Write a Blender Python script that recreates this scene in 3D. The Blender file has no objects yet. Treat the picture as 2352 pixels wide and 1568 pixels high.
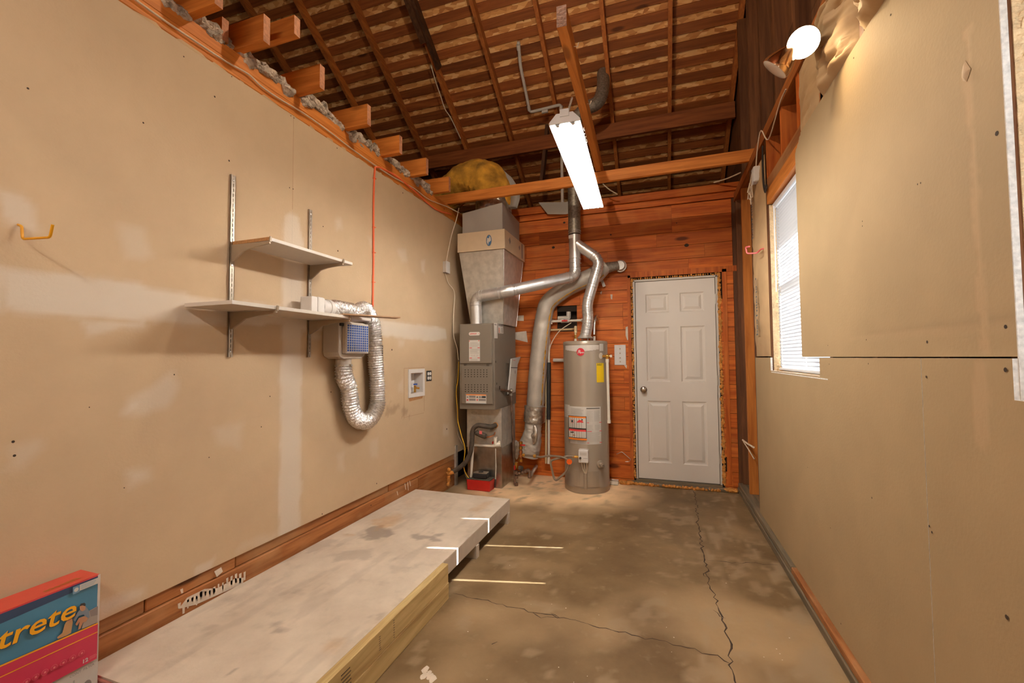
import bpy, bmesh, math, random
import numpy as np
from mathutils import Vector, Matrix, noise as mnoise

random.seed(7)
np.random.seed(7)
S = bpy.context.scene
COL = S.collection
PI = math.pi

# ------------------------------------------------------------------ camera
F = 991.0
YAW, PIT, ROL = 0.3280, 0.0391, -0.0082
CAM = Vector((0.0, 0.0, 1.29))
_fw = Vector((-math.sin(YAW) * math.cos(PIT), math.cos(YAW) * math.cos(PIT), math.sin(PIT)))
_r = Vector((math.cos(YAW), math.sin(YAW), 0))
_u = _r.cross(_fw)
CR = math.cos(ROL) * _r + math.sin(ROL) * _u
CU = -math.sin(ROL) * _r + math.cos(ROL) * _u
cam_d = bpy.data.cameras.new('camera')
cam = bpy.data.objects.new('camera', cam_d)
COL.objects.link(cam)
cam_d.sensor_width = 36.0
cam_d.lens = F / 2352.0 * 36.0
cam_d.clip_start = 0.02
cam_d.clip_end = 200
m = Matrix((CR, CU, -_fw)).transposed().to_4x4()
m.translation = CAM
cam.matrix_world = m
S.camera = cam

# ------------------------------------------------------------------ world, sun, exposure
S.view_settings.view_transform = 'Standard'
S.view_settings.look = 'None'
S.view_settings.exposure = 0.72
S.view_settings.gamma = 1.0
S.view_settings.use_curve_mapping = False
w = bpy.data.worlds.new('sky')
S.world = w
w.use_nodes = True
wb = w.node_tree.nodes['Background']
wb.inputs[0].default_value = (0.86, 0.93, 1.0, 1)
wb.inputs[1].default_value = 2.4
sun_d = bpy.data.lights.new('sun', 'SUN')
sun_d.energy = 42.0
sun_d.angle = math.radians(0.5)
sun_d.color = (0.88, 0.96, 1.0)
sun = bpy.data.objects.new('sun', sun_d)
COL.objects.link(sun)
sun.rotation_euler = Vector((-1.0, -0.24, -0.875)).to_track_quat('-Z', 'Y').to_euler()
sun.location = (6, 3, 7)
S.cycles.max_bounces = 10
S.cycles.diffuse_bounces = 6
S.cycles.transparent_max_bounces = 12
S.cycles.caustics_reflective = False
S.cycles.caustics_refractive = False
S.cycles.sample_clamp_indirect = 4.0
TUBE_POWER = 88.0
REAR_FILL_POWER = 108.0
FLOOD_BULB = 14.0
ATTIC_FILL = 950.0
FLOOD_SPOT = 9.0

# ------------------------------------------------------------------ picture to world
def ray(px, py):
    return _fw + CR * ((px - 1176.0) / F) + CU * ((784.0 - py) / F)

def on(ax, val, px, py):
    d = ray(px, py)
    return CAM + d * ((val - CAM[ax]) / d[ax])

def atY(Y, px, py):
    return on(1, Y, px, py)

# ------------------------------------------------------------------ materials
def N(nt, t, **kw):
    n = nt.nodes.new(t)
    for k, v in kw.items():
        if k.startswith('i_'):
            n.inputs[int(k[2:])].default_value = v
        else:
            setattr(n, k, v)
    return n

def newmat(name):
    m = bpy.data.materials.new(name)
    m.use_nodes = True
    nt = m.node_tree
    return m, nt, nt.nodes['Principled BSDF'], nt.links

def c4(c):
    return (c[0], c[1], c[2], 1.0)

def mulc(c, f):
    return (c[0] * f, c[1] * f, c[2] * f)

def plain(name, col, rough=0.5, metal=0.0, var=0.12, scale=18.0, bump=0.05, bscale=60.0, spec=0.5, bdist=0.01):
    m, nt, bs, L = newmat(name)
    bs.inputs['Roughness'].default_value = rough
    bs.inputs['Metallic'].default_value = metal
    bs.inputs['Specular IOR Level'].default_value = spec
    tc = N(nt, 'ShaderNodeTexCoord')
    ns = N(nt, 'ShaderNodeTexNoise')
    ns.inputs['Scale'].default_value = scale
    ns.inputs['Detail'].default_value = 4
    L.new(tc.outputs['Object'], ns.inputs['Vector'])
    rp = N(nt, 'ShaderNodeValToRGB')
    rp.color_ramp.elements[0].position = 0.3
    rp.color_ramp.elements[1].position = 0.7
    rp.color_ramp.elements[0].color = c4(mulc(col, 1 - var))
    rp.color_ramp.elements[1].color = c4(mulc(col, 1 + var))
    L.new(ns.outputs['Fac'], rp.inputs[0])
    L.new(rp.outputs[0], bs.inputs['Base Color'])
    if bump > 0:
        n2 = N(nt, 'ShaderNodeTexNoise')
        n2.inputs['Scale'].default_value = bscale
        n2.inputs['Detail'].default_value = 3
        L.new(tc.outputs['Object'], n2.inputs['Vector'])
        bp = N(nt, 'ShaderNodeBump')
        bp.inputs['Strength'].default_value = bump
        bp.inputs['Distance'].default_value = bdist
        L.new(n2.outputs['Fac'], bp.inputs['Height'])
        L.new(bp.outputs[0], bs.inputs['Normal'])
    return m

def metal(name, col, rough=0.3, var=0.1, scale=(6, 6, 6), bump=0.1, bscale=12.0, streak=None, met=1.0, bdist=0.004):
    m, nt, bs, L = newmat(name)
    bs.inputs['Metallic'].default_value = met
    tc = N(nt, 'ShaderNodeTexCoord')
    mp = N(nt, 'ShaderNodeMapping')
    mp.inputs['Scale'].default_value = scale
    L.new(tc.outputs['Object'], mp.inputs[0])
    ns = N(nt, 'ShaderNodeTexNoise')
    ns.inputs['Scale'].default_value = 3.0
    ns.inputs['Detail'].default_value = 5
    L.new(mp.outputs[0], ns.inputs['Vector'])
    rp = N(nt, 'ShaderNodeValToRGB')
    rp.color_ramp.elements[0].position = 0.35
    rp.color_ramp.elements[1].position = 0.65
    rp.color_ramp.elements[0].color = c4(mulc(col, 1 - var))
    rp.color_ramp.elements[1].color = c4(mulc(col, 1 + var))
    L.new(ns.outputs['Fac'], rp.inputs[0])
    L.new(rp.outputs[0], bs.inputs['Base Color'])
    mr = N(nt, 'ShaderNodeMapRange')
    mr.inputs[3].default_value = rough * 0.8
    mr.inputs[4].default_value = rough * 1.3
    L.new(ns.outputs['Fac'], mr.inputs[0])
    L.new(mr.outputs[0], bs.inputs['Roughness'])
    n2 = N(nt, 'ShaderNodeTexNoise')
    n2.inputs['Scale'].default_value = bscale
    n2.inputs['Detail'].default_value = 3
    L.new(tc.outputs['Object'], n2.inputs['Vector'])
    bp = N(nt, 'ShaderNodeBump')
    bp.inputs['Strength'].default_value = bump
    bp.inputs['Distance'].default_value = bdist
    L.new(n2.outputs['Fac'], bp.inputs['Height'])
    L.new(bp.outputs[0], bs.inputs['Normal'])
    return m

def wood(name, c1, c2, axis, rough=0.6, fine=1.0, knots=0.0, objvar=0.25, dirt=None, dirtamt=0.0, bump=0.25):
    """grain runs along axis 0/1/2 of the object"""
    m, nt, bs, L = newmat(name)
    bs.inputs['Roughness'].default_value = rough
    bs.inputs['Specular IOR Level'].default_value = 0.3
    tc = N(nt, 'ShaderNodeTexCoord')
    oi = N(nt, 'ShaderNodeObjectInfo')
    mo = N(nt, 'ShaderNodeVectorMath', operation='SCALE')
    cx = N(nt, 'ShaderNodeCombineXYZ')
    L.new(oi.outputs['Random'], cx.inputs[0])
    L.new(oi.outputs['Random'], cx.inputs[1])
    L.new(oi.outputs['Random'], cx.inputs[2])
    L.new(cx.outputs[0], mo.inputs[0])
    mo.inputs['Scale'].default_value = 37.0
    ad = N(nt, 'ShaderNodeVectorMath', operation='ADD')
    L.new(tc.outputs['Object'], ad.inputs[0])
    L.new(mo.outputs[0], ad.inputs[1])
    mp = N(nt, 'ShaderNodeMapping')
    sc = [14.0 * fine] * 3
    sc[axis] = 0.9
    mp.inputs['Scale'].default_value = sc
    L.new(ad.outputs[0], mp.inputs[0])
    ns = N(nt, 'ShaderNodeTexNoise')
    ns.inputs['Scale'].default_value = 2.2
    ns.inputs['Detail'].default_value = 6
    ns.inputs['Roughness'].default_value = 0.6
    ns.inputs['Distortion'].default_value = 0.6
    L.new(mp.outputs[0], ns.inputs['Vector'])
    rp = N(nt, 'ShaderNodeValToRGB')
    rp.color_ramp.elements[0].position = 0.33
    rp.color_ramp.elements[1].position = 0.68
    rp.color_ramp.elements[0].color = c4(c1)
    rp.color_ramp.elements[1].color = c4(c2)
    L.new(ns.outputs['Fac'], rp.inputs[0])
    last = rp.outputs[0]
    if knots > 0:
        mk = N(nt, 'ShaderNodeMapping')
        s2 = [5.0] * 3
        s2[axis] = 1.6
        mk.inputs['Scale'].default_value = s2
        L.new(ad.outputs[0], mk.inputs[0])
        vo = N(nt, 'ShaderNodeTexVoronoi')
        vo.inputs['Scale'].default_value = 1.0
        L.new(mk.outputs[0], vo.inputs['Vector'])
        kr = N(nt, 'ShaderNodeMapRange')
        kr.inputs[1].default_value = 0.07
        kr.inputs[2].default_value = 0.13
        kr.inputs[3].default_value = knots
        kr.inputs[4].default_value = 0.0
        L.new(vo.outputs['Distance'], kr.inputs[0])
        mx = N(nt, 'ShaderNodeMix', data_type='RGBA')
        L.new(kr.outputs[0], mx.inputs[0])
        L.new(last, mx.inputs[6])
        mx.inputs[7].default_value = c4(mulc(c1, 0.3))
        last = mx.outputs[2]
    if dirt is not None:
        nd = N(nt, 'ShaderNodeTexNoise')
        nd.inputs['Scale'].default_value = 3.0
        nd.inputs['Detail'].default_value = 8
        L.new(ad.outputs[0], nd.inputs['Vector'])
        dr = N(nt, 'ShaderNodeMapRange')
        dr.inputs[1].default_value = 0.5
        dr.inputs[2].default_value = 0.68
        dr.inputs[3].default_value = 0.0
        dr.inputs[4].default_value = dirtamt
        L.new(nd.outputs['Fac'], dr.inputs[0])
        mx = N(nt, 'ShaderNodeMix', data_type='RGBA')
        L.new(dr.outputs[0], mx.inputs[0])
        L.new(last, mx.inputs[6])
        mx.inputs[7].default_value = c4(dirt)
        last = mx.outputs[2]
    hv = N(nt, 'ShaderNodeHueSaturation')
    vr = N(nt, 'ShaderNodeMapRange')
    vr.inputs[3].default_value = 1.0 - objvar
    vr.inputs[4].default_value = 1.0 + objvar
    L.new(oi.outputs['Random'], vr.inputs[0])
    L.new(vr.outputs[0], hv.inputs['Value'])
    L.new(last, hv.inputs['Color'])
    L.new(hv.outputs[0], bs.inputs['Base Color'])
    bp = N(nt, 'ShaderNodeBump')
    bp.inputs['Strength'].default_value = bump
    bp.inputs['Distance'].default_value = 0.004
    L.new(ns.outputs['Fac'], bp.inputs['Height'])
    L.new(bp.outputs[0], bs.inputs['Normal'])
    return m

def emit(name, col, strength):
    m, nt, bs, L = newmat(name)
    bs.inputs['Base Color'].default_value = c4((0.8, 0.8, 0.8))
    bs.inputs['Emission Color'].default_value = c4(col)
    bs.inputs['Emission Strength'].default_value = strength
    return m

def masked(name, base, a, b, c, rough=0.75, var=0.06, scale=2.5, bump=0.08, bscale=90, maskbump=0.15, extra=None, d2=None):
    """base colour overlaid by three painted masks (r,g,b of the 'mask' attribute) with colours a,b,c"""
    m, nt, bs, L = newmat(name)
    bs.inputs['Roughness'].default_value = rough
    bs.inputs['Specular IOR Level'].default_value = 0.25
    tc = N(nt, 'ShaderNodeTexCoord')
    ns = N(nt, 'ShaderNodeTexNoise')
    ns.inputs['Scale'].default_value = scale
    ns.inputs['Detail'].default_value = 7
    ns.inputs['Roughness'].default_value = 0.62
    L.new(tc.outputs['Object'], ns.inputs['Vector'])
    rp = N(nt, 'ShaderNodeValToRGB')
    rp.color_ramp.elements[0].position = 0.32
    rp.color_ramp.elements[1].position = 0.68
    rp.color_ramp.elements[0].color = c4(mulc(base, 1 - var))
    rp.color_ramp.elements[1].color = c4(mulc(base, 1 + var) if d2 is None else d2)
    L.new(ns.outputs['Fac'], rp.inputs[0])
    at = N(nt, 'ShaderNodeAttribute', attribute_name='mask')
    sp = N(nt, 'ShaderNodeSeparateColor')
    L.new(at.outputs['Color'], sp.inputs[0])
    last = rp.outputs[0]
    for i, cc in enumerate((a, b, c)):
        if cc is None:
            continue
        mx = N(nt, 'ShaderNodeMix', data_type='RGBA')
        L.new(sp.outputs[i], mx.inputs[0])
        L.new(last, mx.inputs[6])
        mx.inputs[7].default_value = c4(cc)
        last = mx.outputs[2]
    if extra is not None:
        # fine speckle of colour extra
        nx = N(nt, 'ShaderNodeTexNoise')
        nx.inputs['Scale'].default_value = extra[1]
        nx.inputs['Detail'].default_value = 6
        L.new(tc.outputs['Object'], nx.inputs['Vector'])
        er = N(nt, 'ShaderNodeMapRange')
        er.inputs[1].default_value = extra[2]
        er.inputs[2].default_value = extra[3]
        er.inputs[3].default_value = 0
        er.inputs[4].default_value = extra[4]
        L.new(nx.outputs['Fac'], er.inputs[0])
        mx = N(nt, 'ShaderNodeMix', data_type='RGBA')
        L.new(er.outputs[0], mx.inputs[0])
        L.new(last, mx.inputs[6])
        mx.inputs[7].default_value = c4(extra[0])
        last = mx.outputs[2]
    L.new(last, bs.inputs['Base Color'])
    n2 = N(nt, 'ShaderNodeTexNoise')
    n2.inputs['Scale'].default_value = bscale
    n2.inputs['Detail'].default_value = 3
    L.new(tc.outputs['Object'], n2.inputs['Vector'])
    ma = N(nt, 'ShaderNodeMath', operation='MULTIPLY_ADD')
    L.new(sp.outputs[2], ma.inputs[0])
    ma.inputs[1].default_value = maskbump * 10
    L.new(n2.outputs['Fac'], ma.inputs[2])
    bp = N(nt, 'ShaderNodeBump')
    bp.inputs['Strength'].default_value = bump
    bp.inputs['Distance'].default_value = 0.01
    L.new(ma.outputs[0], bp.inputs['Height'])
    L.new(bp.outputs[0], bs.inputs['Normal'])
    return m

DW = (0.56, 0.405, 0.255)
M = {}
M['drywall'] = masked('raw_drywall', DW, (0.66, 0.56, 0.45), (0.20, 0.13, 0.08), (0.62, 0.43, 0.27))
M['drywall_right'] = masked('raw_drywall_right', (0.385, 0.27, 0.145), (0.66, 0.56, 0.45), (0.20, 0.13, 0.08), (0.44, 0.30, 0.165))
M['drywall_plain'] = plain('drywall_paper', DW, 0.75, var=0.05, scale=2.5)
M['drywall_edge'] = plain('drywall_edge', (0.72, 0.70, 0.66), 0.8, var=0.15, scale=60)
M['gypsum'] = plain('gypsum_core', (0.75, 0.72, 0.67), 0.9, var=0.2, scale=80, bump=0.4)
M['mud_print'] = plain('joint_mud', (0.66, 0.56, 0.45), 0.8)
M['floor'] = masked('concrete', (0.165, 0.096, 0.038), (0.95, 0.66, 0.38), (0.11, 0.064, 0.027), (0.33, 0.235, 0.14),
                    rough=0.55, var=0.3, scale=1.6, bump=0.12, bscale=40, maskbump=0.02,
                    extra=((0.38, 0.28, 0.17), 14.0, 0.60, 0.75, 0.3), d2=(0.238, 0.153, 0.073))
M['crack'] = plain('crack_dirt', (0.05, 0.028, 0.015), 0.9, var=0.4)
M['platform'] = masked('scuffed_paint', (0.60, 0.49, 0.38), (0.16, 0.12, 0.10), (0.50, 0.27, 0.10), (0.30, 0.12, 0.08),
                       rough=0.6, var=0.12, scale=3.0, bump=0.1, bscale=50, maskbump=0.0,
                       extra=((0.24, 0.19, 0.15), 9.0, 0.58, 0.75, 0.28), d2=(0.70, 0.59, 0.47))
M['platform_side'] = plain('platform_side_paint', (0.56, 0.48, 0.39), 0.6, var=0.06)
M['platform_end'] = plain('platform_red_paint', (0.33, 0.12, 0.09), 0.6, var=0.15)
for ax, n in enumerate('xyz'):
    M['plank_' + n] = wood('plank_wood_' + n, (0.38, 0.072, 0.009), (0.70, 0.18, 0.026), ax, knots=0.9, objvar=0.14, dirt=(0.70, 0.25, 0.06), dirtamt=0.35)
    M['roof_' + n] = wood('roof_board_wood_' + n, (0.19, 0.050, 0.012), (0.34, 0.105, 0.026), ax, knots=0.8, objvar=0.25)
    M['rafter_' + n] = wood('rafter_wood_' + n, (0.28, 0.08, 0.016), (0.48, 0.155, 0.035), ax, objvar=0.2)
    M['joist_' + n] = wood('joist_wood_' + n, (0.42, 0.125, 0.019), (0.66, 0.235, 0.044), ax, knots=0.6, objvar=0.15)
    M['sill_' + n] = wood('sill_wood_' + n, (0.22, 0.072, 0.02), (0.42, 0.165, 0.052), ax, knots=0.9, objvar=0.12, dirt=(0.50, 0.30, 0.14), dirtamt=0.4)
    M['dark_' + n] = wood('aged_dark_wood_' + n, (0.055, 0.02, 0.008), (0.13, 0.055, 0.022), ax, objvar=0.3)
    M['treated_' + n] = wood('treated_lumber_' + n, (0.42, 0.28, 0.11), (0.70, 0.53, 0.25), ax, fine=0.8, knots=0.7, objvar=0.08)
    M['grey_' + n] = wood('weathered_sill_' + n, (0.10, 0.085, 0.055), (0.24, 0.17, 0.10), ax, objvar=0.1)
M['gable'] = wood('gable_wood', (0.085, 0.031, 0.011), (0.18, 0.070, 0.025), 2, objvar=0.25)
M['endgrain'] = plain('end_grain', (0.46, 0.20, 0.10), 0.8, var=0.25, scale=60, bump=0.3)
M['endgrain_dark'] = plain('end_grain_dark', (0.23, 0.10, 0.055), 0.8, var=0.25, scale=60, bump=0.3)
M['osb'] = None
M['white'] = plain('white_paint', (0.60, 0.54, 0.46), 0.45, var=0.03, bump=0.02)
M['door'] = plain('door_paint', (0.74, 0.68, 0.60), 0.45, var=0.03, scale=3, bump=0.03)
M['shelf'] = plain('melamine_white', (0.66, 0.60, 0.53), 0.4, var=0.03)
M['shelf_core'] = plain('particle_board_edge', (0.42, 0.21, 0.08), 0.8, var=0.2, scale=90)
M['strip'] = plain('brown_strip', (0.40, 0.24, 0.13), 0.6, var=0.1)
M['plastic_white'] = plain('white_plastic', (0.70, 0.66, 0.62), 0.35, var=0.02, bump=0)
M['plastic_grey'] = plain('grey_plastic', (0.50, 0.44, 0.37), 0.4, var=0.03, bump=0)
M['pvc'] = plain('pvc_pipe', (0.74, 0.67, 0.56), 0.35, var=0.05, bump=0)
M['pvc_dim'] = plain('aged_pvc', (0.55, 0.50, 0.44), 0.4, var=0.08, bump=0)
M['cpvc'] = plain('cpvc_pipe', (0.62, 0.47, 0.26), 0.35, var=0.05, bump=0)
M['black'] = plain('black_rubber', (0.025, 0.022, 0.02), 0.55, var=0.2)
M['dark_foam'] = plain('pipe_foam', (0.075, 0.055, 0.038), 0.8, var=0.3, bump=0.2)
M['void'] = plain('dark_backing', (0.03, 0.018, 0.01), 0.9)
M['red_plastic'] = plain('red_plastic', (0.55, 0.02, 0.015), 0.35, var=0.05, bump=0)
M['pink'] = plain('pink_rubber', (0.80, 0.16, 0.16), 0.5, var=0.03, bump=0)
M['orange_hook'] = plain('orange_vinyl', (0.78, 0.36, 0.01), 0.4, var=0.03, bump=0)
M['orange_cord'] = plain('orange_cord', (0.85, 0.15, 0.045), 0.5, var=0.05, bump=0)
M['cable'] = plain('cream_cable', (0.78, 0.66, 0.50), 0.5, var=0.05, bump=0)
M['yellow'] = plain('yellow_wire', (0.75, 0.42, 0.02), 0.5, bump=0)
M['yellow_tag'] = plain('yellow_paper', (0.85, 0.60, 0.01), 0.5, var=0.02, bump=0)
M['ins_yellow'] = plain('yellow_insulation', (0.56, 0.28, 0.03), 0.95, var=0.55, scale=7, bump=0.7, bscale=18, bdist=0.03)
M['ins_grey'] = plain('loose_fill', (0.42, 0.34, 0.26), 0.95, var=0.5, scale=25, bump=0.9, bscale=50, bdist=0.02)
M['kraft'] = plain('kraft_paper', (0.50, 0.33, 0.17), 0.7, var=0.12, scale=5, bump=0.3, bscale=9, bdist=0.02)
M['foam_seal'] = plain('spray_foam', (0.62, 0.26, 0.05), 0.8, var=0.35, scale=35, bump=0.8, bscale=50, bdist=0.02)
M['foam_pale'] = plain('pale_foam', (0.75, 0.55, 0.32), 0.8, var=0.2, scale=35, bump=0.8, bscale=50, bdist=0.02)
M['galv'] = metal('galvanized', (0.64, 0.62, 0.57), 0.30, 0.12, bump=0.15, bscale=8)
M['galv_dull'] = metal('galvanized_dull', (0.60, 0.56, 0.49), 0.42, 0.12, bump=0.1, bscale=5, met=0.6)
M['galv_dark'] = metal('galvanized_dark', (0.30, 0.26, 0.21), 0.5, 0.3, scale=(20, 20, 20), met=0.7)
M['flue'] = metal('flue_steel', (0.74, 0.73, 0.71), 0.32, 0.08, bump=0.12, bscale=10, met=0.8)
M['foil'] = metal('foil', (0.93, 0.92, 0.90), 0.30, 0.2, scale=(20, 20, 20), bump=0.9, bscale=70, bdist=0.012)
M['tape'] = metal('foil_tape', (0.70, 0.67, 0.62), 0.36, 0.2, scale=(12, 12, 12), bump=0.6, bscale=18, bdist=0.02)
M['jacket'] = metal('duct_jacket', (0.50, 0.44, 0.37), 0.45, 0.12, scale=(3, 3, 3), bump=0.5, bscale=12, met=0.25, bdist=0.01)
M['chrome'] = metal('satin_nickel', (0.55, 0.47, 0.38), 0.2, 0.03, bump=0)
M['rail'] = metal('steel_rail', (0.45, 0.38, 0.30), 0.4, 0.15, met=0.8)
M['bracket'] = plain('bracket_paint', (0.36, 0.28, 0.20), 0.4, metal=0.3, var=0.05, bump=0)
M['brass'] = metal('brass', (0.65, 0.36, 0.08), 0.3, 0.15)
M['copper'] = metal('copper', (0.55, 0.22, 0.09), 0.4, 0.3)
M['iron'] = metal('black_iron_pipe', (0.15, 0.09, 0.06), 0.5, 0.4, met=0.6)
M['flex_gas'] = plain('grey_flex_line', (0.28, 0.22, 0.16), 0.4, metal=0.3, bump=0.1)
M['lenx'] = plain('furnace_enamel', (0.225, 0.192, 0.152), 0.45, metal=0.35, var=0.04, scale=3, bump=0.03)
M['heater'] = plain('heater_enamel', (0.375, 0.31, 0.24), 0.33, metal=0.3, var=0.03, scale=3, bump=0.01)
M['beige'] = plain('beige_enamel', (0.66, 0.52, 0.35), 0.4, var=0.03, bump=0.01)
M['plenum'] = plain('grey_plenum', (0.40, 0.37, 0.33), 0.6, metal=0.3, var=0.06, scale=4)
M['slat'] = None
M['vinyl'] = plain('white_vinyl', (0.75, 0.74, 0.73), 0.35, var=0.02, bump=0)
M['box_red'] = plain('carton_red', (0.58, 0.035, 0.06), 0.45, var=0.05, bump=0)
M['box_red_top'] = plain('carton_top_red', (0.62, 0.075, 0.045), 0.45, var=0.05, bump=0)
M['concrete_patch'] = plain('concrete_dust', (0.30, 0.22, 0.15), 0.8, var=0.3)

def flatcol(name, col, rough=0.5):
    k = 'ink_' + name
    if k not in M:
        M[k] = plain('ink_' + name, col, rough, var=0.03, bump=0)
    return M[k]

# oriented strand board: voronoi flakes
def osb():
    m, nt, bs, L = newmat('oriented_strand_board')
    bs.inputs['Roughness'].default_value = 0.7
    tc = N(nt, 'ShaderNodeTexCoord')
    mp = N(nt, 'ShaderNodeMapping')
    mp.inputs['Scale'].default_value = (14, 34, 34)
    mp.inputs['Rotation'].default_value = (0, 0, 0.5)
    L.new(tc.outputs['Object'], mp.inputs[0])
    vo = N(nt, 'ShaderNodeTexVoronoi')
    vo.inputs['Scale'].default_value = 1.0
    L.new(mp.outputs[0], vo.inputs['Vector'])
    sp = N(nt, 'ShaderNodeSeparateColor')
    L.new(vo.outputs['Color'], sp.inputs[0])
    rp = N(nt, 'ShaderNodeValToRGB')
    rp.color_ramp.elements[0].color = c4((0.46, 0.17, 0.045))
    rp.color_ramp.elements[1].color = c4((0.90, 0.56, 0.24))
    e = rp.color_ramp.elements.new(0.6)
    e.color = c4((0.74, 0.36, 0.115))
    L.new(sp.outputs[0], rp.inputs[0])
    L.new(rp.outputs[0], bs.inputs['Base Color'])
    return m
M['osb'] = osb()

def slatmat():
    m, nt, bs, L = newmat('blind_slat_vinyl')
    out = nt.nodes['Material Output']
    bs.inputs['Base Color'].default_value = (0.85, 0.85, 0.85, 1)
    tr = N(nt, 'ShaderNodeBsdfTranslucent')
    tr.inputs[0].default_value = (0.22, 0.225, 0.235, 1)
    mx = N(nt, 'ShaderNodeMixShader')
    mx.inputs[0].default_value = 0.42
    L.new(bs.outputs[0], mx.inputs[1])
    L.new(tr.outputs[0], mx.inputs[2])
    L.new(mx.outputs[0], out.inputs[0])
    return m
M['slat'] = slatmat()

def glassmat():
    m, nt, bs, L = newmat('window_glass')
    out = nt.nodes['Material Output']
    t = N(nt, 'ShaderNodeBsdfTransparent')
    g = N(nt, 'ShaderNodeBsdfGlossy')
    g.inputs['Roughness'].default_value = 0.02
    mx = N(nt, 'ShaderNodeMixShader')
    mx.inputs[0].default_value = 0.08
    L.new(t.outputs[0], mx.inputs[1])
    L.new(g.outputs[0], mx.inputs[2])
    L.new(mx.outputs[0], out.inputs[0])
    return m
M['glass'] = glassmat()

def clearmat():
    m, nt, bs, L = newmat('clear_plastic_film')
    out = nt.nodes['Material Output']
    t = N(nt, 'ShaderNodeBsdfTransparent')
    mx = N(nt, 'ShaderNodeMixShader')
    mx.inputs[0].default_value = 0.45
    bs.inputs['Base Color'].default_value = (0.55, 0.42, 0.30, 1)
    bs.inputs['Roughness'].default_value = 0.25
    L.new(t.outputs[0], mx.inputs[1])
    L.new(bs.outputs[0], mx.inputs[2])
    L.new(mx.outputs[0], out.inputs[0])
    return m
M['film'] = clearmat()

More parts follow.
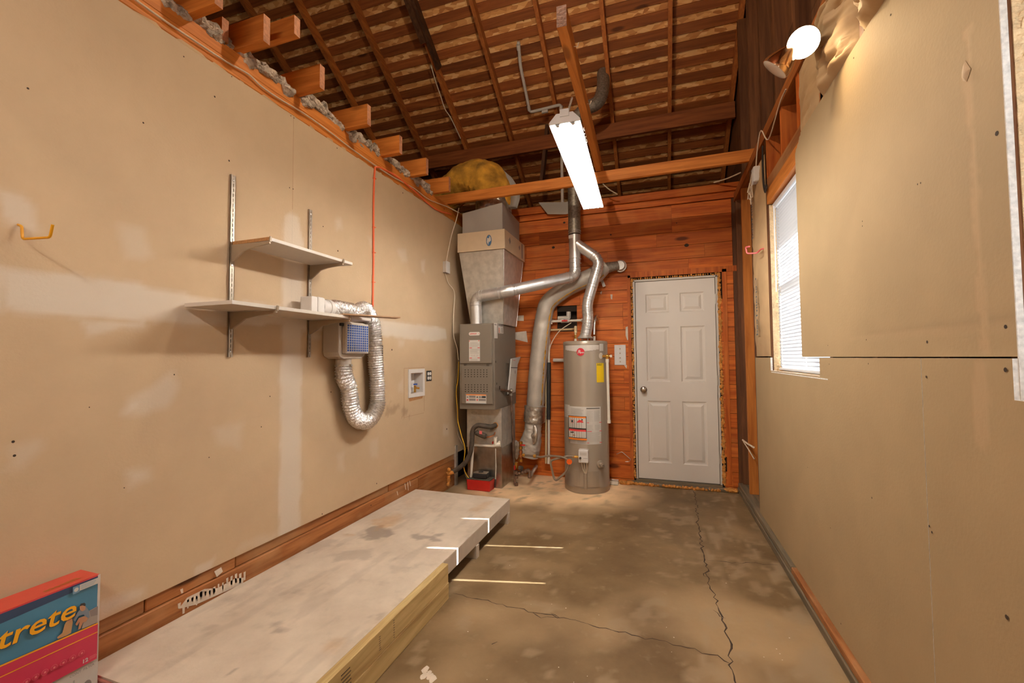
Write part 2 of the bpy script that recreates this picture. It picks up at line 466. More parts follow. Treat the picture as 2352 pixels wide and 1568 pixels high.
# ------------------------------------------------------------------ mesh builder
class MB:
    def __init__(s):
        s.v = []; s.f = []; s.mi = []; s.mats = []; s.cur = 0
    def mat(s, name):
        if name not in s.mats:
            s.mats.append(name)
        s.cur = s.mats.index(name)
        return s
    def add(s, vs, fs):
        o = len(s.v)
        s.v += [Vector(v) for v in vs]
        s.f += [tuple(i + o for i in f) for f in fs]
        s.mi += [s.cur] * len(fs)
        return s
    def box(s, x0, x1, y0, y1, z0, z1):
        x0, x1 = min(x0, x1), max(x0, x1); y0, y1 = min(y0, y1), max(y0, y1); z0, z1 = min(z0, z1), max(z0, z1)
        return s.add([(x0, y0, z0), (x1, y0, z0), (x1, y1, z0), (x0, y1, z0), (x0, y0, z1), (x1, y0, z1), (x1, y1, z1), (x0, y1, z1)],
                     [(0, 3, 2, 1), (4, 5, 6, 7), (0, 1, 5, 4), (1, 2, 6, 5), (2, 3, 7, 6), (3, 0, 4, 7)])
    def hexa(s, bottom, top):
        """bottom / top: four corners each, same winding (counterclockwise seen from above)"""
        return s.add(list(bottom) + list(top), [(0, 3, 2, 1), (4, 5, 6, 7), (0, 1, 5, 4), (1, 2, 6, 5), (2, 3, 7, 6), (3, 0, 4, 7)])
    def beam(s, a, b, wdt, hgt, up=(0, 0, 1)):
        """bar from a to b, width across, height along up"""
        a = Vector(a); b = Vector(b); d = (b - a).normalized(); up = Vector(up)
        sd = d.cross(up).normalized(); up = sd.cross(d).normalized()
        q = []
        for p in (a, b):
            for i, j in ((-1, -1), (1, -1), (1, 1), (-1, 1)):
                q.append(p + sd * (i * wdt / 2) + up * (j * hgt / 2))
        return s.add(q, [(0, 1, 2, 3), (7, 6, 5, 4), (0, 4, 5, 1), (1, 5, 6, 2), (2, 6, 7, 3), (3, 7, 4, 0)])
    def prism(s, poly, ext):
        n = len(poly); e = Vector(ext)
        vs = [Vector(p) for p in poly] + [Vector(p) + e for p in poly]
        fs = [tuple(range(n - 1, -1, -1)), tuple(range(n, 2 * n))] + [(i, (i + 1) % n, n + (i + 1) % n, n + i) for i in range(n)]
        return s.add(vs, fs)
    def quad(s, a, b, c, d):
        return s.add([a, b, c, d], [(0, 1, 2, 3)])
    def tube(s, pts, r, n=10, caps=True, ry=None, jitter=0.0):
        pts = [Vector(p) for p in pts]
        k = len(pts)
        rr = r if isinstance(r, (list, tuple)) else [r] * k
        tans = []
        for i in range(k):
            a = pts[max(i - 1, 0)]; b = pts[min(i + 1, k - 1)]
            d = b - a
            tans.append(d.normalized() if d.length > 1e-9 else Vector((0, 0, 1)))
        ref = Vector((0, 0, 1)) if abs(tans[0].z) < 0.9 else Vector((1, 0, 0))
        nrm = tans[0].cross(ref).normalized()
        vs = []
        for i in range(k):
            t = tans[i]
            nrm = (nrm - t * nrm.dot(t)).normalized()
            bn = t.cross(nrm)
            for j in range(n):
                a = 2 * PI * j / n
                q = rr[i] * (1 + (random.uniform(-jitter, jitter) if jitter else 0))
                vs.append(pts[i] + nrm * (math.cos(a) * q) + bn * (math.sin(a) * q * (ry or 1)))
        fs = []
        for i in range(k - 1):
            for j in range(n):
                j2 = (j + 1) % n
                fs.append((i * n + j, i * n + j2, (i + 1) * n + j2, (i + 1) * n + j))
        if caps:
            fs.append(tuple(range(n - 1, -1, -1)))
            fs.append(tuple((k - 1) * n + j for j in range(n)))
        return s.add(vs, fs)
    def cyl(s, a, b, r, n=16, r2=None):
        return s.tube([a, b], [r, r if r2 is None else r2], n)
    def lathe(s, prof, c=(0, 0, 0), axis=(0, 0, 1), n=32):
        """profile list of (radius, distance along axis)"""
        ax = Vector(axis).normalized(); c = Vector(c)
        ref = Vector((0, 0, 1)) if abs(ax.z) < 0.9 else Vector((1, 0, 0))
        u = ax.cross(ref).normalized(); v = ax.cross(u)
        vs = []; fs = []
        for r, h in prof:
            for j in range(n):
                a = 2 * PI * j / n
                vs.append(c + ax * h + u * (r * math.cos(a)) + v * (r * math.sin(a)))
        for i in range(len(prof) - 1):
            for j in range(n):
                j2 = (j + 1) % n
                fs.append((i * n + j, i * n + j2, (i + 1) * n + j2, (i + 1) * n + j))
        if prof[0][0] > 1e-6: fs.append(tuple(range(n)))
        if prof[-1][0] > 1e-6: fs.append(tuple((len(prof) - 1) * n + j for j in range(n - 1, -1, -1)))
        return s.add(vs, fs)
    def disc(s, c, nrm, r, n=16, ry=None, up=(0, 0, 1)):
        nrm = Vector(nrm).normalized(); c = Vector(c); up = Vector(up)
        if abs(nrm.dot(up)) > 0.95: up = Vector((1, 0, 0))
        u = up.cross(nrm).normalized(); v = nrm.cross(u)
        return s.add([c + u * (r * math.cos(2 * PI * i / n)) + v * ((ry or r) * math.sin(2 * PI * i / n)) for i in range(n)], [tuple(range(n))])
    def ball(s, c, r, n=12, sq=(1, 1, 1)):
        c = Vector(c); vs = []; fs = []
        k = n // 2 + 1
        for i in range(k):
            th = PI * i / (k - 1)
            for j in range(n):
                a = 2 * PI * j / n
                vs.append(c + Vector((r * sq[0] * math.sin(th) * math.cos(a), r * sq[1] * math.sin(th) * math.sin(a), r * sq[2] * math.cos(th))))
        for i in range(k - 1):
            for j in range(n):
                j2 = (j + 1) % n
                fs.append((i * n + j, (i + 1) * n + j, (i + 1) * n + j2, i * n + j2))
        return s.add(vs, fs)
    def build(s, name, mat=None, parent=None, smooth=False, bevel=0.0, seg=1, kind=None, label=None, fixn=True, origin=None):
        if origin is None:
            lo = [min(v[i] for v in s.v) for i in range(3)]; hi = [max(v[i] for v in s.v) for i in range(3)]
            origin = Vector([(lo[i] + hi[i]) / 2 for i in range(3)])
        origin = Vector(origin)
        me = bpy.data.meshes.new(name)
        me.from_pydata([v - origin for v in s.v], [], s.f)
        if s.mats:
            for k in s.mats:
                me.materials.append(M[k])
            me.polygons.foreach_set('material_index', s.mi)
        elif mat is not None:
            me.materials.append(M[mat] if isinstance(mat, str) else mat)
        if fixn:
            bm = bmesh.new(); bm.from_mesh(me)
            bmesh.ops.remove_doubles(bm, verts=bm.verts, dist=1e-6)
            bmesh.ops.recalc_face_normals(bm, faces=bm.faces)
            bm.to_mesh(me); bm.free()
        if smooth:
            me.shade_smooth()
            try:
                me.set_sharp_from_angle(angle=math.radians(40))
            except Exception:
                pass
        o = bpy.data.objects.new(name, me)
        COL.objects.link(o)
        pw = Vector((0, 0, 0))
        if parent is not None:
            o.parent = parent
            p = parent
            while p is not None:
                pw += p.location
                p = p.parent
        o.location = origin - pw
        if bevel > 0:
            b = o.modifiers.new('bevel', 'BEVEL')
            b.width = bevel; b.segments = seg; b.limit_method = 'ANGLE'; b.angle_limit = math.radians(35)
        if kind: o['kind'] = kind
        if label: o['label'] = label
        return o

def group_empty(name, loc, label=None, cat=None, group=None, kind=None):
    o = bpy.data.objects.new(name, None)
    o.empty_display_size = 0.05
    COL.objects.link(o)
    o.location = loc
    return tag(o, label, cat, group, kind)

def tag(o, label=None, cat=None, group=None, kind=None):
    if label: o['label'] = label
    if cat: o['category'] = cat
    if group: o['group'] = group
    if kind: o['kind'] = kind
    return o

def bez(pts, n=8):
    """Catmull-Rom through pts"""
    p = [Vector(q) for q in pts]
    p = [p[0] * 2 - p[1]] + p + [p[-1] * 2 - p[-2]]
    out = []
    for i in range(1, len(p) - 2):
        for k in range(n):
            t = k / n
            a, b, c, d = p[i - 1], p[i], p[i + 1], p[i + 2]
            out.append(0.5 * ((2 * b) + (c - a) * t + (2 * a - 5 * b + 4 * c - d) * t * t + (3 * b - a - 3 * c + d) * t ** 3))
    out.append(p[-2])
    return out

def rounded(pts, rad=0.03, n=4):
    """polyline with rounded corners"""
    p = [Vector(q) for q in pts]
    out = [p[0]]
    for i in range(1, len(p) - 1):
        a = (p[i - 1] - p[i]); b = (p[i + 1] - p[i])
        r = min(rad, a.length * 0.45, b.length * 0.45)
        s = p[i] + a.normalized() * r; e = p[i] + b.normalized() * r
        for k in range(n + 1):
            t = k / n
            out.append(s * (1 - t) ** 2 + p[i] * 2 * t * (1 - t) + e * t * t)
    out.append(p[-1])
    return out

def resample(pts, step):
    pts = [Vector(p) for p in pts]
    out = [pts[0]]; acc = 0.0
    for i in range(1, len(pts)):
        a, b = pts[i - 1], pts[i]
        L = (b - a).length
        while acc + L >= step:
            t = (step - acc) / L
            a = a + (b - a) * t
            out.append(a.copy()); L = (b - a).length; acc = 0.0
        acc += L
    if (out[-1] - pts[-1]).length > step * 0.3: out.append(pts[-1])
    return out

# text drawn as a flat mesh mapped by a function (u, v) -> point
def text_geo(txt, size, shear=0.0, align='LEFT', bold=0.0):
    c = bpy.data.curves.new('lettering', 'FONT')
    c.body = txt; c.size = size; c.align_x = align; c.shear = shear; c.offset = bold; c.resolution_u = 3
    o = bpy.data.objects.new('lettering', c)
    COL.objects.link(o)
    dg = bpy.context.evaluated_depsgraph_get()
    me = bpy.data.meshes.new_from_object(o.evaluated_get(dg))
    vs = [v.co.copy() for v in me.vertices]; fs = [tuple(p.vertices) for p in me.polygons]
    bpy.data.objects.remove(o); bpy.data.curves.remove(c); bpy.data.meshes.remove(me)
    return vs, fs

def decal(name, f, items, parent, kind=None, label=None):
    """items: ('r',u0,v0,u1,v1,mat) | ('t',text,u,v,size,mat[,shear,align,bold,sx]) | ('p',[(u,v)..],mat) | ('e',u,v,ru,rv,mat); later ones lie on top"""
    mb = MB()
    for k, it in enumerate(items):
        off = 0.0006 * 1 + 0.00025 * k
        if it[0] == 'r':
            _, u0, v0, u1, v1, mt = it
            mb.mat(mt)
            n = max(1, int(abs(u1 - u0) / 0.02))
            for i in range(n):
                a = u0 + (u1 - u0) * i / n; b = u0 + (u1 - u0) * (i + 1) / n
                mb.quad(f(a, v0, off), f(b, v0, off), f(b, v1, off), f(a, v1, off))
        elif it[0] == 't':
            _, t, u, v, sz, mt = it[:6]
            ex = list(it[6:]) + [0.0, 'LEFT', 0.0, 1.0][len(it) - 6:]
            vs, fs = text_geo(t, sz, ex[0], ex[1], ex[2])
            mb.mat(mt)
            mb.add([f(u + q.x * ex[3], v + q.y, off) for q in vs], fs)
        elif it[0] == 'p':
            mb.mat(it[2])
            mb.add([f(a, b, off) for a, b in it[1]], [tuple(range(len(it[1])))])
        elif it[0] == 'e':
            _, u, v, ru, rv, mt = it
            mb.mat(mt)
            mb.add([f(u + ru * math.cos(2 * PI * i / 20), v + rv * math.sin(2 * PI * i / 20), off) for i in range(20)], [tuple(range(20))])
    return mb.build(name, parent=parent, fixn=False, kind=kind, label=label)

def planef(o, U, V, Nn):
    o = Vector(o); U = Vector(U); V = Vector(V); Nn = Vector(Nn)
    return lambda u, v, off: o + U * u + V * v + Nn * off

def lines_block(u0, v0, u1, v1, n, mt, fill=0.4, seed=1):
    """rows of small print as thin bars"""
    rnd = random.Random(seed)
    out = []
    h = (v1 - v0) / n
    for i in range(n):
        b = v1 - (i + 1) * h + h * 0.3
        out.append(('r', u0, b, u0 + (u1 - u0) * rnd.uniform(0.75, 1.0), b + h * fill, mt))
    return out

# painted grid sheets ---------------------------------------------------------
def sdf_poly(P, poly):
    """signed distance of points P (n,2) to polygon, negative inside"""
    poly = np.array(poly, float); n = len(poly)
    d = np.full(len(P), 1e9); inside = np.zeros(len(P), bool)
    for i in range(n):
        a = poly[i]; b = poly[(i + 1) % n]
        e = b - a; wv = P - a
        t = np.clip((wv @ e) / max(e @ e, 1e-12), 0, 1)
        d = np.minimum(d, np.linalg.norm(wv - t[:, None] * e, axis=1))
        c = ((a[1] > P[:, 1]) != (b[1] > P[:, 1]))
        if abs(b[1] - a[1]) > 1e-12:
            xi = (b[0] - a[0]) * (P[:, 1] - a[1]) / (b[1] - a[1]) + a[0]
            inside ^= c & (P[:, 0] < xi)
    return np.where(inside, -d, d)

def vnoise(P, scale, seed=0):
    rs = np.random.RandomState(seed)
    g = rs.rand(97, 97)
    q = P * scale + seed * 3.7
    i = np.floor(q).astype(int); f = q - i; f = f * f * (3 - 2 * f)
    a = g[i[:, 0] % 97, i[:, 1] % 97]; b = g[(i[:, 0] + 1) % 97, i[:, 1] % 97]
    c = g[i[:, 0] % 97, (i[:, 1] + 1) % 97]; d = g[(i[:, 0] + 1) % 97, (i[:, 1] + 1) % 97]
    return (a * (1 - f[:, 0]) + b * f[:, 0]) * (1 - f[:, 1]) + (c * (1 - f[:, 0]) + d * f[:, 0]) * f[:, 1]

def fbm(P, scale, seed=0):
    return (vnoise(P, scale, seed) + 0.5 * vnoise(P, scale * 2.1, seed + 1) + 0.25 * vnoise(P, scale * 4.3, seed + 2)) / 1.75

def soft(P, poly, edge, rough=0.0, seed=0, nscale=12):
    d = sdf_poly(P, poly)
    if rough: d = d + (fbm(P, nscale, seed) - 0.5) * rough
    return np.clip(0.5 - d / edge, 0, 1)

def sheet(name, mapf, u0, u1, v0, v1, step, paint, mat, parent, thick_vec, inside=None, kind=None, label=None):
    """grid sheet of quads, front face painted; a back slab gives thickness. mapf(u,v)->Vector. inside(u,v) keeps cells"""
    nu = max(2, int(round((u1 - u0) / step))); nv = max(2, int(round((v1 - v0) / step)))
    us = np.linspace(u0, u1, nu + 1); vs = np.linspace(v0, v1, nv + 1)
    UU, VV = np.meshgrid(us, vs, indexing='ij')
    P = np.stack([UU.ravel(), VV.ravel()], 1)
    mask = paint(P)
    keep = np.ones((nu, nv), bool)
    if inside is not None:
        cu = (us[:-1] + us[1:]) / 2; cv = (vs[:-1] + vs[1:]) / 2
        for i in range(nu):
            for j in range(nv):
                keep[i, j] = inside(cu[i], cv[j])
    idx = np.arange((nu + 1) * (nv + 1)).reshape(nu + 1, nv + 1)
    faces = []
    for i in range(nu):
        for j in range(nv):
            if keep[i, j]:
                faces.append((idx[i, j], idx[i + 1, j], idx[i + 1, j + 1], idx[i, j + 1]))
    co = [mapf(a, b) for a, b in P]
    o0 = Vector(co[len(co) // 2])
    me = bpy.data.meshes.new(name)
    T = Vector(thick_vec)
    # boundary skirt
    edges = {}
    for f in faces:
        for k in range(4):
            e = (f[k], f[(k + 1) % 4])
            edges[e] = True
    nb = len(co)
    back = {}
    extra = []; ef = []
    for (a, b) in list(edges):
        if (b, a) not in edges:
            for q in (a, b):
                if q not in back:
                    back[q] = nb + len(extra); extra.append(Vector(co[q]) + T)
            ef.append((b, a, back[a], back[b]))
    allco = [Vector(c) - o0 for c in co] + [e - o0 for e in extra]
    me.from_pydata(allco, [], faces + ef)
    at = me.attributes.new('mask', 'FLOAT_COLOR', 'POINT')
    arr = np.zeros((len(allco), 4), np.float32)
    arr[:len(P), :3] = mask
    arr[:, 3] = 1
    at.data.foreach_set('color', arr.ravel())
    me.materials.append(M[mat])
    me.materials.append(M['gypsum'] if 'drywall' in mat else M[mat])
    mi = [0] * len(faces) + [1] * len(ef)
    me.polygons.foreach_set('material_index', mi)
    # drop unused vertices
    bm = bmesh.new(); bm.from_mesh(me)
    bmesh.ops.delete(bm, geom=[v for v in bm.verts if not v.link_faces], context='VERTS')
    bm.to_mesh(me); bm.free()
    o = bpy.data.objects.new(name, me)
    COL.objects.link(o)
    o.parent = parent
    o.location = o0 - (parent.location if parent else Vector())
    if kind: o['kind'] = kind
    if label: o['label'] = label
    return o

def px_poly(ax, val, pts, i, j):
    return [(on(ax, val, a, b)[i], on(ax, val, a, b)[j]) for a, b in pts]

def blobmesh(mb, c, r, sub=4, amp=0.35, fr=4.0, seed=0.0, wr=0.0):
    bm = bmesh.new()
    bmesh.ops.create_icosphere(bm, subdivisions=sub, radius=1.0)
    vs = []
    for v in bm.verts:
        p = v.co.copy()
        q = Vector((p.x * r[0], p.y * r[1], p.z * r[2]))
        n = mnoise.fractal((q + Vector((seed, seed * 2, 0))) * fr, 0.8, 2.2, 4)
        k = 1 + amp * n
        vs.append(Vector(c) + Vector((p.x * r[0] * k, p.y * r[1] * k, p.z * r[2] * k)))
    fs = [tuple(x.index for x in f.verts) for f in bm.faces]
    bm.free()
    mb.add(vs, fs)

# =================================================================== STRUCTURE
XL, XR, YB = -2.0, 0.717, 4.65

# ---- floor
def floor_paint(P):
    R = np.zeros(len(P)); G = np.zeros(len(P)); B = np.zeros(len(P))
    # pale dust around the furnace and heater, whitened to paint in the lit patch
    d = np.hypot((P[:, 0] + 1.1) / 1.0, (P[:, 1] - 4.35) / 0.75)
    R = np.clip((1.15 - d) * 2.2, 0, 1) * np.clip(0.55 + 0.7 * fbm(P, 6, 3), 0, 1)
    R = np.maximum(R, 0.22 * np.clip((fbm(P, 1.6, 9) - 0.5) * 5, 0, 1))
    for cx, cy, r in ((-1.1, 3.62, 0.22), (-0.7, 3.75, 0.14), (-0.35, 2.85, 0.3), (-0.1, 2.35, 0.18), (0.1, 3.4, 0.3), (-0.75, 3.1, 0.25), (-0.5, 1.9, 0.25),
                      (-0.2, 1.4, 0.3), (0.25, 1.7, 0.2), (-0.75, 1.35, 0.25), (0.42, 2.0, 0.22), (0.05, 4.35, 0.22)):
        dd = np.hypot(P[:, 0] - cx, (P[:, 1] - cy)) / r + (fbm(P, 7, int(cx * 10) % 7 + 1) - 0.5) * 1.4
        G = np.maximum(G, np.clip(1.0 - dd, 0, 1) * 0.5)
    # pale scuffs on the right slab
    s = fbm(P * np.array([2.2, 0.8]), 7, 21)
    B = np.clip((s - 0.60) * 6, 0, 0.75) * (P[:, 0] > 0.15 + 0.05 * np.sin(P[:, 1] * 3))
    B = np.maximum(B, np.clip((fbm(P, 9, 33) - 0.66) * 9, 0, 0.55))
    ring = np.abs(np.hypot((P[:, 0] - 0.42) / 1.0, (P[:, 1] - 3.05) / 1.5) - 0.045)
    B = np.maximum(B, np.clip(1 - ring / 0.02, 0, 0.6))
    return np.stack([R, G, B], 1)
floor = group_empty('floor', (0, 1.5, 0), kind='structure')
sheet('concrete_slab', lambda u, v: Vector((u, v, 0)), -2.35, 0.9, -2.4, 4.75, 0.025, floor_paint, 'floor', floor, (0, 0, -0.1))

def crack(pts, wd, name='crack', z=0.0012, jit=0.012, mat='crack'):
    """thin dirt filled crack following picture points on the floor"""
    q = [on(2, 0, a, b) for a, b in pts]
    q = resample(q, 0.03)
    mb = MB(); rnd = random.Random(len(q))
    L_, R_ = [], []
    for i, p in enumerate(q):
        d = (q[min(i + 1, len(q) - 1)] - q[max(i - 1, 0)]).normalized()
        nrm = Vector((-d.y, d.x, 0))
        o = nrm * rnd.uniform(-jit, jit)
        ww = wd * rnd.uniform(0.4, 1.6) * (0.3 if i in (0, len(q) - 1) else 1)
        L_.append(p + o + nrm * ww / 2 + Vector((0, 0, z))); R_.append(p + o - nrm * ww / 2 + Vector((0, 0, z)))
    n = len(q)
    mb.add(L_ + R_, [(i, i + 1, n + i + 1, n + i) for i in range(n - 1)])
    return mb.build(name, mat, floor, fixn=False)
crack([(1594, 1128), (1600, 1160), (1602, 1200), (1612, 1250), (1622, 1300), (1630, 1340), (1646, 1380), (1661, 1430), (1675, 1480), (1678, 1530), (1684, 1566), (1700, 1700)], 0.006)
crack([(1040, 1362), (1090, 1372), (1150, 1390), (1215, 1403), (1270, 1415), (1340, 1430), (1400, 1447), (1460, 1460), (1530, 1476), (1590, 1490), (1640, 1505), (1680, 1522)], 0.0045)
crack([(1622, 1288), (1680, 1292), (1740, 1294), (1790, 1298)], 0.004)
crack([(1625, 1310), (1612, 1318), (1632, 1328)], 0.004)
crack([(1640, 1400), (1655, 1412), (1662, 1420)], 0.006)
crack([(1225, 1405), (1250, 1420), (1285, 1418), (1262, 1410)], 0.004)
crack([(1130, 1480), (1145, 1472)], 0.012, 'tar_stain', jit=0.002)
mb = MB()
for px, py in ((978, 1538), (985, 1545), (992, 1560), (975, 1550), (988, 1553)):
    p = on(2, 0, px, py)
    blobmesh(mb, p + Vector((0, 0, 0.001)), (0.012, 0.02, 0.002), 2, 0.6, 30, px)
mb.build('paint_drip', 'mud_print', floor, smooth=True)
mb = MB()
rnd = random.Random(4)
for i in range(36):
    p = on(2, 0, rnd.uniform(1040, 1850), rnd.uniform(1180, 1568))
    if p.x > 0.66: continue
    mb.disc(p + Vector((0, 0, 0.0015)), (0, 0, 1), rnd.uniform(0.0012, 0.0036), 6)
mb.build('paint_specks', 'mud_print', floor, fixn=False, kind='stuff')

# ---- left wall
wall_left = group_empty('wall_left', (XL, 1.5, 0), kind='structure')
pp = lambda pts: px_poly(0, XL, pts, 1, 2)
MUD = [([(0, 612), (250, 643), (500, 690), (700, 710), (850, 733), (1000, 750), (1024, 757), (1026, 779), (990, 783), (880, 771), (700, 757), (640, 745), (450, 745), (250, 728), (0, 712)], 1.0),
       ([(-300, 560), (0, 612), (0, 712), (-300, 700)], 1.0),
       ([(655, 497), (668, 487), (685, 500), (697, 560), (694, 700), (692, 900), (690, 1200), (688, 1240), (640, 1250), (643, 1000), (648, 760), (650, 560)], 0.9),
       ([(0, 438), (55, 452), (72, 470), (75, 500), (88, 528), (70, 532), (20, 515), (0, 495)], 0.75),
       ([(275, 515), (330, 520), (346, 585), (325, 592), (290, 590)], 0.4),
       ([(180, 735), (335, 735), (335, 752), (260, 760), (205, 771)], 0.8),
       ([(285, 950), (300, 915), (365, 880), (398, 850), (412, 890), (385, 930), (330, 950)], 0.55),
       ([(288, 950), (294, 920), (330, 915), (316, 940)], 0.8),
       ([(10, 1080), (30, 1030), (90, 1012), (98, 1030), (50, 1080)], 0.5),
       ([(292, 1083), (294, 1078), (340, 1078), (342, 1098), (294, 1120)], 0.65),
       ([(485, 980), (555, 975), (550, 1030), (500, 1020)], 0.35),
       ([(445, 1300), (490, 1284), (483, 1306), (450, 1320)], 0.8),
       ([(560, 1245), (640, 1222), (625, 1245), (545, 1262)], 0.4),
       ([(232, 1385), (300, 1356), (330, 1352), (330, 1366), (232, 1414)], 0.75),
       ([(770, 505), (783, 500), (786, 525), (773, 528)], 0.6),
       ([(912, 575), (932, 572), (936, 600), (922, 603)], 0.5),
       ([(967, 600), (976, 598), (975, 628), (968, 622)], 0.7),
       ([(845, 545), (856, 548), (855, 570), (848, 560)], 0.5),
       ([(1018, 850), (1030, 850), (1030, 885), (1018, 880)], 0.45),
       ([(915, 780), (930, 780), (928, 795), (916, 795)], 0.5),
       ([(915, 880), (926, 870), (927, 900), (915, 900)], 0.4),
       ([(1018, 975), (1030, 975), (1030, 1000), (1018, 998)], 0.5),
       ([(775, 1045), (790, 1040), (790, 1080), (776, 1075)], 0.4),
       ([(850, 1010), (868, 1005), (868, 1050), (852, 1050)], 0.35),
       ([(500, 570), (530, 560), (545, 600), (520, 615)], 0.3),
       ([(715, 765), (740, 770), (735, 780), (715, 778)], 0.6)]
def lw_paint(P):
    R = np.zeros(len(P))
    for i, (pl, a) in enumerate(MUD):
        R = np.maximum(R, a * soft(P, pp(pl), 0.02 if a > 0.7 else 0.035, 0.03, i, 14))
    R *= 0.85 + 0.15 * np.clip(fbm(P, 5, 2) * 2 - 0.4, 0, 1)
    G = 0.35 * soft(P, pp([(885, 930), (920, 925), (920, 935), (900, 960), (885, 955)]), 0.03, 0.12, 4, 20)
    G = np.maximum(G, 0.35 * soft(P, pp([(923, 935), (936, 938), (936, 960), (924, 957)]), 0.02, 0.12, 5, 25))
    G = np.maximum(G, 0.12 * soft(P, pp([(235, 1390), (300, 1360), (290, 1380), (240, 1400)]), 0.03, 0.08, 6, 20))
    return np.stack([R, G, np.zeros(len(P))], 1)
ZS = 1.53; YS = 1.935; ZT = 2.72; ZD = 0.322; YE = 4.30
lmap = lambda u, v: Vector((XL, u, v))
for a, b, c, d in ((-0.4, YS - 0.0002, ZS, ZT), (YS + 0.0002, YE, ZS, ZT)):
    sheet('drywall_panel', lmap, a, b, c, d, 0.016, lw_paint, 'drywall', wall_left, (-0.0127, 0, 0))
holes = [on(0, XL, *t) for t in ((955, 862), (965, 862))]
obY0, obY1, obZ0, obZ1 = 3.19, 3.40, 0.985, 1.17
sheet('drywall_panel', lmap, -0.4, YE, ZD, ZS, 0.016, lw_paint, 'drywall', wall_left, (-0.0127, 0, 0),
      inside=lambda u, v: not (obY0 < u < obY1 and obZ0 < v < obZ1))
mb = MB(); mb.box(XL - 0.0127, XL, -2.4, -0.4, 0.3, 2.75); mb.build('drywall_panel', 'drywall_plain', wall_left)
mb = MB(); mb.box(XL, XL + .0004, YS - .0012, YS + .0012, 2.165, ZT); mb.build('panel_seam', 'strip', wall_left)
# screw heads and nail holes
mb = MB()
for px, py, s in ((64, 203, 5), (329, 282, 5), (422, 130, 4), (493, 222, 5), (526, 369, 5), (532, 176, 3), (668, 266, 3), (675, 271, 3), (665, 431, 3), (673, 434, 3),
                  (30, 1014, 6), (33, 1046, 6), (776, 576, 4), (742, 520, 3), (600, 980, 3), (285, 1120, 3), (400, 860, 4), (205, 935, 3), (920, 300, 3), (1020, 480, 3),
                  (900, 803, 4), (1026, 985, 4), (852, 1160, 3), (740, 1180, 3), (865, 1110, 3), (530, 780, 3), (620, 910, 3), (480, 1050, 3), (774, 340, 3), (925, 443, 3), (760, 900, 3)):
    p = on(0, XL, px, py)
    mb.disc(p + Vector((0.0006, 0, 0)), (1, 0, 0), s * 0.0012 * max(0.6, p.y / 2), 8)
mb.build('screw_holes', 'crack', wall_left, fixn=False)
# end strip: wall continues set back in the shade behind the furnace
mb = MB(); mb.box(XL - 0.03, XL - 0.018, YE, YB, 0.3, 2.72); mb.build('drywall_offcut', 'drywall_plain', wall_left)
# bottom framing boards
ys = [-2.4, 0.4, 1.42, 2.56, 3.45, 4.02]
mb = MB(); mb.box(XL - 0.10, XL - 0.001, -2.4, 3.32, 0.0, 0.262); mb.build('sill_board', 'sill_y', wall_left, bevel=0.004)
mb = MB(); mb.box(XL - 0.10, XL - 0.004, 3.325, 4.03, 0.0, 0.262); mb.build('sill_board', 'sill_y', wall_left, bevel=0.004)
for a, b in ((-2.4, 1.22), (1.225, 1.62), (1.625, 2.9), (2.905, 4.03)):
    mb = MB(); mb.box(XL - 0.10, XL - 0.010 - random.uniform(0, 0.006), a, b, 0.264, 0.335); mb.build('bottom_plate', 'sill_y', wall_left, bevel=0.003)
# paint drips on the sill (a dried splash of pale paint)
mb = MB(); rnd = random.Random(2)
xs = XL + 0.0012
def sq(px, py): return on(0, xs, px, py)
for i in range(16):
    px = 412 + i * 10.0; py = 1398 - i * 5.2
    a = sq(px, py - rnd.uniform(6, 14)); wd = rnd.uniform(0.003, 0.007)
    zb = a.z - rnd.uniform(0.02, 0.05)
    mb.add([(xs, a.y - wd, a.z), (xs, a.y + wd, a.z), (xs, a.y + wd * .7, zb), (xs, a.y - wd * .7, zb)], [(0, 1, 2, 3)])
pts = [(410, 1398), (430, 1372), (470, 1352), (500, 1350), (540, 1328), (560, 1326), (558, 1340), (500, 1366), (450, 1388)]
mb.add([sq(*p) for p in pts], [tuple(range(len(pts)))])
pts = [(492, 1312), (508, 1302), (512, 1312), (498, 1325)]
mb.add([sq(*p) for p in pts], [tuple(range(len(pts)))])
for px, py, h in ((930, 1110, 14), (936, 1106, 20), (941, 1104, 12), (912, 1128, 9), (417, 1352, 10)):
    a = sq(px, py); b = sq(px + 2, py + h)
    mb.add([(xs, a.y - .006, a.z), (xs, a.y + .006, a.z), (xs, b.y + .004, b.z), (xs, b.y - .004, b.z)], [(0, 1, 2, 3)])
mb.build('dried_paint', 'mud_print', wall_left, fixn=False)
# top plates
mb = MB(); mb.box(XL - 0.10, XL - 0.008, -2.4, 4.55, 2.728, 2.795); mb.build('top_plate', 'joist_y', wall_left, bevel=0.004)
mb = MB(); mb.box(XL - 0.10, XL - 0.014, -2.4, 4.55, 2.797, 2.868); mb.build('top_plate', 'joist_y', wall_left, bevel=0.004)
# torn paper edge along the sheet top
mb = MB(); rnd = random.Random(5)
y = 0.9
while y < 4.2:
    l = rnd.uniform(0.03, 0.16)
    mb.add([(XL + .001, y, ZT - .004), (XL + .001, y + l, ZT - .004), (XL - .004, y + l * .8, ZT + rnd.uniform(.004, .016)), (XL - .004, y + l * .2, ZT + rnd.uniform(.004, .016))], [(0, 1, 2, 3)])
    y += l + rnd.uniform(0, 0.1)
mb.build('torn_paper_edge', 'kraft', wall_left, fixn=False)
# sheathing behind, closing the attic side
mb = MB(); mb.box(XL - 0.14, XL - 0.10, -2.4, YB, 0.0, 2.86); mb.build('backing', 'void', wall_left)
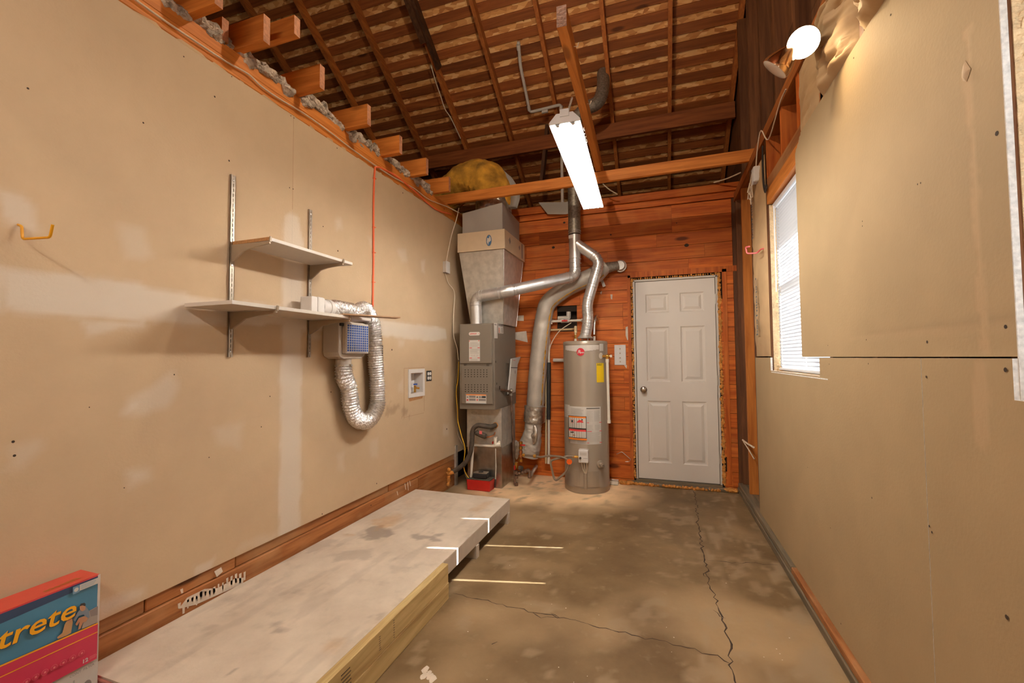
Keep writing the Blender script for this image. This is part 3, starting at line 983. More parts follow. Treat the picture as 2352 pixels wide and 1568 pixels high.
# cut ceiling joists resting on the plate
jy = [0.40, 0.86, 1.33, 1.57, 1.955, 2.375, 2.795, 3.195, 3.60]
for i, y in enumerate(jy):
    mb = MB()
    xe = -1.82 - (0.02 if i > 5 else 0) + random.uniform(-.01, .01)
    mb.mat('joist_x').box(-2.9, xe - 0.0005, y, y + 0.038, 2.870, 3.008)
    mb.mat('endgrain').quad((xe, y, 2.870), (xe, y + .038, 2.870), (xe, y + .038, 3.008), (xe, y, 3.008))
    mb.build('joist', None, wall_left, fixn=False)
    if i < len(jy) - 1:
        # blocking between joists
        mb = MB(); mb.box(-2.16, -2.12, y + .038, jy[i + 1], 2.87, 2.985); mb.build('blocking', 'joist_y', wall_left)
mb = MB(); mb.mat('joist_x').box(-2.9, -1.76, 1.70, 1.738, 2.985, 3.085); mb.mat('endgrain').quad((-1.7595, 1.70, 2.985), (-1.7595, 1.738, 2.985), (-1.7595, 1.738, 3.085), (-1.7595, 1.70, 3.085))
mb.build('joist', None, wall_left, fixn=False)
mb = MB(); mb.mat('joist_x').box(-2.3, -2.01, 1.50, 1.535, 2.875, 2.99); mb.mat('endgrain').quad((-2.0095, 1.50, 2.875), (-2.0095, 1.535, 2.875), (-2.0095, 1.535, 2.99), (-2.0095, 1.50, 2.99))
mb.build('joist', None, wall_left, fixn=False)
# loose fill insulation clumps between the joists
for i, y in enumerate(jy[:-1]):
    mb = MB()
    for k in range(4):
        cy = y + 0.038 + (jy[i + 1] - y - .038) * (k + 0.5) / 4
        blobmesh(mb, (-2.055 + random.uniform(-.01, .01), cy, 2.885 + random.uniform(-.012, .01)), (0.052, 0.07, 0.046), 4, 0.75, 17, i * 5 + k)
    mb.build('loose_insulation', 'ins_grey', wall_left, smooth=True, kind='stuff')
# grey post of the furnace closet at the wall end
mb = MB(); mb.box(-2.02, -1.985, 4.03, 4.07, 0.0, 0.40); mb.build('metal_angle', 'galv_dull', wall_left)

# ---- back wall of planks
wall_back = group_empty('wall_back', (-0.7, YB, 0), kind='structure')
DX0, DX1, DZ0, DZ1 = -0.222, 0.535, 0.055, 2.072
OX0, OX1, OZ1 = DX0 - 0.045, DX1 + 0.045, DZ1 + 0.045
rnd = random.Random(11)
HX0, HX1, HZ0, HZ1 = -1.055, -0.835, 1.665, 1.80      # opening cut for the pipes
ztop = 2.84
k = 0
z1 = ztop
while z1 > 0.02:
    z0 = max(z1 - 0.14, 0.0)
    x = -2.2
    cuts = [x]
    while x < 0.70:
        x += rnd.choice([0.45, 0.8, 1.1, 1.4, 0.95, 1.7])
        cuts.append(min(x, 0.70))
    for a, b in zip(cuts[:-1], cuts[1:]):
        segs = [(a, b)]
        if z0 < OZ1 - 0.01 and z1 <= OZ1 + 0.14:
            ns = []
            for s, e in segs:
                if e <= OX0 or s >= OX1 or z0 >= OZ1: ns.append((s, e)); continue
                if s < OX0: ns.append((s, OX0))
                if e > OX1: ns.append((OX1, e))
            segs = ns
        zz0, zz1 = z0, z1
        if z0 < HZ1 and z1 > HZ0 and (HZ1 - z0) > 0.05:
            ns = []
            for s, e in segs:
                if e <= HX0 or s >= HX1: ns.append((s, e)); continue
                if s < HX0: ns.append((s, HX0))
                if e > HX1: ns.append((HX1, e))
            segs = ns
        for s, e in segs:
            if e - s < 0.02: continue
            d = rnd.uniform(-0.002, 0.003)
            mb = MB(); mb.box(s + 0.0006, e - 0.0006, YB - 0.0 + d, YB + 0.02, zz0 + 0.002, zz1 - 0.002)
            mb.build('plank', 'plank_x', wall_back)
    z1 = z0
# plank piece above the door where a full course would cross its head
mb = MB(); mb.box(-2.3, 0.9, YB + 0.021, YB + 0.06, 0.0, 2.84)
mbx = MB()
for a, b, c, d in ((-2.3, HX0, 0, 2.84), (HX1, OX0, 0, 2.84), (HX0, HX1, 0, HZ0), (HX0, HX1, HZ1, 2.84), (OX0, OX1, OZ1, 2.84), (OX1, 0.9, 0, 2.84)):
    mbx.box(a, b, YB + 0.021, YB + 0.045, c, d)
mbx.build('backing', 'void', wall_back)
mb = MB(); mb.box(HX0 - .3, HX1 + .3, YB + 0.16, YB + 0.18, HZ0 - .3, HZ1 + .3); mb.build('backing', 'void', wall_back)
mb = MB(); mb.box(-2.2, 0.80, YB - 0.022, YB + 0.07, 2.915, 2.994); mb.build('top_plate', 'plank_x', wall_back, bevel=0.003)
mb = MB(); mb.box(-2.2, 0.80, YB - 0.006, YB + 0.07, 2.848, 2.909); mb.build('top_plate', 'plank_x', wall_back, bevel=0.003)
# corner boards
mb = MB(); mb.box(0.702, 0.812, YB - 0.004, YB + 0.05, 0.05, 2.84); mb.build('corner_board', 'gable', wall_back)
mb = MB(); mb.box(0.60, 0.64, YB - 0.006, YB - 0.001, 0.06, 2.15)
mb.box(OX0 - 0.03, OX1 + 0.15, YB - 0.006, YB - 0.001, OZ1 + 0.004, OZ1 + 0.06)
mb.box(OX0 - 0.035, OX0 - 0.002, YB - 0.006, YB - 0.001, 0.06, OZ1 + 0.03)
mb.build('door_casing', 'plank_z', wall_back)
# pale paint patches left on the planks
mb = MB()
YP = YB - 0.004
for pts in ([(1184, 725), (1203, 724), (1203, 737), (1184, 736)], [(1183, 763), (1209, 760), (1212, 786), (1183, 779)], [(1437, 751), (1446, 748), (1448, 770), (1441, 782), (1437, 770)],
            [(1433, 838), (1440, 838), (1439, 846)], [(1402, 676), (1407, 676), (1406, 688), (1403, 686)], [(1378, 672), (1383, 668), (1381, 676)]):
    mb.add([on(1, YP, *p) for p in pts], [tuple(range(len(pts)))])
mb.build('paint_patches', 'mud_print', wall_back, fixn=False)
mb = MB()
for px, py, r in ((1577, 563, 0.022), (1271, 568, 0.017), (1296, 511, 0.014), (1403, 539, 0.009), (1554, 512, 0.006)):
    p = on(1, YP + .001, px, py); mb.disc(p, (0, -1, 0), r, 12, ry=r * .8)
mb.build('knots', 'crack', wall_back, fixn=False)
# framing behind above the plate (dark cavity of the space beyond)
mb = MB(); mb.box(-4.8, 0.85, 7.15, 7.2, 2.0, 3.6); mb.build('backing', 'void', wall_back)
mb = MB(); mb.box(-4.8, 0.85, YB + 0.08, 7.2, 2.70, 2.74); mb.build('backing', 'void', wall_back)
# bottom sill beam with foam by the door
mb = MB(); mb.box(DX0 - 0.12, 0.70, YB - 0.065, YB + 0.02, 0.0, 0.028); mb.build('door_sill', 'grey_x', wall_back, bevel=0.006)
mb = MB(); rnd = random.Random(3)
for i in range(34):
    x = DX0 - 0.10 + i * 0.026
    blobmesh(mb, (x, YB - 0.055 + rnd.uniform(-.01, .01), 0.012), (0.02, 0.022, 0.016), 2, 0.6, 18, i)
for x, y in ((-0.36, 4.58), (-0.31, 4.585), (0.60, 4.60), (0.64, 4.60), (0.62, 4.62)):
    blobmesh(mb, (x, y, 0.018), (0.045, 0.03, 0.022), 3, 0.5, 14, x * 9)
mb.build('foam_sealant', 'foam_seal', wall_back, smooth=True, kind='stuff')

# ---- exterior door
door = group_empty('door_1', (0.156, YB, 0.055), kind='structure')
YD = YB + 0.012     # face of the leaf
def door_leaf():
    mb = MB()
    W_, H_ = DX1 - DX0, DZ1 - DZ0
    cols = [(0.105, 0.345), (0.455, 0.695)]
    cols = [(a * W_ / 0.80, b * W_ / 0.80) for a, b in cols]
    rows = [(0.165, 0.79), (0.985, 1.545), (1.69, 1.885)]
    us = sorted({0.0, W_} | {c for p in cols for c in p}); vs = sorted({0.0, H_} | {c for p in rows for c in p})
    def P(u, v, d=0): return (DX0 + u, YD + d, DZ0 + v)
    for i in range(len(us) - 1):
        for j in range(len(vs) - 1):
            a, b, c, d = us[i], us[i + 1], vs[j], vs[j + 1]
            if (a, b) in cols and (c, d) in rows:
                lv = [(0, 0), (0.012, 0.008), (0.026, 0.009), (0.052, 0.001)]
                for (g0, d0), (g1, d1) in zip(lv[:-1], lv[1:]):
                    q0 = [P(a + g0, c + g0, d0), P(b - g0, c + g0, d0), P(b - g0, d - g0, d0), P(a + g0, d - g0, d0)]
                    q1 = [P(a + g1, c + g1, d1), P(b - g1, c + g1, d1), P(b - g1, d - g1, d1), P(a + g1, d - g1, d1)]
                    mb.add(q0 + q1, [(k, (k + 1) % 4, 4 + (k + 1) % 4, 4 + k) for k in range(4)])
                g1, d1 = lv[-1]
                mb.quad(P(a + g1, c + g1, d1), P(b - g1, c + g1, d1), P(b - g1, d - g1, d1), P(a + g1, d - g1, d1))
            else:
                mb.quad(P(a, c), P(b, c), P(b, d), P(a, d))
    mb.box(DX0, DX1, YD + 0.012, YD + 0.044, DZ0, DZ1)
    for (x0, x1, z0, z1) in ((DX0, DX0 + .001, DZ0, DZ1), (DX1 - .001, DX1, DZ0, DZ1)):
        mb.box(x0, x1, YD, YD + 0.012, z0, z1)
    return mb
leaf = door_leaf().build('door_leaf', 'door', door, fixn=True)
mb = MB()
mb.box(DX0 - 0.022, DX0 - 0.004, YD - 0.012, YD + 0.06, 0.03, DZ1 + 0.022)
mb.box(DX1 + 0.004, DX1 + 0.022, YD - 0.012, YD + 0.06, 0.03, DZ1 + 0.022)
mb.box(DX0 - 0.022, DX1 + 0.022, YD - 0.012, YD + 0.06, DZ1 + 0.004, DZ1 + 0.022)
mb.build('door_frame', 'white', door, bevel=0.002)
mb = MB(); mb.box(DX0 - 0.02, DX1 + 0.02, YD - 0.03, YD + 0.06, 0.028, 0.05); mb.build('threshold', 'grey_x', door)
k = on(1, YD - 0.04, 1478, 895)
mb = MB(); mb.lathe([(0.033, 0), (0.033, 0.004), (0.027, 0.009), (0.012, 0.012), (0.012, 0.028), (0.022, 0.034), (0.027, 0.045), (0.025, 0.055), (0.014, 0.061), (0, 0.062)], (k.x, YD, k.z), (0, -1, 0), 24)
mb.build('door_knob', 'chrome', leaf, smooth=True)
for z in (0.30, 1.06, 1.86):
    mb = MB(); mb.box(DX1 - 0.002, DX1 + 0.012, YD - 0.010, YD, z - 0.045, z + 0.045); mb.cyl((DX1 + 0.004, YD - 0.012, z - .048), (DX1 + 0.004, YD - 0.012, z + .048), 0.005, 8)
    mb.build('hinge', 'galv_dull', door)
mb = MB(); rnd = random.Random(8)
def foamline(mb, a, b, r, step=0.022, sd=1):
    a = Vector(a); b = Vector(b); L_ = (b - a).length; n = int(L_ / step)
    for i in range(n + 1):
        p = a + (b - a) * (i / n)
        q = r * rnd.uniform(0.6, 1.3)
        blobmesh(mb, p + Vector((rnd.uniform(-.3, .3) * r, 0, rnd.uniform(-.3, .3) * r)), (q, q * 0.55, q * 1.2), 1, 0.5, 25, i * sd)
foamline(mb, (DX0 - 0.036, YB + 0.002, 0.06), (DX0 - 0.034, YB + 0.002, DZ1 + .03), 0.012, sd=1)
foamline(mb, (DX1 + 0.036, YB + 0.002, 0.06), (DX1 + 0.036, YB + 0.002, DZ1 + .03), 0.017, sd=2)
foamline(mb, (DX0 - 0.03, YB + 0.002, DZ1 + 0.034), (DX1 + .03, YB + 0.002, DZ1 + .034), 0.010, sd=3)
mb.build('foam_sealant', 'foam_seal', door, smooth=True, kind='stuff')
mb = MB(); mb.box(OX0 - .2, OX1 + .2, YB + 0.075, YB + 0.08, -0.05, OZ1 + .2); mb.build('backing', 'void', door)

# ---- right wall
wall_right = group_empty('wall_right', (XR, 1.5, 0), kind='structure')
SX0, SX1 = XR + 0.0135, 0.815
rp = lambda pts: px_poly(0, XR, pts, 1, 2)
TAPE = [([(2216, 60), (2226, 60), (2236, 300), (2252, 560), (2272, 812), (2252, 812), (2238, 560), (2226, 320), (2212, 180)], 1.0),
        ([(2250, 828), (2276, 830), (2278, 900), (2284, 1000), (2270, 1034), (2250, 1020), (2246, 900)], 1.0)]
def rw_paint(P):
    B = np.zeros(len(P))
    for i, (pl, a) in enumerate(TAPE):
        B = np.maximum(B, a * soft(P, rp(pl), 0.008, 0.03, i, 30))
    B = np.maximum(B, 0.6 * soft(P, [(1.0, 1.345), (2.05, 1.352), (2.05, 1.360), (1.0, 1.362)], 0.01, 0.01, 3))
    G = 0.15 * soft(P, [(1.2, 1.35), (1.9, 1.36), (1.9, 1.375), (1.2, 1.38)], 0.02, 0.02, 3)
    R = np.zeros(len(P))
    return np.stack([R, G, B], 1)
rmap = lambda u, v: Vector((XR, u, v))
zs = 1.283
def in_up(u, v): return not (v > 2.447 - max(0, (u - 2.55)) * 0.6)
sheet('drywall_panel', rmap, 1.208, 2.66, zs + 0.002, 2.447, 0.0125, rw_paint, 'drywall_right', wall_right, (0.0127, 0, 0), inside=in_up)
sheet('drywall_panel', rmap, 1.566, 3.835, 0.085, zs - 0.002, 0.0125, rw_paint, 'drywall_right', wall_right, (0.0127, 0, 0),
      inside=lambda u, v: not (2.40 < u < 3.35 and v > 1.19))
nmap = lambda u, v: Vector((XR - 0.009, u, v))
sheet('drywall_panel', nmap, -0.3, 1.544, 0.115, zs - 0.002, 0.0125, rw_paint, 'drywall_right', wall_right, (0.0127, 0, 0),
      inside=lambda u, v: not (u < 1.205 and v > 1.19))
mb = MB(); mb.box(XR, XR + .0127, -2.4, -0.3, 0.1, 2.44); mb.build('drywall_panel', 'drywall_plain', wall_right)
mb = MB(); mb.box(XR, XR + .0127, -0.3, 0.28, zs, 2.44); mb.build('drywall_panel', 'drywall_plain', wall_right)
# pale cut edge of the sheet beside the near window
mb = MB(); mb.box(XR + 0.0005, XR + 0.0125, 1.2055, 1.2085, 1.19, 2.447); mb.build('cut_edge', 'gypsum', wall_right)
mb = MB()
for px, py, s in ((2290, 306, 6), (2310, 849, 6), (2135, 1208, 4), (2141, 1222, 4), (2313, 1417, 6), (1990, 780, 3), (1981, 519, 3), (1981, 508, 3), (1902, 793, 3), (1905, 836, 3), (2130, 785, 5), (2310, 750, 5),
                  (2046, 34, 4), (1961, 133, 4), (2108, 423, 3), (2115, 420, 3), (2003, 1143, 4), (1932, 1432, 4), (1908, 1212, 3), (1995, 835, 3), (1855, 1073, 3), (2128, 865, 4)):
    p = on(0, XR - .01 if (px > 2125 and py > 820) else XR, px, py)
    mb.disc(p + Vector((-0.0006, 0, 0)), (-1, 0, 0), s * 0.0009, 8)
mb.build('screw_holes', 'crack', wall_right, fixn=False)
# curled paper flap on the torn tape
def flap(pts, bulge):
    mb = MB()
    q = [on(0, XR, *p) for p in pts]
    c = sum(q, Vector()) / len(q) + Vector((-bulge, 0, 0))
    n = len(q); c2 = [p * .5 + c * .5 + Vector((-bulge * .35, 0, 0)) for p in q]
    mb.add([p + Vector((-0.001, 0, 0)) for p in q] + c2 + [c], [(i, (i + 1) % n, n + (i + 1) % n, n + i) for i in range(n)] + [(n + i, n + (i + 1) % n, 2 * n) for i in range(n)])
    mb.build('paper_flap', 'drywall_plain', wall_right, smooth=True, fixn=False)
flap([(2218, 138), (2224, 148), (2231, 158), (2227, 172), (2221, 188), (2213, 186), (2214, 165)], 0.008)
flap([(2262, 872), (2270, 862), (2290, 860), (2294, 866), (2280, 872), (2268, 892), (2258, 890)], 0.008)
# studs, plates, header
studs = [4.60, 4.29, 3.885, 3.375, 2.96, 2.55, 2.27, 1.86, 1.46, 1.17]
for y in (4.60, 4.29, 3.885, 3.354):
    mb = MB(); mb.box(SX0, SX1, y, y + 0.038, 0.086, 2.80); mb.build('stud', 'joist_z' if y == 4.29 else 'gable', wall_right)
for y in (2.27, 1.86, 1.46, 1.21, 0.26, -0.2, -0.7, -1.2, -1.7, -2.2):
    mb = MB(); mb.box(SX0, SX1, y, y + 0.038, 0.086, 2.80); mb.build('stud', 'gable', wall_right)
mb = MB(); mb.box(SX0 - .004, SX1, 2.28, 3.352, 2.335, 2.43); mb.build('header', 'joist_y', wall_right)
mb = MB(); mb.box(SX0, SX1, 2.28, 3.37, 2.433, 2.51); mb.build('header', 'sill_y', wall_right)
for y in (3.332, 2.95, 2.62):
    mb = MB(); mb.box(SX0, SX1, y, y + 0.038, 2.512, 2.80); mb.build('cripple_stud', 'plank_z', wall_right)
mb = MB(); mb.box(SX0 - .004, SX1, 0.298, 1.21, 2.335, 2.50); mb.build('header', 'joist_y', wall_right)
mb = MB(); mb.box(SX0, SX1, 2.28, 3.352, 1.12, 1.185); mb.build('rough_sill', 'joist_y', wall_right)
mb = MB(); mb.box(SX0, SX1, 0.298, 1.21, 1.12, 1.185); mb.build('rough_sill', 'joist_y', wall_right)
mb = MB(); mb.box(SX0 - 0.01, SX1, -2.4, YB, 2.80, 2.84); mb.build('top_plate', 'rafter_y', wall_right)
mb = MB(); mb.box(SX0 - 0.006, SX1, -2.4, YB, 2.842, 2.88); mb.build('top_plate', 'rafter_y', wall_right)
a_ = math.atan(0.684)
def roof_z(y):
    return 4.14 - 0.684 * (y - 4.65) if y > 2.0 else 4.14 + 0.684 * 2.65 - 0.684 * (2.0 - y)
y = 4.29
while y > -2.3:
    mb = MB(); mb.box(SX0 + .01, SX1, y, y + 0.038, 2.882, roof_z(y + .038)); mb.build('gable_stud', 'gable', wall_right)
    y -= 0.406
for z0 in np.arange(0.0, 5.9, 0.185):
    # exterior sheathing boards seen between the studs; broken at the window openings
    segs = [(-2.4, 0.29), (1.215, 2.36), (3.36, 6.9)] if (z0 + 0.185 > 1.19 and z0 < 2.33) else [(-2.4, 1.9), (1.905, 6.9)]
    for a, b in segs:
        z1_ = z0 + 0.183
        if z0 > 3.0:
            ym = 4.65 + (4.14 + 0.12 - z0) / 0.684; yn = 2.0 - (5.95 + .12 - z0) / 0.684
            a, b = max(a, yn), min(b, ym)
        if b - a > 0.05:
            mb = MB(); mb.box(SX1 + 0.001, SX1 + 0.02, a, b, z0, z1_); mb.build('sheathing_board', 'gable' if z0 > 2.8 else 'dark_y', wall_right)
mb = MB(); mb.box(0.686, SX1, -2.4, YB, 0.0, 0.045); mb.build('mud_sill', 'grey_y', wall_right, bevel=0.004)
mb = MB(); mb.box(0.692, SX1, -2.4, 2.9, 0.0465, 0.084); mb.build('bottom_plate', 'sill_y', wall_right, bevel=0.004)
mb = MB(); mb.box(0.692, SX1, 2.905, YB, 0.0465, 0.084); mb.build('bottom_plate', 'grey_y', wall_right, bevel=0.004)
# outer skin blocks outdoor light
mb = MB()
for a, b, c, d in ((-2.4, 0.29, 0, 2.9), (0.29, 1.215, 0, 1.18), (0.29, 1.215, 2.34, 2.9), (1.215, 2.36, 0, 2.9), (2.36, 3.36, 0, 1.18), (2.36, 3.36, 2.34, 2.9), (3.36, 7.2, 0, 2.9)):
    mb.box(SX1 + 0.021, SX1 + 0.04, a, b, c, d)
mb.box(SX1 + 0.021, SX1 + 0.04, -2.4, 7.2, 2.9, 6.3)
mb.build('siding', 'void', wall_right)

# kraft faced batts
def batt(y0, y1, z0, z1, bulge, seed, name='insulation_batt', wr=0.006, xb=None):
    xb = SX0 + 0.006 if xb is None else xb
    mb = MB(); nu, nv = 14, 60
    vs = []
    for i in range(nu + 1):
        for j in range(nv + 1):
            u = i / nu; v = j / nv
            e = math.sin(PI * u) ** 0.6 * min(1, math.sin(PI * v) * 3 + .15)
            n = mnoise.fractal(Vector((u * 2.2 + seed, v * (z1 - z0) * 7, seed)), 0.8, 2.1, 4)
            w_ = 1 - abs(math.sin(v * (z1 - z0) * 22 + seed + 2.5 * n + u * 3))
            vs.append((xb - bulge * e * (1 + 0.25 * n) + wr * w_ * e * 1.5, y0 + (y1 - y0) * u, z0 + (z1 - z0) * v))
    fs = [(i * (nv + 1) + j, (i + 1) * (nv + 1) + j, (i + 1) * (nv + 1) + j + 1, i * (nv + 1) + j + 1) for i in range(nu) for j in range(nv)]
    mb.add(vs, fs)
    return mb.build(name, 'kraft', wall_right, smooth=True, fixn=False)
batt(3.412, 3.885, 1.29, 2.72, 0.030, 1.3)
batt(2.30, 2.62, 2.45, 2.80, 0.02, 4.1)
batt(1.90, 2.268, 2.44, 2.80, 0.075, 7.7, wr=0.022)
batt(1.50, 1.858, 2.44, 2.80, 0.10, 9.2, wr=0.028)
batt(3.39, 3.885, 0.09, 1.27, 0.01, 3.3)
batt(1.22, 1.458, 2.45, 2.80, 0.06, 5.2, wr=0.02)
# printing on the kraft paper, running down the face
def kf(z, y):
    return lambda u, v, off: Vector((SX0 - 0.034 - off, y + v, z - u))
flatcol('blue_grey', (0.05, 0.08, 0.10))
decal('paper_print', kf(1.88, 3.60), [('t', 'CertainTeed', 0, 0, 0.085, 'ink_blue_grey', 0, 'LEFT', 0.001)], wall_right)
decal('paper_print', kf(2.62, 3.66), [('t', 'CertainTeed', 0, 0, 0.085, 'ink_blue_grey', 0, 'LEFT', 0.001)], wall_right)

# ---- windows
def window(name, y0, y1, slits, nslat_mat='slat'):
    z0, z1 = 1.187, 2.333
    wdw = group_empty(name, (0.79, (y0 + y1) / 2, z0), kind='structure')
    xf = 0.762; xo = 0.835
    fr = 0.035
    for a, b, c, d, n in ((y0, y1, z0, z0 + fr, 'frame_rail'), (y0, y1, z1 - fr, z1, 'frame_rail'), (y0, y0 + fr, z0, z1, 'frame_jamb'), (y1 - fr, y1, z0, z1, 'frame_jamb')):
        mb = MB(); mb.box(0.795, xo, a, b, c, d); mb.build(n, 'vinyl', wdw, bevel=0.003)
    zm = (z0 + z1) / 2 + 0.0
    mb = MB(); mb.box(0.800, 0.828, y0 + fr, y1 - fr, zm - 0.02, zm + 0.02); mb.build('meeting_rail', 'vinyl', wdw)
    mb = MB(); mb.box(0.817, 0.820, y0 + fr, y1 - fr, z0 + fr, zm - .02); mb.build('pane', 'glass', wdw)
    mb = MB(); mb.box(0.817, 0.820, y0 + fr, y1 - fr, zm + .02, z1 - fr); mb.build('pane', 'glass', wdw)
    # head rail, slats, bottom rail, wand
    mb = MB(); mb.box(0.756, 0.790, y0 + .02, y1 - .015, z1 - 0.036, z1 - 0.004); mb.build('head_rail', 'vinyl', wdw, bevel=0.003)
    mb = MB(); mb.box(0.764, 0.786, y0 + .02, y1 - .018, z0 + 0.012, z0 + 0.026); mb.build('bottom_rail', 'vinyl', wdw, bevel=0.002)
    zz = z0 + 0.04; pitch = 0.0215
    ysg = [y0 + .02] + [s for q in slits for s in (q - 0.0038, q + 0.0038)] + [y1 - .018]
    me = None
    while zz < z1 - 0.045:
        if me is None:
            mb = MB()
            for a, b in zip(ysg[0::2], ysg[1::2]):
                pr = []
                for k in range(5):
                    t = k / 4 - 0.5
                    # closed: nearly upright, slightly crowned
                    pr.append((0.775 - t * 0.008 - 0.0022 * (1 - 4 * t * t), t * 0.026))
                vs = [(p[0], a, zz + p[1]) for p in pr] + [(p[0], b, zz + p[1]) for p in pr]
                mb.add(vs, [(i, i + 1, 6 + i, 5 + i) for i in range(4)])
            o = mb.build('slat', nslat_mat, wdw, smooth=True, fixn=False)
            me = o.data; l0 = o.location.copy(); zz0 = zz
        else:
            o = bpy.data.objects.new('slat', me); COL.objects.link(o); o.parent = wdw
            o.location = l0 + Vector((0, 0, zz - zz0))
        zz += pitch
    return wdw
w1 = window('window_1', 2.30, 3.352, [2.79, 3.277])
w2 = window('window_2', 0.298, 1.21, [])
for wd, y0, y1 in ((w1, 2.30, 3.352), (w2, 0.298, 1.21)):
    mb = MB(); rnd = random.Random(9)
    for yy, sgn in ((y0, 1), (y1, -1)):
        z = 1.20
        while z < 2.33:
            q = rnd.uniform(0.008, 0.014)
            blobmesh(mb, (0.776 + rnd.uniform(-.012, .016), yy + sgn * 0.003, z), (q * 1.7, q * .55, q), 1, 0.5, 25, z * 9)
            z += 0.013
    y = y0
    while y < y1:
        blobmesh(mb, (0.775, y, 1.187), (0.018, 0.014, 0.006), 1, 0.5, 25, y * 9); y += 0.018
    mb.build('foam_sealant', 'foam_pale', wd, smooth=True, kind='stuff')
    mb = MB(); mb.box(0.738, 0.795, y1 - 0.003, y1 - 0.0005, 1.19, 2.33); mb.build('reveal', 'foam_pale', wd)
mb = MB(); mb.cyl((0.752, 3.285, 2.30), (0.750, 3.283, 1.72), 0.004, 8); mb.build('wand', 'vinyl', w1, smooth=True)
mb = MB(); mb.box(XR - 0.001, 0.76, 2.3, 3.33, 1.181, 1.1865); mb.build('window_sill', 'gypsum', w1)
mb = MB(); mb.box(XR - 0.001, 0.76, 0.3, 1.206, 1.181, 1.1865); mb.build('window_sill', 'gypsum', w2)

# ---- roof
ceiling = group_empty('ceiling', (-1.5, 4.0, 4.5), kind='structure')
RO = Vector((0, 4.65, 4.14)); Rt = Vector((0, math.cos(a_), -math.sin(a_))); Rn = Vector((0, math.sin(a_), math.cos(a_)))
def RP(x, s, h): return Vector((x, 0, 0)) + RO + Rt * s + Rn * h
def slope_box(x0, x1, s0, s1, h0, h1):
    mb = MB()
    return mb.hexa([RP(x0, s0, h0), RP(x1, s0, h0), RP(x1, s1, h0), RP(x0, s1, h0)], [RP(x0, s0, h1), RP(x1, s0, h1), RP(x1, s1, h1), RP(x0, s1, h1)])
rnd = random.Random(21)
s = -0.94 + 0.0315 - 0.152 * 8
while s < 2.9:
    cuts = [-4.8, rnd.choice([-3.50, -2.28, -1.67, -1.06]), rnd.choice([-0.45, 0.165, 9]), 0.80]
    cuts = sorted(c for c in cuts if c <= 0.80)
    grey = s < -1.72 + 0.1 and rnd.random() < 0.5
    for a, b in zip(cuts[:-1], cuts[1:]):
        d = rnd.uniform(-0.003, 0.003)
        mb = slope_box(a + .001, b - .001, s + d, s + 0.084 + d, 0.089, 0.108)
        mb.build('roof_board', 'roof_x', ceiling)
    s += 0.152
slope_box(-4.8, 0.83, -2.9, 3.05, 0.109, 0.122).build('sheathing_sheet', 'osb', ceiling)
for k in range(-1, 8):
    x = 0.164 - 0.61 * k
    slope_box(x - 0.019, x + 0.019, -2.9, 2.95, 0.0, 0.0885).build('rafter', 'rafter_y', ceiling)
# dark sister beside the third rafter and its split end
slope_box(-2.255, -2.215, -2.2, -0.62, -0.035, 0.054).build('rafter', 'dark_y', ceiling)
slope_box(-2.30, -2.24, -2.2, -0.9, -0.075, -0.002).build('rafter', 'dark_y', ceiling)
# purlin under the rafters
zp = roof_z(4.93)
mb = MB(); mb.box(-4.8, 0.80, 4.90, 4.94, zp - 0.175, zp - 0.008); mb.build('purlin', 'roof_x', ceiling)
mb = MB(); mb.beam(on(1, 4.96, 1258, 290), on(1, 4.96, 1244, 425), 0.038, 0.089, (0, 1, 0)); mb.build('post', 'dark_z', ceiling)
# plain back slope, ends and ridge closing the roof
mb = MB(); zr = roof_z(2.0)
mb.hexa([(-4.8, -2.5, zr - .684 * 4.5 + .1), (0.85, -2.5, zr - .684 * 4.5 + .1), (0.85, 2.05, zr + .12), (-4.8, 2.05, zr + .12)],
        [(-4.8, -2.5, zr - .684 * 4.5 + .14), (0.85, -2.5, zr - .684 * 4.5 + .14), (0.85, 2.05, zr + .16), (-4.8, 2.05, zr + .16)])
mb.build('back_slope', 'roof_x', ceiling)
slope_box(-4.8, 0.86, -3.35, 3.1, 0.123, 0.14).build('roof_deck', 'void', ceiling)
mb = MB(); mb.box(-4.84, -4.8, -2.5, 7.2, 2.6, 6.3); mb.build('gable_end', 'void', ceiling)
mb = MB(); mb.box(-4.8, -2.14, -2.5, 7.2, 2.80, 2.86); mb.build('attic_floor', 'void', ceiling)
mb = MB(); mb.box(-2.14, -2.0, YB, 7.2, 2.74, 2.80); mb.build('attic_floor', 'void', ceiling)
mb = MB(); mb.box(0.86, 1.80, -2.6, 7.3, 2.90, 2.96); mb.build('eave_sun_block', 'void', ceiling)  # unseen overhang added to shade the window top and shorten the sun stripes
# rear wall behind the photographer
wall_front = group_empty('wall_front', (-0.6, -2.4, 0), kind='structure')
mb = MB(); mb.box(-4.8, 0.85, -2.45, -2.4, 0, 3.2); mb.build('drywall_panel', 'drywall_plain', wall_front)

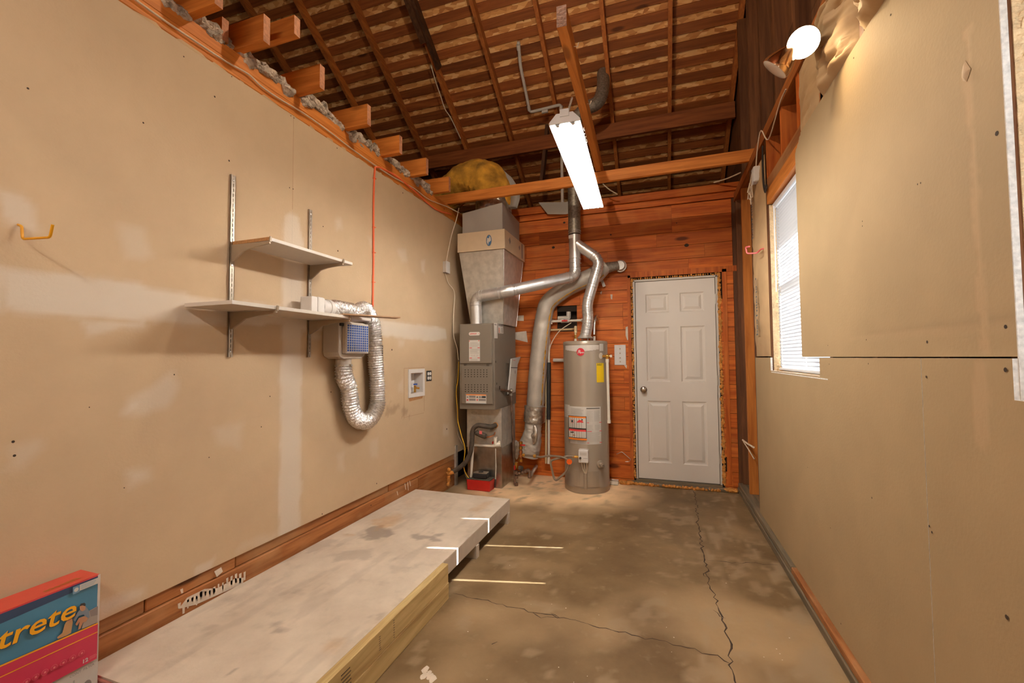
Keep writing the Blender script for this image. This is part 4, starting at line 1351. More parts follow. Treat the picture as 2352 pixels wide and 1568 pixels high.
# ---- tie joist, loose plank overhead
zt = 2.872
A = on(2, zt, 1012, 472); B = on(2, zt, 1725, 371)
A.z = B.z = zt + 0.05
tie = group_empty('tie_beam', (-0.6, 4.0, zt), 'reddish brown tie beam crossing the room below the roof, between ceiling light and back wall', 'beam')
mb = MB(); dAB = (B - A).normalized(); mb.beam(A - dAB * 0.05, B + dAB * 0.05, 0.038, 0.098); mb.build('beam_body', 'joist_x', tie, bevel=0.003)
def overhead():
    z0 = zt + 0.099 + 0.005
    a = on(2, z0, 1290, 62); b = on(2, z0, 1378, 405)
    a.z = b.z = z0 + 0.057
    t = group_empty('loose_board', (a + b) / 2 - Vector((0, 0, 0.045)), 'long board with a sawn near end lying across the tie beam above the shop light', 'board')
    mb = MB(); mb.beam(a, b + (b - a).normalized() * 0.12, 0.052, 0.112); mb.build('board_body', 'joist_y', t, bevel=0.003)
    d = (b - a).normalized(); mb = MB(); mb.beam(a - d * 0.001, a + d * 0.0003, 0.051, 0.111); mb.build('end_grain', 'endgrain_dark', t)
    return a, b
OA, OB = overhead()

# =================================================================== THINGS
# ---- low platform along the left wall
def plat_paint(P):
    # P = (x, y)
    pl = lambda pts: px_poly(2, 0.18, pts, 0, 1)
    R = np.zeros(len(P)); G = np.zeros(len(P)); B = np.zeros(len(P))
    for i, (pts, a) in enumerate([([(838, 1215), (880, 1205), (900, 1225), (870, 1240), (830, 1235)], 0.8), ([(700, 1250), (760, 1235), (770, 1255), (710, 1268)], 0.35),
                                  ([(945, 1230), (1010, 1228), (1010, 1240), (960, 1238)], 0.7), ([(1080, 1235), (1110, 1222), (1108, 1235), (1085, 1245)], 0.7),
                                  ([(760, 1270), (850, 1262), (850, 1285), (770, 1290)], 0.4), ([(480, 1440), (505, 1438), (505, 1450), (480, 1450)], 0.45),
                                  ([(620, 1435), (645, 1435), (645, 1445), (620, 1445)], 0.6), ([(860, 1420), (880, 1412), (882, 1430), (862, 1435)], 0.6),
                                  ([(640, 1355), (700, 1350), (690, 1365), (640, 1368)], 0.4), ([(900, 1300), (960, 1295), (950, 1310), (900, 1312)], 0.3)]):
        R = np.maximum(R, a * soft(P, pl(pts), 0.03, 0.10, i, 22))
    R = np.maximum(R, np.clip((fbm(P * np.array([3.0, 0.8]), 6, 40) - 0.60) * 2.0, 0, 0.22) * (P[:, 1] < 3.0))
    arc = np.abs(np.hypot(P[:, 0] - on(2, .18, 510, 1535).x, P[:, 1] - on(2, .18, 510, 1535).y) - 0.05)
    R = np.maximum(R, np.clip(1 - arc / 0.006, 0, 0.6) * (P[:, 0] > -1.47))
    for i, (pts, a) in enumerate([([(860, 1195), (920, 1180), (915, 1200), (870, 1215)], 0.55), ([(1075, 1170), (1105, 1155), (1125, 1150), (1100, 1180)], 0.45), ([(780, 1228), (800, 1222), (810, 1228), (790, 1232)], 0.6),
                                  ([(745, 1480), (790, 1470), (780, 1482), (750, 1490)], 0.4), ([(930, 1150), (960, 1140), (965, 1150), (940, 1165)], 0.2)]):
        G = np.maximum(G, a * soft(P, pl(pts), 0.05, 0.12, i + 20, 18))
    return np.stack([R * .75, G * .85, B], 1)
PX0, PX1, PY0, PY1, PZ0, PZ1 = -1.992, -1.142, 1.015, 3.268, 0.085, 0.18
platform = group_empty('low_platform', (-1.565, 2.14, 0), 'long low platform of scuffed off-white board along the foot of the left wall', 'platform')
sheet('deck_board', lambda u, v: Vector((u, v, PZ1)), PX0, PX1, PY0, PY1, 0.0125, plat_paint, 'platform', platform, (0, 0, -0.018))
mb = MB(); mb.box(PX1 - 0.02, PX1 + 0.001, PY0, PY1 + 0.001, PZ0, PZ1 - 0.0012); mb.build('front_rim', 'platform_side', platform, bevel=0.002)
mb = MB(); mb.box(PX0, PX1 - 0.021, PY1 - 0.03, PY1, PZ0, PZ1 - 0.019); mb.build('end_rim', 'platform_side', platform)
mb = MB(); mb.box(PX0, PX1 - 0.021, PY0 - 0.001, PY0 + 0.02, PZ0, PZ1 - 0.019)
mb.box(PX0, PX1, PY0 - 0.012, PY0 - 0.001, 0.0, PZ1 - 0.004); mb.build('near_rim', 'platform_end', platform, bevel=0.002)
for y in (1.25, 1.90, 2.60, 3.215):
    mb = MB(); mb.box(PX0, PX1 + 0.004, y, y + 0.045, 0.0, PZ0 - 0.001); mb.build('bearer', 'platform_side', platform, bevel=0.002)
g = 'treated boards edging the platform'
for i, (z0, z1, lb, yn) in enumerate(((0.0, 0.0885, 'pale greenish treated board on the floor, lower of the two along the platform front', 2.138),
                                   (0.0895, 0.188, 'pale greenish treated board, upper of the two along the platform front', 2.132))):
    b = MB().box(PX1 + 0.006, PX1 + 0.044, 0.2, yn, z0, z1).build('treated_board', None, None, bevel=0.003)
    b.data.materials.append(M['treated_y'])
    tag(b, lb, 'board', g)
flatcol('ink_dark', (0.06, 0.045, 0.03))
upper = b
for u0, u1, v0, v1, n, sd in ((1.30, 1.36, .10, .17, 5, 3), (1.52, 1.535, .11, .17, 7, 4), (1.62, 1.63, .10, .18, 8, 5)):
    decal('stamped_print', planef((PX1 + 0.0445, 0, 0), (0, 1, 0), (0, 0, 1), (1, 0, 0)), lines_block(u0, v0, u1, v1, n, 'ink_ink_dark', 0.3, sd), upper, kind='stuff')

# ---- carton of air filters, bottom left
XF = -1.878
bx = lambda px, py: on(0, XF, px, py)
e_ = bx(229.5, 1318)
BY1, BZ1 = e_.y, e_.z
carton = group_empty('filter_carton', (XF - 0.052, BY1 - 0.32, 0), 'red and blue cardboard carton of pleated air filters standing against the left wall', 'box')
flatcol('blue', (0.07, 0.22, 0.34)); flatcol('navy', (0.035, 0.065, 0.13)); flatcol('gold', (0.90, 0.42, 0.015)); flatcol('crimson', (0.60, 0.04, 0.09))
flatcol('shirt', (0.20, 0.24, 0.29)); flatcol('skin', (0.50, 0.26, 0.15)); flatcol('sofa', (0.26, 0.21, 0.19)); flatcol('sofa2', (0.36, 0.30, 0.26)); flatcol('dog', (0.52, 0.29, 0.13)); flatcol('cap', (0.04, 0.035, 0.035))
flatcol('trousers', (0.45, 0.22, 0.12)); flatcol('paper', (0.62, 0.58, 0.52)); flatcol('pale', (0.62, 0.56, 0.50)); flatcol('greyprint', (0.25, 0.22, 0.2)); flatcol('skyblue', (0.18, 0.32, 0.45)); flatcol('redline', (0.75, 0.06, 0.06))
flatcol('shadowblue', (0.03, 0.05, 0.09)); flatcol('orange', (0.85, 0.22, 0.02)); flatcol('black', (0.02, 0.02, 0.02)); flatcol('pleat', (0.42, 0.38, 0.33)); flatcol('pinkline', (0.75, 0.22, 0.22)); flatcol('darkgold', (0.45, 0.14, 0.03))
L0 = BY1 - 0.64
TH = 0.105
mb = MB(); mb.mat('box_red').box(XF - TH, XF, L0, BY1, 0, BZ1 - 0.001)
mb.build('carton_body', None, carton, bevel=0.0015)
mb = MB(); mb.mat('box_red_top').box(XF - TH, XF, L0, BY1 - .001, BZ1 - 0.001, BZ1 + 0.0008); mb.build('carton_top', None, carton)
mb = MB(); mb.mat('ink_pale').box(XF - .001, XF + 0.0012, BY1 - 0.006, BY1 + 0.0012, 0, BZ1); mb.build('carton_edge', None, carton)
def bp_(pts): return [(min(bx(*p).y, BY1 - 0.0065), bx(*p).z) for p in pts]
def yx(px, py): q = bx(px, py); return q.y, q.z
items = []
def lowz(px, py): return bx(px, py).z
# blue field
zc0 = lowz(228, 1427); zc1 = lowz(0, 1527)
y0c, y1c = yx(0, 1527)[0], yx(228, 1427)[0]
sl = (zc0 - zc1) / (y1c - y0c)
zat = lambda y: zc0 + sl * (y - y1c)
items.append(('p', [(L0, zat(L0)), (BY1 - .006, zat(BY1)), (BY1 - .006, BZ1 - 0.004), (L0, BZ1 - 0.004)], 'ink_blue'))
items.append(('p', [(L0, BZ1 - 0.05), (BY1 - .006, BZ1 - 0.022), (BY1 - .006, BZ1 - 0.004), (L0, BZ1 - 0.004)], 'ink_navy'))
# orange lines
def band(pa, pb, w_, mt):
    (ya, za), (yb, zb) = yx(*pa), yx(*pb); s_ = (zb - za) / (yb - ya)
    za = za + s_ * (L0 - ya); zb = zb + s_ * (BY1 - .006 - yb)
    return ('p', [(L0, za - w_), (BY1 - .006, zb - w_), (BY1 - .006, zb + w_), (L0, za + w_)], mt)
(_, zl0), (_, zl1) = yx(0, 1527), yx(228, 1427)
# lower white area with pleats
yA, zA = yx(228, 1506)
items.append(('r', L0, zA - 0.13, BY1 - .006, zA, 'ink_pale'))
for i in range(14):
    y = BY1 - 0.05 - i * 0.012
    items.append(('r', y - 0.005, zA - 0.13, y, zA - 0.035, 'ink_pleat' if i % 2 else 'ink_paper'))
items.append(('p', [(BY1 - .006 - .055, zA - .13), (BY1 - .006, zA - .13), (BY1 - .006, zA - 0.03), (BY1 - .014, zA - 0.028)], 'ink_paper'))
items.append(('e', BY1 - 0.03, zA - 0.075, 0.012, 0.018, 'ink_greyprint'))
items.append(('t', 'CONT. FILTER', BY1 - 0.078, zA - 0.018, 0.0105, 'ink_greyprint'))
# people on a sofa with a dog: loose flat print
items += [('p', bp_([(196, 1405), (228, 1388), (228, 1425), (185, 1443), (190, 1425)]), 'ink_sofa2'), ('p', bp_([(203, 1402), (212, 1398), (228, 1388), (228, 1408), (206, 1415)]), 'ink_sofa'),
          ('p', bp_([(165, 1423), (176, 1404), (182, 1398), (196, 1393), (202, 1402), (203, 1416), (196, 1420), (190, 1410), (178, 1413), (170, 1425)]), 'ink_shirt'),
          ('p', bp_([(180, 1392), (186, 1388), (194, 1391), (193, 1399), (186, 1403), (181, 1399)]), 'ink_skin'),
          ('p', bp_([(180, 1391), (183, 1385), (191, 1383), (194, 1386), (193, 1391), (187, 1389)]), 'ink_cap'),
          ('p', bp_([(170, 1432), (178, 1418), (192, 1413), (199, 1418), (195, 1426), (188, 1428), (182, 1442), (176, 1446), (180, 1426), (174, 1436)]), 'ink_trousers'),
          ('p', bp_([(145, 1434), (148, 1428), (155, 1417), (163, 1419), (164, 1428), (162, 1440), (160, 1452), (150, 1458), (130, 1466), (128, 1462), (140, 1452)]), 'ink_dog'),
          ('p', bp_([(154, 1422), (157, 1417), (162, 1420), (160, 1428), (155, 1428)]), 'ink_skin')]
items.append(('p', [(L0, zA), (BY1 - .006, zA), (BY1 - .006, zat(BY1)), (L0, zat(L0))], 'ink_crimson'))
items.append(band((0, 1527), (228, 1427), 0.0022, 'ink_gold'))
items.append(band((0, 1552), (228, 1446), 0.0014, 'ink_gold'))
# logo word
ye, ze = yx(170, 1412)
ys_, zs_ = yx(4, 1471)
size = 0.082
items.append(('t', 'Filtrete', ye + 0.0015, ze + 0.0025 - 0.006, size, 'ink_shadowblue', 0.18, 'RIGHT', 0.0012, 1.12))
items.append(('t', 'Filtrete', ye, ze + 0.004 - 0.006, size, 'ink_gold', 0.18, 'RIGHT', 0.001, 1.12))
# badge at the top right
y0_, z0_ = yx(162, 1362)
items.append(('r', BY1 - 0.078, z0_ - .004, BY1 - 0.060, z0_ + 0.020, 'ink_skyblue'))
items.append(('e', BY1 - 0.069, z0_ + 0.008, 0.006, 0.0065, 'ink_paper'))
items.append(('r', BY1 - 0.060, z0_ + 0.000, BY1 - 0.009, z0_ + 0.020, 'ink_paper'))
items += lines_block(BY1 - 0.057, z0_ + 0.003, BY1 - 0.014, z0_ + 0.018, 4, 'ink_skyblue', 0.3, 6)
# icons and 12
for i in range(8):
    px = 183 - i * 21.5; py = 1498 + i * 10.8
    y, z = yx(px, py)
    items.append(('e', y, z, 0.0085, 0.0085, 'ink_pinkline')); items.append(('e', y, z, 0.0078, 0.0078, 'ink_crimson')); items.append(('r', y - .002, z - .003, y + .003, z + .003, 'ink_pinkline'))
y, z = yx(181, 1522)
items.append(('t', '12', y, z, 0.017, 'ink_paper', 0, 'LEFT', 0.0006))
items += lines_block(y + 0.020, z, min(y + 0.050, BY1 - .01), z + 0.012, 3, 'ink_pinkline', 0.35, 8)
yb_, zb_ = yx(120, 1568)
items += lines_block(yb_ - 0.06, zb_ + 0.002, yb_ - 0.012, zb_ + 0.013, 2, 'ink_paper', 0.35, 9)
decal('printed_front', planef((XF + 0.0003, 0, 0), (0, 1, 0), (0, 0, 1), (1, 0, 0)), items, carton)
tf = planef((XF, 0, BZ1 + 0.001), (0, -1, 0), (-1, 0, 0), (0, 0, 1))
# print on the top face reads from the wall side
decal('printed_top', lambda u, v, off: Vector((XF - TH + v, u, BZ1 + 0.001 + off)),
      [('r', BY1 - 0.42, 0.030, BY1 - 0.235, 0.072, 'ink_pinkline')], carton)
decal('printed_top', lambda u, v, off: Vector((XF - v, -u, BZ1 + 0.0016 + off)),
      [('t', '20 x 25', -(BY1 - 0.245), 0.035, 0.036, 'ink_greyprint', 0, 'LEFT', 0.0008)], carton)
decal('printed_top', lambda u, v, off: Vector((XF - v, -u, BZ1 + 0.0016 + off)), [('t', 'Filtrete', -(BY1 - 0.04), 0.02, 0.032, 'ink_darkgold', 0.2, 'LEFT', 0.0006)], carton)

# ---- shelf standards, brackets, shelves
def standard(px0, py0, py1, label):
    a = on(0, XL, px0, py0); b = on(0, XL, px0 - 4, py1)
    y = (a.y + b.y) / 2
    t = group_empty('shelf_standard', (XL, y, b.z), label, 'shelf rail', 'slotted shelf rails on the left wall')
    mb = MB()
    w_ = 0.0125; d_ = 0.011
    mb.box(XL, XL + d_, y - w_, y - w_ + .002, b.z, a.z); mb.box(XL, XL + d_, y + w_ - .002, y + w_, b.z, a.z)
    mb.box(XL + d_ - .002, XL + d_, y - w_, y - 0.002, b.z, a.z); mb.box(XL + d_ - .002, XL + d_, y + 0.002, y + w_, b.z, a.z)
    z = b.z + .012
    while z < a.z - .01:
        mb.box(XL + d_ - .002, XL + d_, y - .002, y + .002, z, z + 0.010); z += 0.025
    mb.box(XL, XL + .0005, y - .002, y + .002, b.z, a.z)
    mb.build('rail', 'rail', t)
    mb = MB(); mb.box(XL + 0.0003, XL + 0.0012, y - .0035, y + .0035, b.z, a.z); mb.build('slot_shadow', 'void', t)
    for q in (0.03, 0.5, 0.97):
        z = b.z + (a.z - b.z) * q
        mb = MB(); mb.lathe([(0.0055, 0), (0.005, 0.002), (0, 0.0028)], (XL + d_, y, z), (1, 0, 0), 10); mb.build('screw', 'galv', t, smooth=True)
    return y, a.z, b.z
yA1, zt1, zb1 = standard(531, 402, 820, 'slotted steel shelf rail screwed to the left wall, holding the open end of both shelves')
yB1, zt2, zb2 = standard(711, 482, 820, 'slotted steel shelf rail behind the white vent box on the left wall')
ZU = 1.862; ZL = 1.528     # undersides
def bracket(y, z, ln, label):
    t = group_empty('shelf_bracket', (XL + .011, y, z), label, 'bracket', 'shelf brackets on the slotted rails')
    mb = MB()
    prof = [(0, 0), (ln, -0.004), (ln, -0.016), (ln * 0.55, -0.026), (ln * 0.33, -0.036), (ln * 0.2, -0.058), (0.012, -0.082), (0, -0.084)]
    mb.prism([(XL + .011 + a, y - 0.005, z + b) for a, b in prof], (0, 0.010, 0))
    mb.build('arm', 'bracket', t, bevel=0.001)
    mb = MB(); mb.prism([(XL + .011 + ln - .004, y - .005, z - .006), (XL + .011 + ln + .006, y - .005, z - .006), (XL + .011 + ln + .008, y - .005, z + 0.018), (XL + .011 + ln + .004, y - .005, z + 0.02)], (0, .010, 0))
    mb.build('lip', 'bracket', t)
bracket(yA1, ZU, 0.243, 'grey-brown bracket under the near end of the upper shelf')
bracket(yB1, ZU, 0.243, 'grey-brown bracket under the far end of the upper shelf')
bracket(yA1, ZL, 0.292, 'grey-brown bracket near the open end of the lower shelf')
bracket(yB1, ZL, 0.292, 'grey-brown bracket beside the filter box under the lower shelf')
sh = group_empty('wall_shelf', (XL + .012, 1.85, ZU), 'upper white shelf, the shorter one, with a bare brown end', 'shelf', 'white shelves on the left wall')
mb = MB(); mb.box(XL + .013, XL + .25, yA1 + 0.002, 2.15, ZU + .001, ZU + .017); mb.build('board', 'shelf', sh, bevel=0.001)
mb = MB(); mb.box(XL + .013, XL + .25, yA1 - 0.0005, yA1 + 0.0018, ZU + .001, ZU + .017); mb.build('raw_end', 'shelf_core', sh)
sh = group_empty('wall_shelf', (XL + .012, 1.85, ZL), 'lower white shelf, the longer one, carrying the vent box', 'shelf', 'white shelves on the left wall')
mb = MB(); mb.box(XL + .013, XL + .30, 1.335, on(0, XL + .30, 852, 742).y, ZL + .001, ZL + .018); mb.build('board', 'shelf', sh, bevel=0.001)
a = on(2, ZL + .022, 782, 722); b = on(2, ZL + .022, 914, 730)
st = MB().beam(Vector((a.x, a.y, ZL + 0.0225)), Vector((b.x, b.y, ZL + 0.0225)), 0.07, 0.008, (0, 0, 1)).build('wood_strip', 'strip', None, bevel=0.001)
tag(st, 'thin brown strip of wood lying on the lower shelf and jutting past its far end', 'strip')

# ---- vent box on the shelf
vb = group_empty('vent_box', (XL + .12, 2.03, ZL + .018), 'white plastic vent box with round collar standing on the lower shelf', 'vent')
zb = ZL + .0185
c0 = on(2, zb, 700, 713)
def at_x(x, px, py): return on(0, x, px, py)
bxx = XL + 0.13
p0 = at_x(bxx, 716, 716); p1 = at_x(bxx, 747, 676)
p0.y = p0.y
vz1 = at_x(bxx, 700, 676).z
mb = MB(); mb.box(XL + .045, bxx, p0.y, p0.y + 0.045, zb, vz1)
mb.build('housing', 'plastic_white', vb, bevel=0.006, seg=2)
mb = MB(); mb.box(XL + .040, bxx + .004, p0.y + 0.046, p1.y, zb + .01, vz1 + .002)
mb.build('housing_cover', 'plastic_white', vb, bevel=0.012, seg=2)
yc = p1.y; zc = (zb + vz1) / 2 + .005
mb = MB(); mb.lathe([(0.05, 0), (0.05, 0.03), (0.047, 0.035), (0.047, 0.06), (0.053, 0.062), (0.053, 0.085), (0.048, 0.087), (0.048, 0.13), (0.043, 0.13), (0.043, 0.0)], (XL + .08, yc, zc), (0, 1, 0), 28); mb.build('collar', 'plastic_white', vb, smooth=True)
for q_, r_ in ((yc + .02, .018), (yc - .05, .014)):
    mb = MB(); mb.cyl((bxx - .03, q_, zb), (bxx - .03, q_, zb + .022), r_, 14); mb.build('foot', 'plastic_white', vb, smooth=True)

# ---- lint trap box below
XT = XL + 0.16
lt0 = at_x(XT, 800, 748); 
lt = group_empty('lint_trap', (XL, 2.3, 1.28), 'grey plastic lint trap with blue filter grid hanging on the left wall below the shelf', 'vent')
q0 = at_x(XT, 797, 744); q1 = at_x(XT, 846, 808)
ty0, ty1 = q0.y, q1.y; tz1, tz0 = q0.z, q1.z
wl = at_x(XL + .012, 758, 745)
# body: box with rounded bottom
mb = MB()
by0, by1 = ty0 - 0.035, ty1 + 0.01
prof = [(by0, tz1 + .02), (by0, tz0 - 0.005), (by0 + .012, tz0 - .03), (by0 + .045, tz0 - .045), (by1 - .045, tz0 - .045), (by1 - .012, tz0 - .03), (by1, tz0 - .005), (by1, tz1 + .02)]
mb.prism([(XL + .003, a, b) for a, b in prof], (0.125, 0, 0)); mb.build('trap_body', 'plastic_grey', lt, bevel=0.006, seg=2)
mb = MB(); mb.box(XL + .1285, XT - .002, ty0 - .006, ty1 + .004, tz0 - .012, tz1 + .012); mb.build('filter_frame', 'plastic_grey', lt, bevel=0.003)
flatcol('filterblue', (0.02, 0.08, 0.33))
mb = MB(); mb.box(XT - .0015, XT - .0005, ty0, ty1 - .002, tz0, tz1); mb.build('filter_screen', 'ink_filterblue', lt)
mb = MB()
for i in range(11):
    y = ty0 + (ty1 - ty0 - .002) * i / 10; mb.box(XT - .0004, XT + .003, y - .0012, y + .0012, tz0, tz1)
for i in range(12):
    z = tz0 + (tz1 - tz0) * i / 11; mb.box(XT - .0004, XT + .003, ty0, ty1 - .002, z - .0012, z + .0012)
mb.build('filter_grid', 'plastic_white', lt)
for a, b in ((by0 + .002, by0 + .028), (by1 - .01, by1 + .004)):
    mb = MB(); mb.box(XL + .128, XL + .145, a, b, tz1 - .012, tz1 + .006); mb.build('latch', 'black', lt, bevel=0.002)
yc2 = (by0 + by1) / 2 - 0.015
mb = MB(); mb.lathe([(0.048, 0), (0.048, -0.05), (0.044, -0.05), (0.044, 0)], (XL + .07, yc2, tz0 - .045), (0, 0, 1), 24); mb.build('outlet_collar', 'plastic_grey', lt, smooth=True)
mb = MB(); mb.lathe([(0.0535, 0), (0.0535, 0.010)], (XL + .07, yc2, tz0 - .092), (0, 0, 1), 24); mb.box(XL + .12, XL + .135, yc2 - .008, yc2 + .008, tz0 - .094, tz0 - .08); mb.build('hose_clamp', 'galv', lt)
# foil hose
def ribbed(path, r, pitch=0.011, amp=0.10, n=22, seed=0):
    pts = resample(path, pitch / 2)
    rad = [r * (1 + (amp if i % 2 else -amp * 0.5) + 0.03 * math.sin(i * 0.37 + seed) + random.uniform(-.025, .025)) for i in range(len(pts))]
    mb = MB(); mb.tube(pts, rad, n, jitter=0.025)
    return mb
hx = XL + 0.075
e1 = at_x(hx, 846, 715)
hosepath = bez([(XL + .08, yc + .10, zc), (XL + .085, yc + .20, zc + .004), (XL + .09, yc + .32, zc - .005), at_x(hx + .01, 838, 712), at_x(hx, 857, 750), at_x(hx, 862, 820), at_x(hx, 866, 880), at_x(hx, 866, 930), at_x(hx, 850, 962),
               at_x(hx, 826, 966), at_x(hx, 808, 940), at_x(hx, 801, 890), (XL + .072, yc2 + .004, tz0 - .16), (XL + .07, yc2, tz0 - .085)], 10)
hose = group_empty('foil_hose', (hx, 2.5, 1.2), 'crinkled silver foil dryer hose hanging in a loop below the shelf', 'hose')
ribbed(hosepath, 0.050, 0.017, 0.13).build('hose_tube', 'foil', hose, smooth=True, fixn=False)
# bungee-like orange cord down the wall
oc = group_empty('orange_cord', (XL + .01, 2.75, 1.6), 'orange cord stapled from the top plate down to the foil hose', 'cord')
pth = [on(0, XL + .008, *p) for p in ((1036, 492), (1000, 480), (960, 446), (915, 408), (880, 388), (864, 384))] + [on(0, XL + .008, *p) for p in ((861, 390), (859, 430), (858, 480), (858, 540), (858, 600), (857, 660), (856, 716))]
mb = MB(); mb.tube(bez(pth, 6), 0.0068, 8); mb.build('cord_jacket', 'orange_cord', oc, smooth=True)
for px, py in ((858, 410), (857, 522), (857, 580), (856, 648)):
    p = on(0, XL, px, py); mb = MB(); mb.box(XL, XL + .018, p.y - .012, p.y + .012, p.z - .002, p.z + .002); mb.build('staple', 'orange_cord', oc)
# cream cable along the plate
cc = group_empty('cream_cable', (XL + .01, 2.5, 2.75), 'long cream cable stapled along the top plate of the left wall', 'cable')
pth = [on(0, XL + .004, *p) for p in ((285, -20), (370, 42), (450, 96), (520, 142), (570, 170), (600, 198), (640, 226), (700, 262), (760, 305), (800, 336), (850, 372), (900, 405), (950, 432), (985, 458), (1025, 474))]
pth += [Vector((-1.93, 4.0, 2.80))]
mb = MB(); mb.tube(bez(pth, 5), 0.006, 8, ry=0.6); mb.build('cable_jacket', 'cable', cc, smooth=True)
c2 = group_empty('drop_cable', (-1.97, 3.9, 2.3), 'cream cable dropping from the tie beam to the small box at the wall end', 'cable')
pth = [on(0, XL + .05, 1054, 478), on(0, XL + .05, 1048, 505), on(0, XL + .035, 1036, 545), on(0, XL + .02, 1027, 590), on(0, XL + .02, 1024, 602)]
mb = MB(); mb.tube(bez(pth, 6), 0.005, 8); mb.build('cable_jacket', 'cable', c2, smooth=True)
jb = on(0, XL, 1020, 614)
j = group_empty('junction_box', jb, 'small grey junction box at the far end of the left wall', 'box')
mb = MB(); mb.box(XL + .0005, XL + .035, jb.y - .03, jb.y + .045, jb.z - .055, jb.z + .055); mb.build('box_body', 'plastic_grey', j, bevel=0.003)
mb = MB(); mb.box(XL + .0355, XL + .042, jb.y - .033, jb.y + .048, jb.z - .058, jb.z + .058); mb.build('box_cover', 'plastic_white', j, bevel=0.002)
c3 = group_empty('thermostat_wire', (-1.97, 3.95, 1.5), 'thin cream and yellow wires hanging between the wall end and the furnace', 'wire')
pth = [on(0, XL + .02, 1023, 628), on(0, XL + .02, 1030, 650), on(0, XL + .03, 1044, 672), on(0, XL + .03, 1042, 720), on(0, XL + .03, 1042, 770), on(0, XL + .04, 1050, 800), on(1, 3.95, 1053, 826)]
mb = MB(); mb.tube(bez(pth, 6), 0.0045, 6); mb.build('cream_strand', 'cable', c3, smooth=True)
pth = [on(1, 3.95, *p) for p in ((1054, 830), (1052, 870), (1048, 900), (1051, 940), (1052, 968), (1060, 1000), (1068, 1030), (1065, 1070), (1075, 1095), (1092, 1104))]
mb = MB(); mb.tube(bez(pth, 6), 0.0042, 6); mb.build('yellow_strand', 'yellow', c3, smooth=True)
pth = [on(1, 3.97, *p) for p in ((1053, 828), (1046, 890), (1050, 920), (1050, 990), (1066, 1030), (1066, 1080), (1078, 1108))]
mb = MB(); mb.tube(bez(pth, 6), 0.003, 6); mb.build('grey_strand', 'flex_gas', c3, smooth=True)
# screen door style wall outlet box for a washer
ob = group_empty('washer_box', (XL, 3.27, 1.08), 'white recessed washer supply box with a blue handled brass tap in the left wall', 'outlet box')
a0 = on(0, XL, 937, 848); a1 = on(0, XL, 975, 908)
Y0, Y1 = a0.y, on(0, XL, 974, 845).y; Z1, Z0 = a0.z, on(0, XL, 937, 914).z
ow = 0.034
mb = MB()
for a, b, c, d in ((Y0, Y1, Z0, Z0 + ow), (Y0, Y1, Z1 - ow, Z1), (Y0, Y0 + ow, Z0 + ow, Z1 - ow), (Y1 - ow, Y1, Z0 + ow, Z1 - ow)):
    mb.box(XL + .001, XL + .008, a, b, c, d)
mb.build('face_frame', 'plastic_white', ob)
mb = MB(); i0, i1, k0, k1 = Y0 + ow, Y1 - ow, Z0 + ow, Z1 - ow
mb.box(XL - .085, XL - .08, i0, i1, k0, k1); mb.box(XL - .08, XL + .001, i0 - .003, i0, k0, k1); mb.box(XL - .08, XL + .001, i1, i1 + .003, k0, k1); mb.box(XL - .08, XL + .001, i0, i1, k0 - .003, k0); mb.box(XL - .08, XL + .001, i0, i1, k1, k1 + .003)
mb.box(XL - .08, XL - .02, i0, i0 + .06, (k0 + k1) / 2 - .01, (k0 + k1) / 2 - .006)
mb.build('recess', 'plastic_white', ob)
tp = on(0, XL - .04, 953, 890)
mb = MB(); mb.cyl((XL - .04, tp.y, k0), (XL - .04, tp.y, tp.z + .02), 0.010, 12); mb.cyl((XL - .04, tp.y, tp.z), (XL - .005, tp.y + .02, tp.z - .006), 0.009, 12); mb.build('tap', 'brass', ob, smooth=True)
flatcol('tapblue', (0.02, 0.08, 0.40))
mb = MB(); mb.beam((XL - .04, tp.y - .02, tp.z + .03), (XL - .03, tp.y + .02, tp.z + .03), 0.014, 0.012); mb.build('tap_handle', 'ink_tapblue', ob, bevel=0.003)
mb = MB(); r0 = on(0, XL, 928, 846)
for (ya, yb, za, zb_) in ((r0.y, Y1 + .004, Z1 + .008, Z1 + .012), (r0.y - .002, r0.y + .002, Z0 - .16, Z1 + .01), (Y1 + .001, Y1 + .004, Z0 - .14, Z0), (r0.y, Y1, Z0 - .155, Z0 - .1525)):
    mb.box(XL + .0005, XL + .001, ya, yb, za, zb_)
mb.build('cut_line', 'strip', ob)
mb = MB(); mb.add([(XL + .0012, Y0 + .01, Z0 - .002), (XL + .0012, Y1 - .02, Z0 - .002), (XL + .0012, Y1 - .03, Z0 - .022), (XL + .0012, Y0 + .02, Z0 - .03)], [(0, 1, 2, 3)]); mb.build('torn_paper', 'shelf_core', ob)
dl = on(0, XL, 985, 863)
d = group_empty('duplex_outlet', dl, 'uncovered double power socket beside the washer box', 'outlet')
y0, y1 = on(0, XL, 979, 860).y, on(0, XL, 991, 863).y; z1 = on(0, XL, 985, 851).z; z0 = on(0, XL, 985, 875).z
mb = MB(); mb.box(XL + .0005, XL + .002, y0, y1, z0, z1); mb.build('box_opening', 'black', d)
for k in (0.29, 0.71):
    for g in (0.33, 0.70):
        mb = MB(); z = z0 + (z1 - z0) * k; y = y0 + (y1 - y0) * g
        mb.lathe([(0.015, 0), (0.015, .004), (0, .004)], (XL + .002, y, z), (1, 0, 0), 16); mb.build('socket_face', 'plastic_white', d)
bo = on(0, XL, 868, 811)
o = MB().box(XL + .0005, XL + .012, bo.y - .01, bo.y + .05, bo.z - .06, bo.z + .06).build('switch_plate', 'black', None, bevel=0.003)
tag(o, 'dark brown switch plate on the left wall half hidden by the foil hose', 'switch')
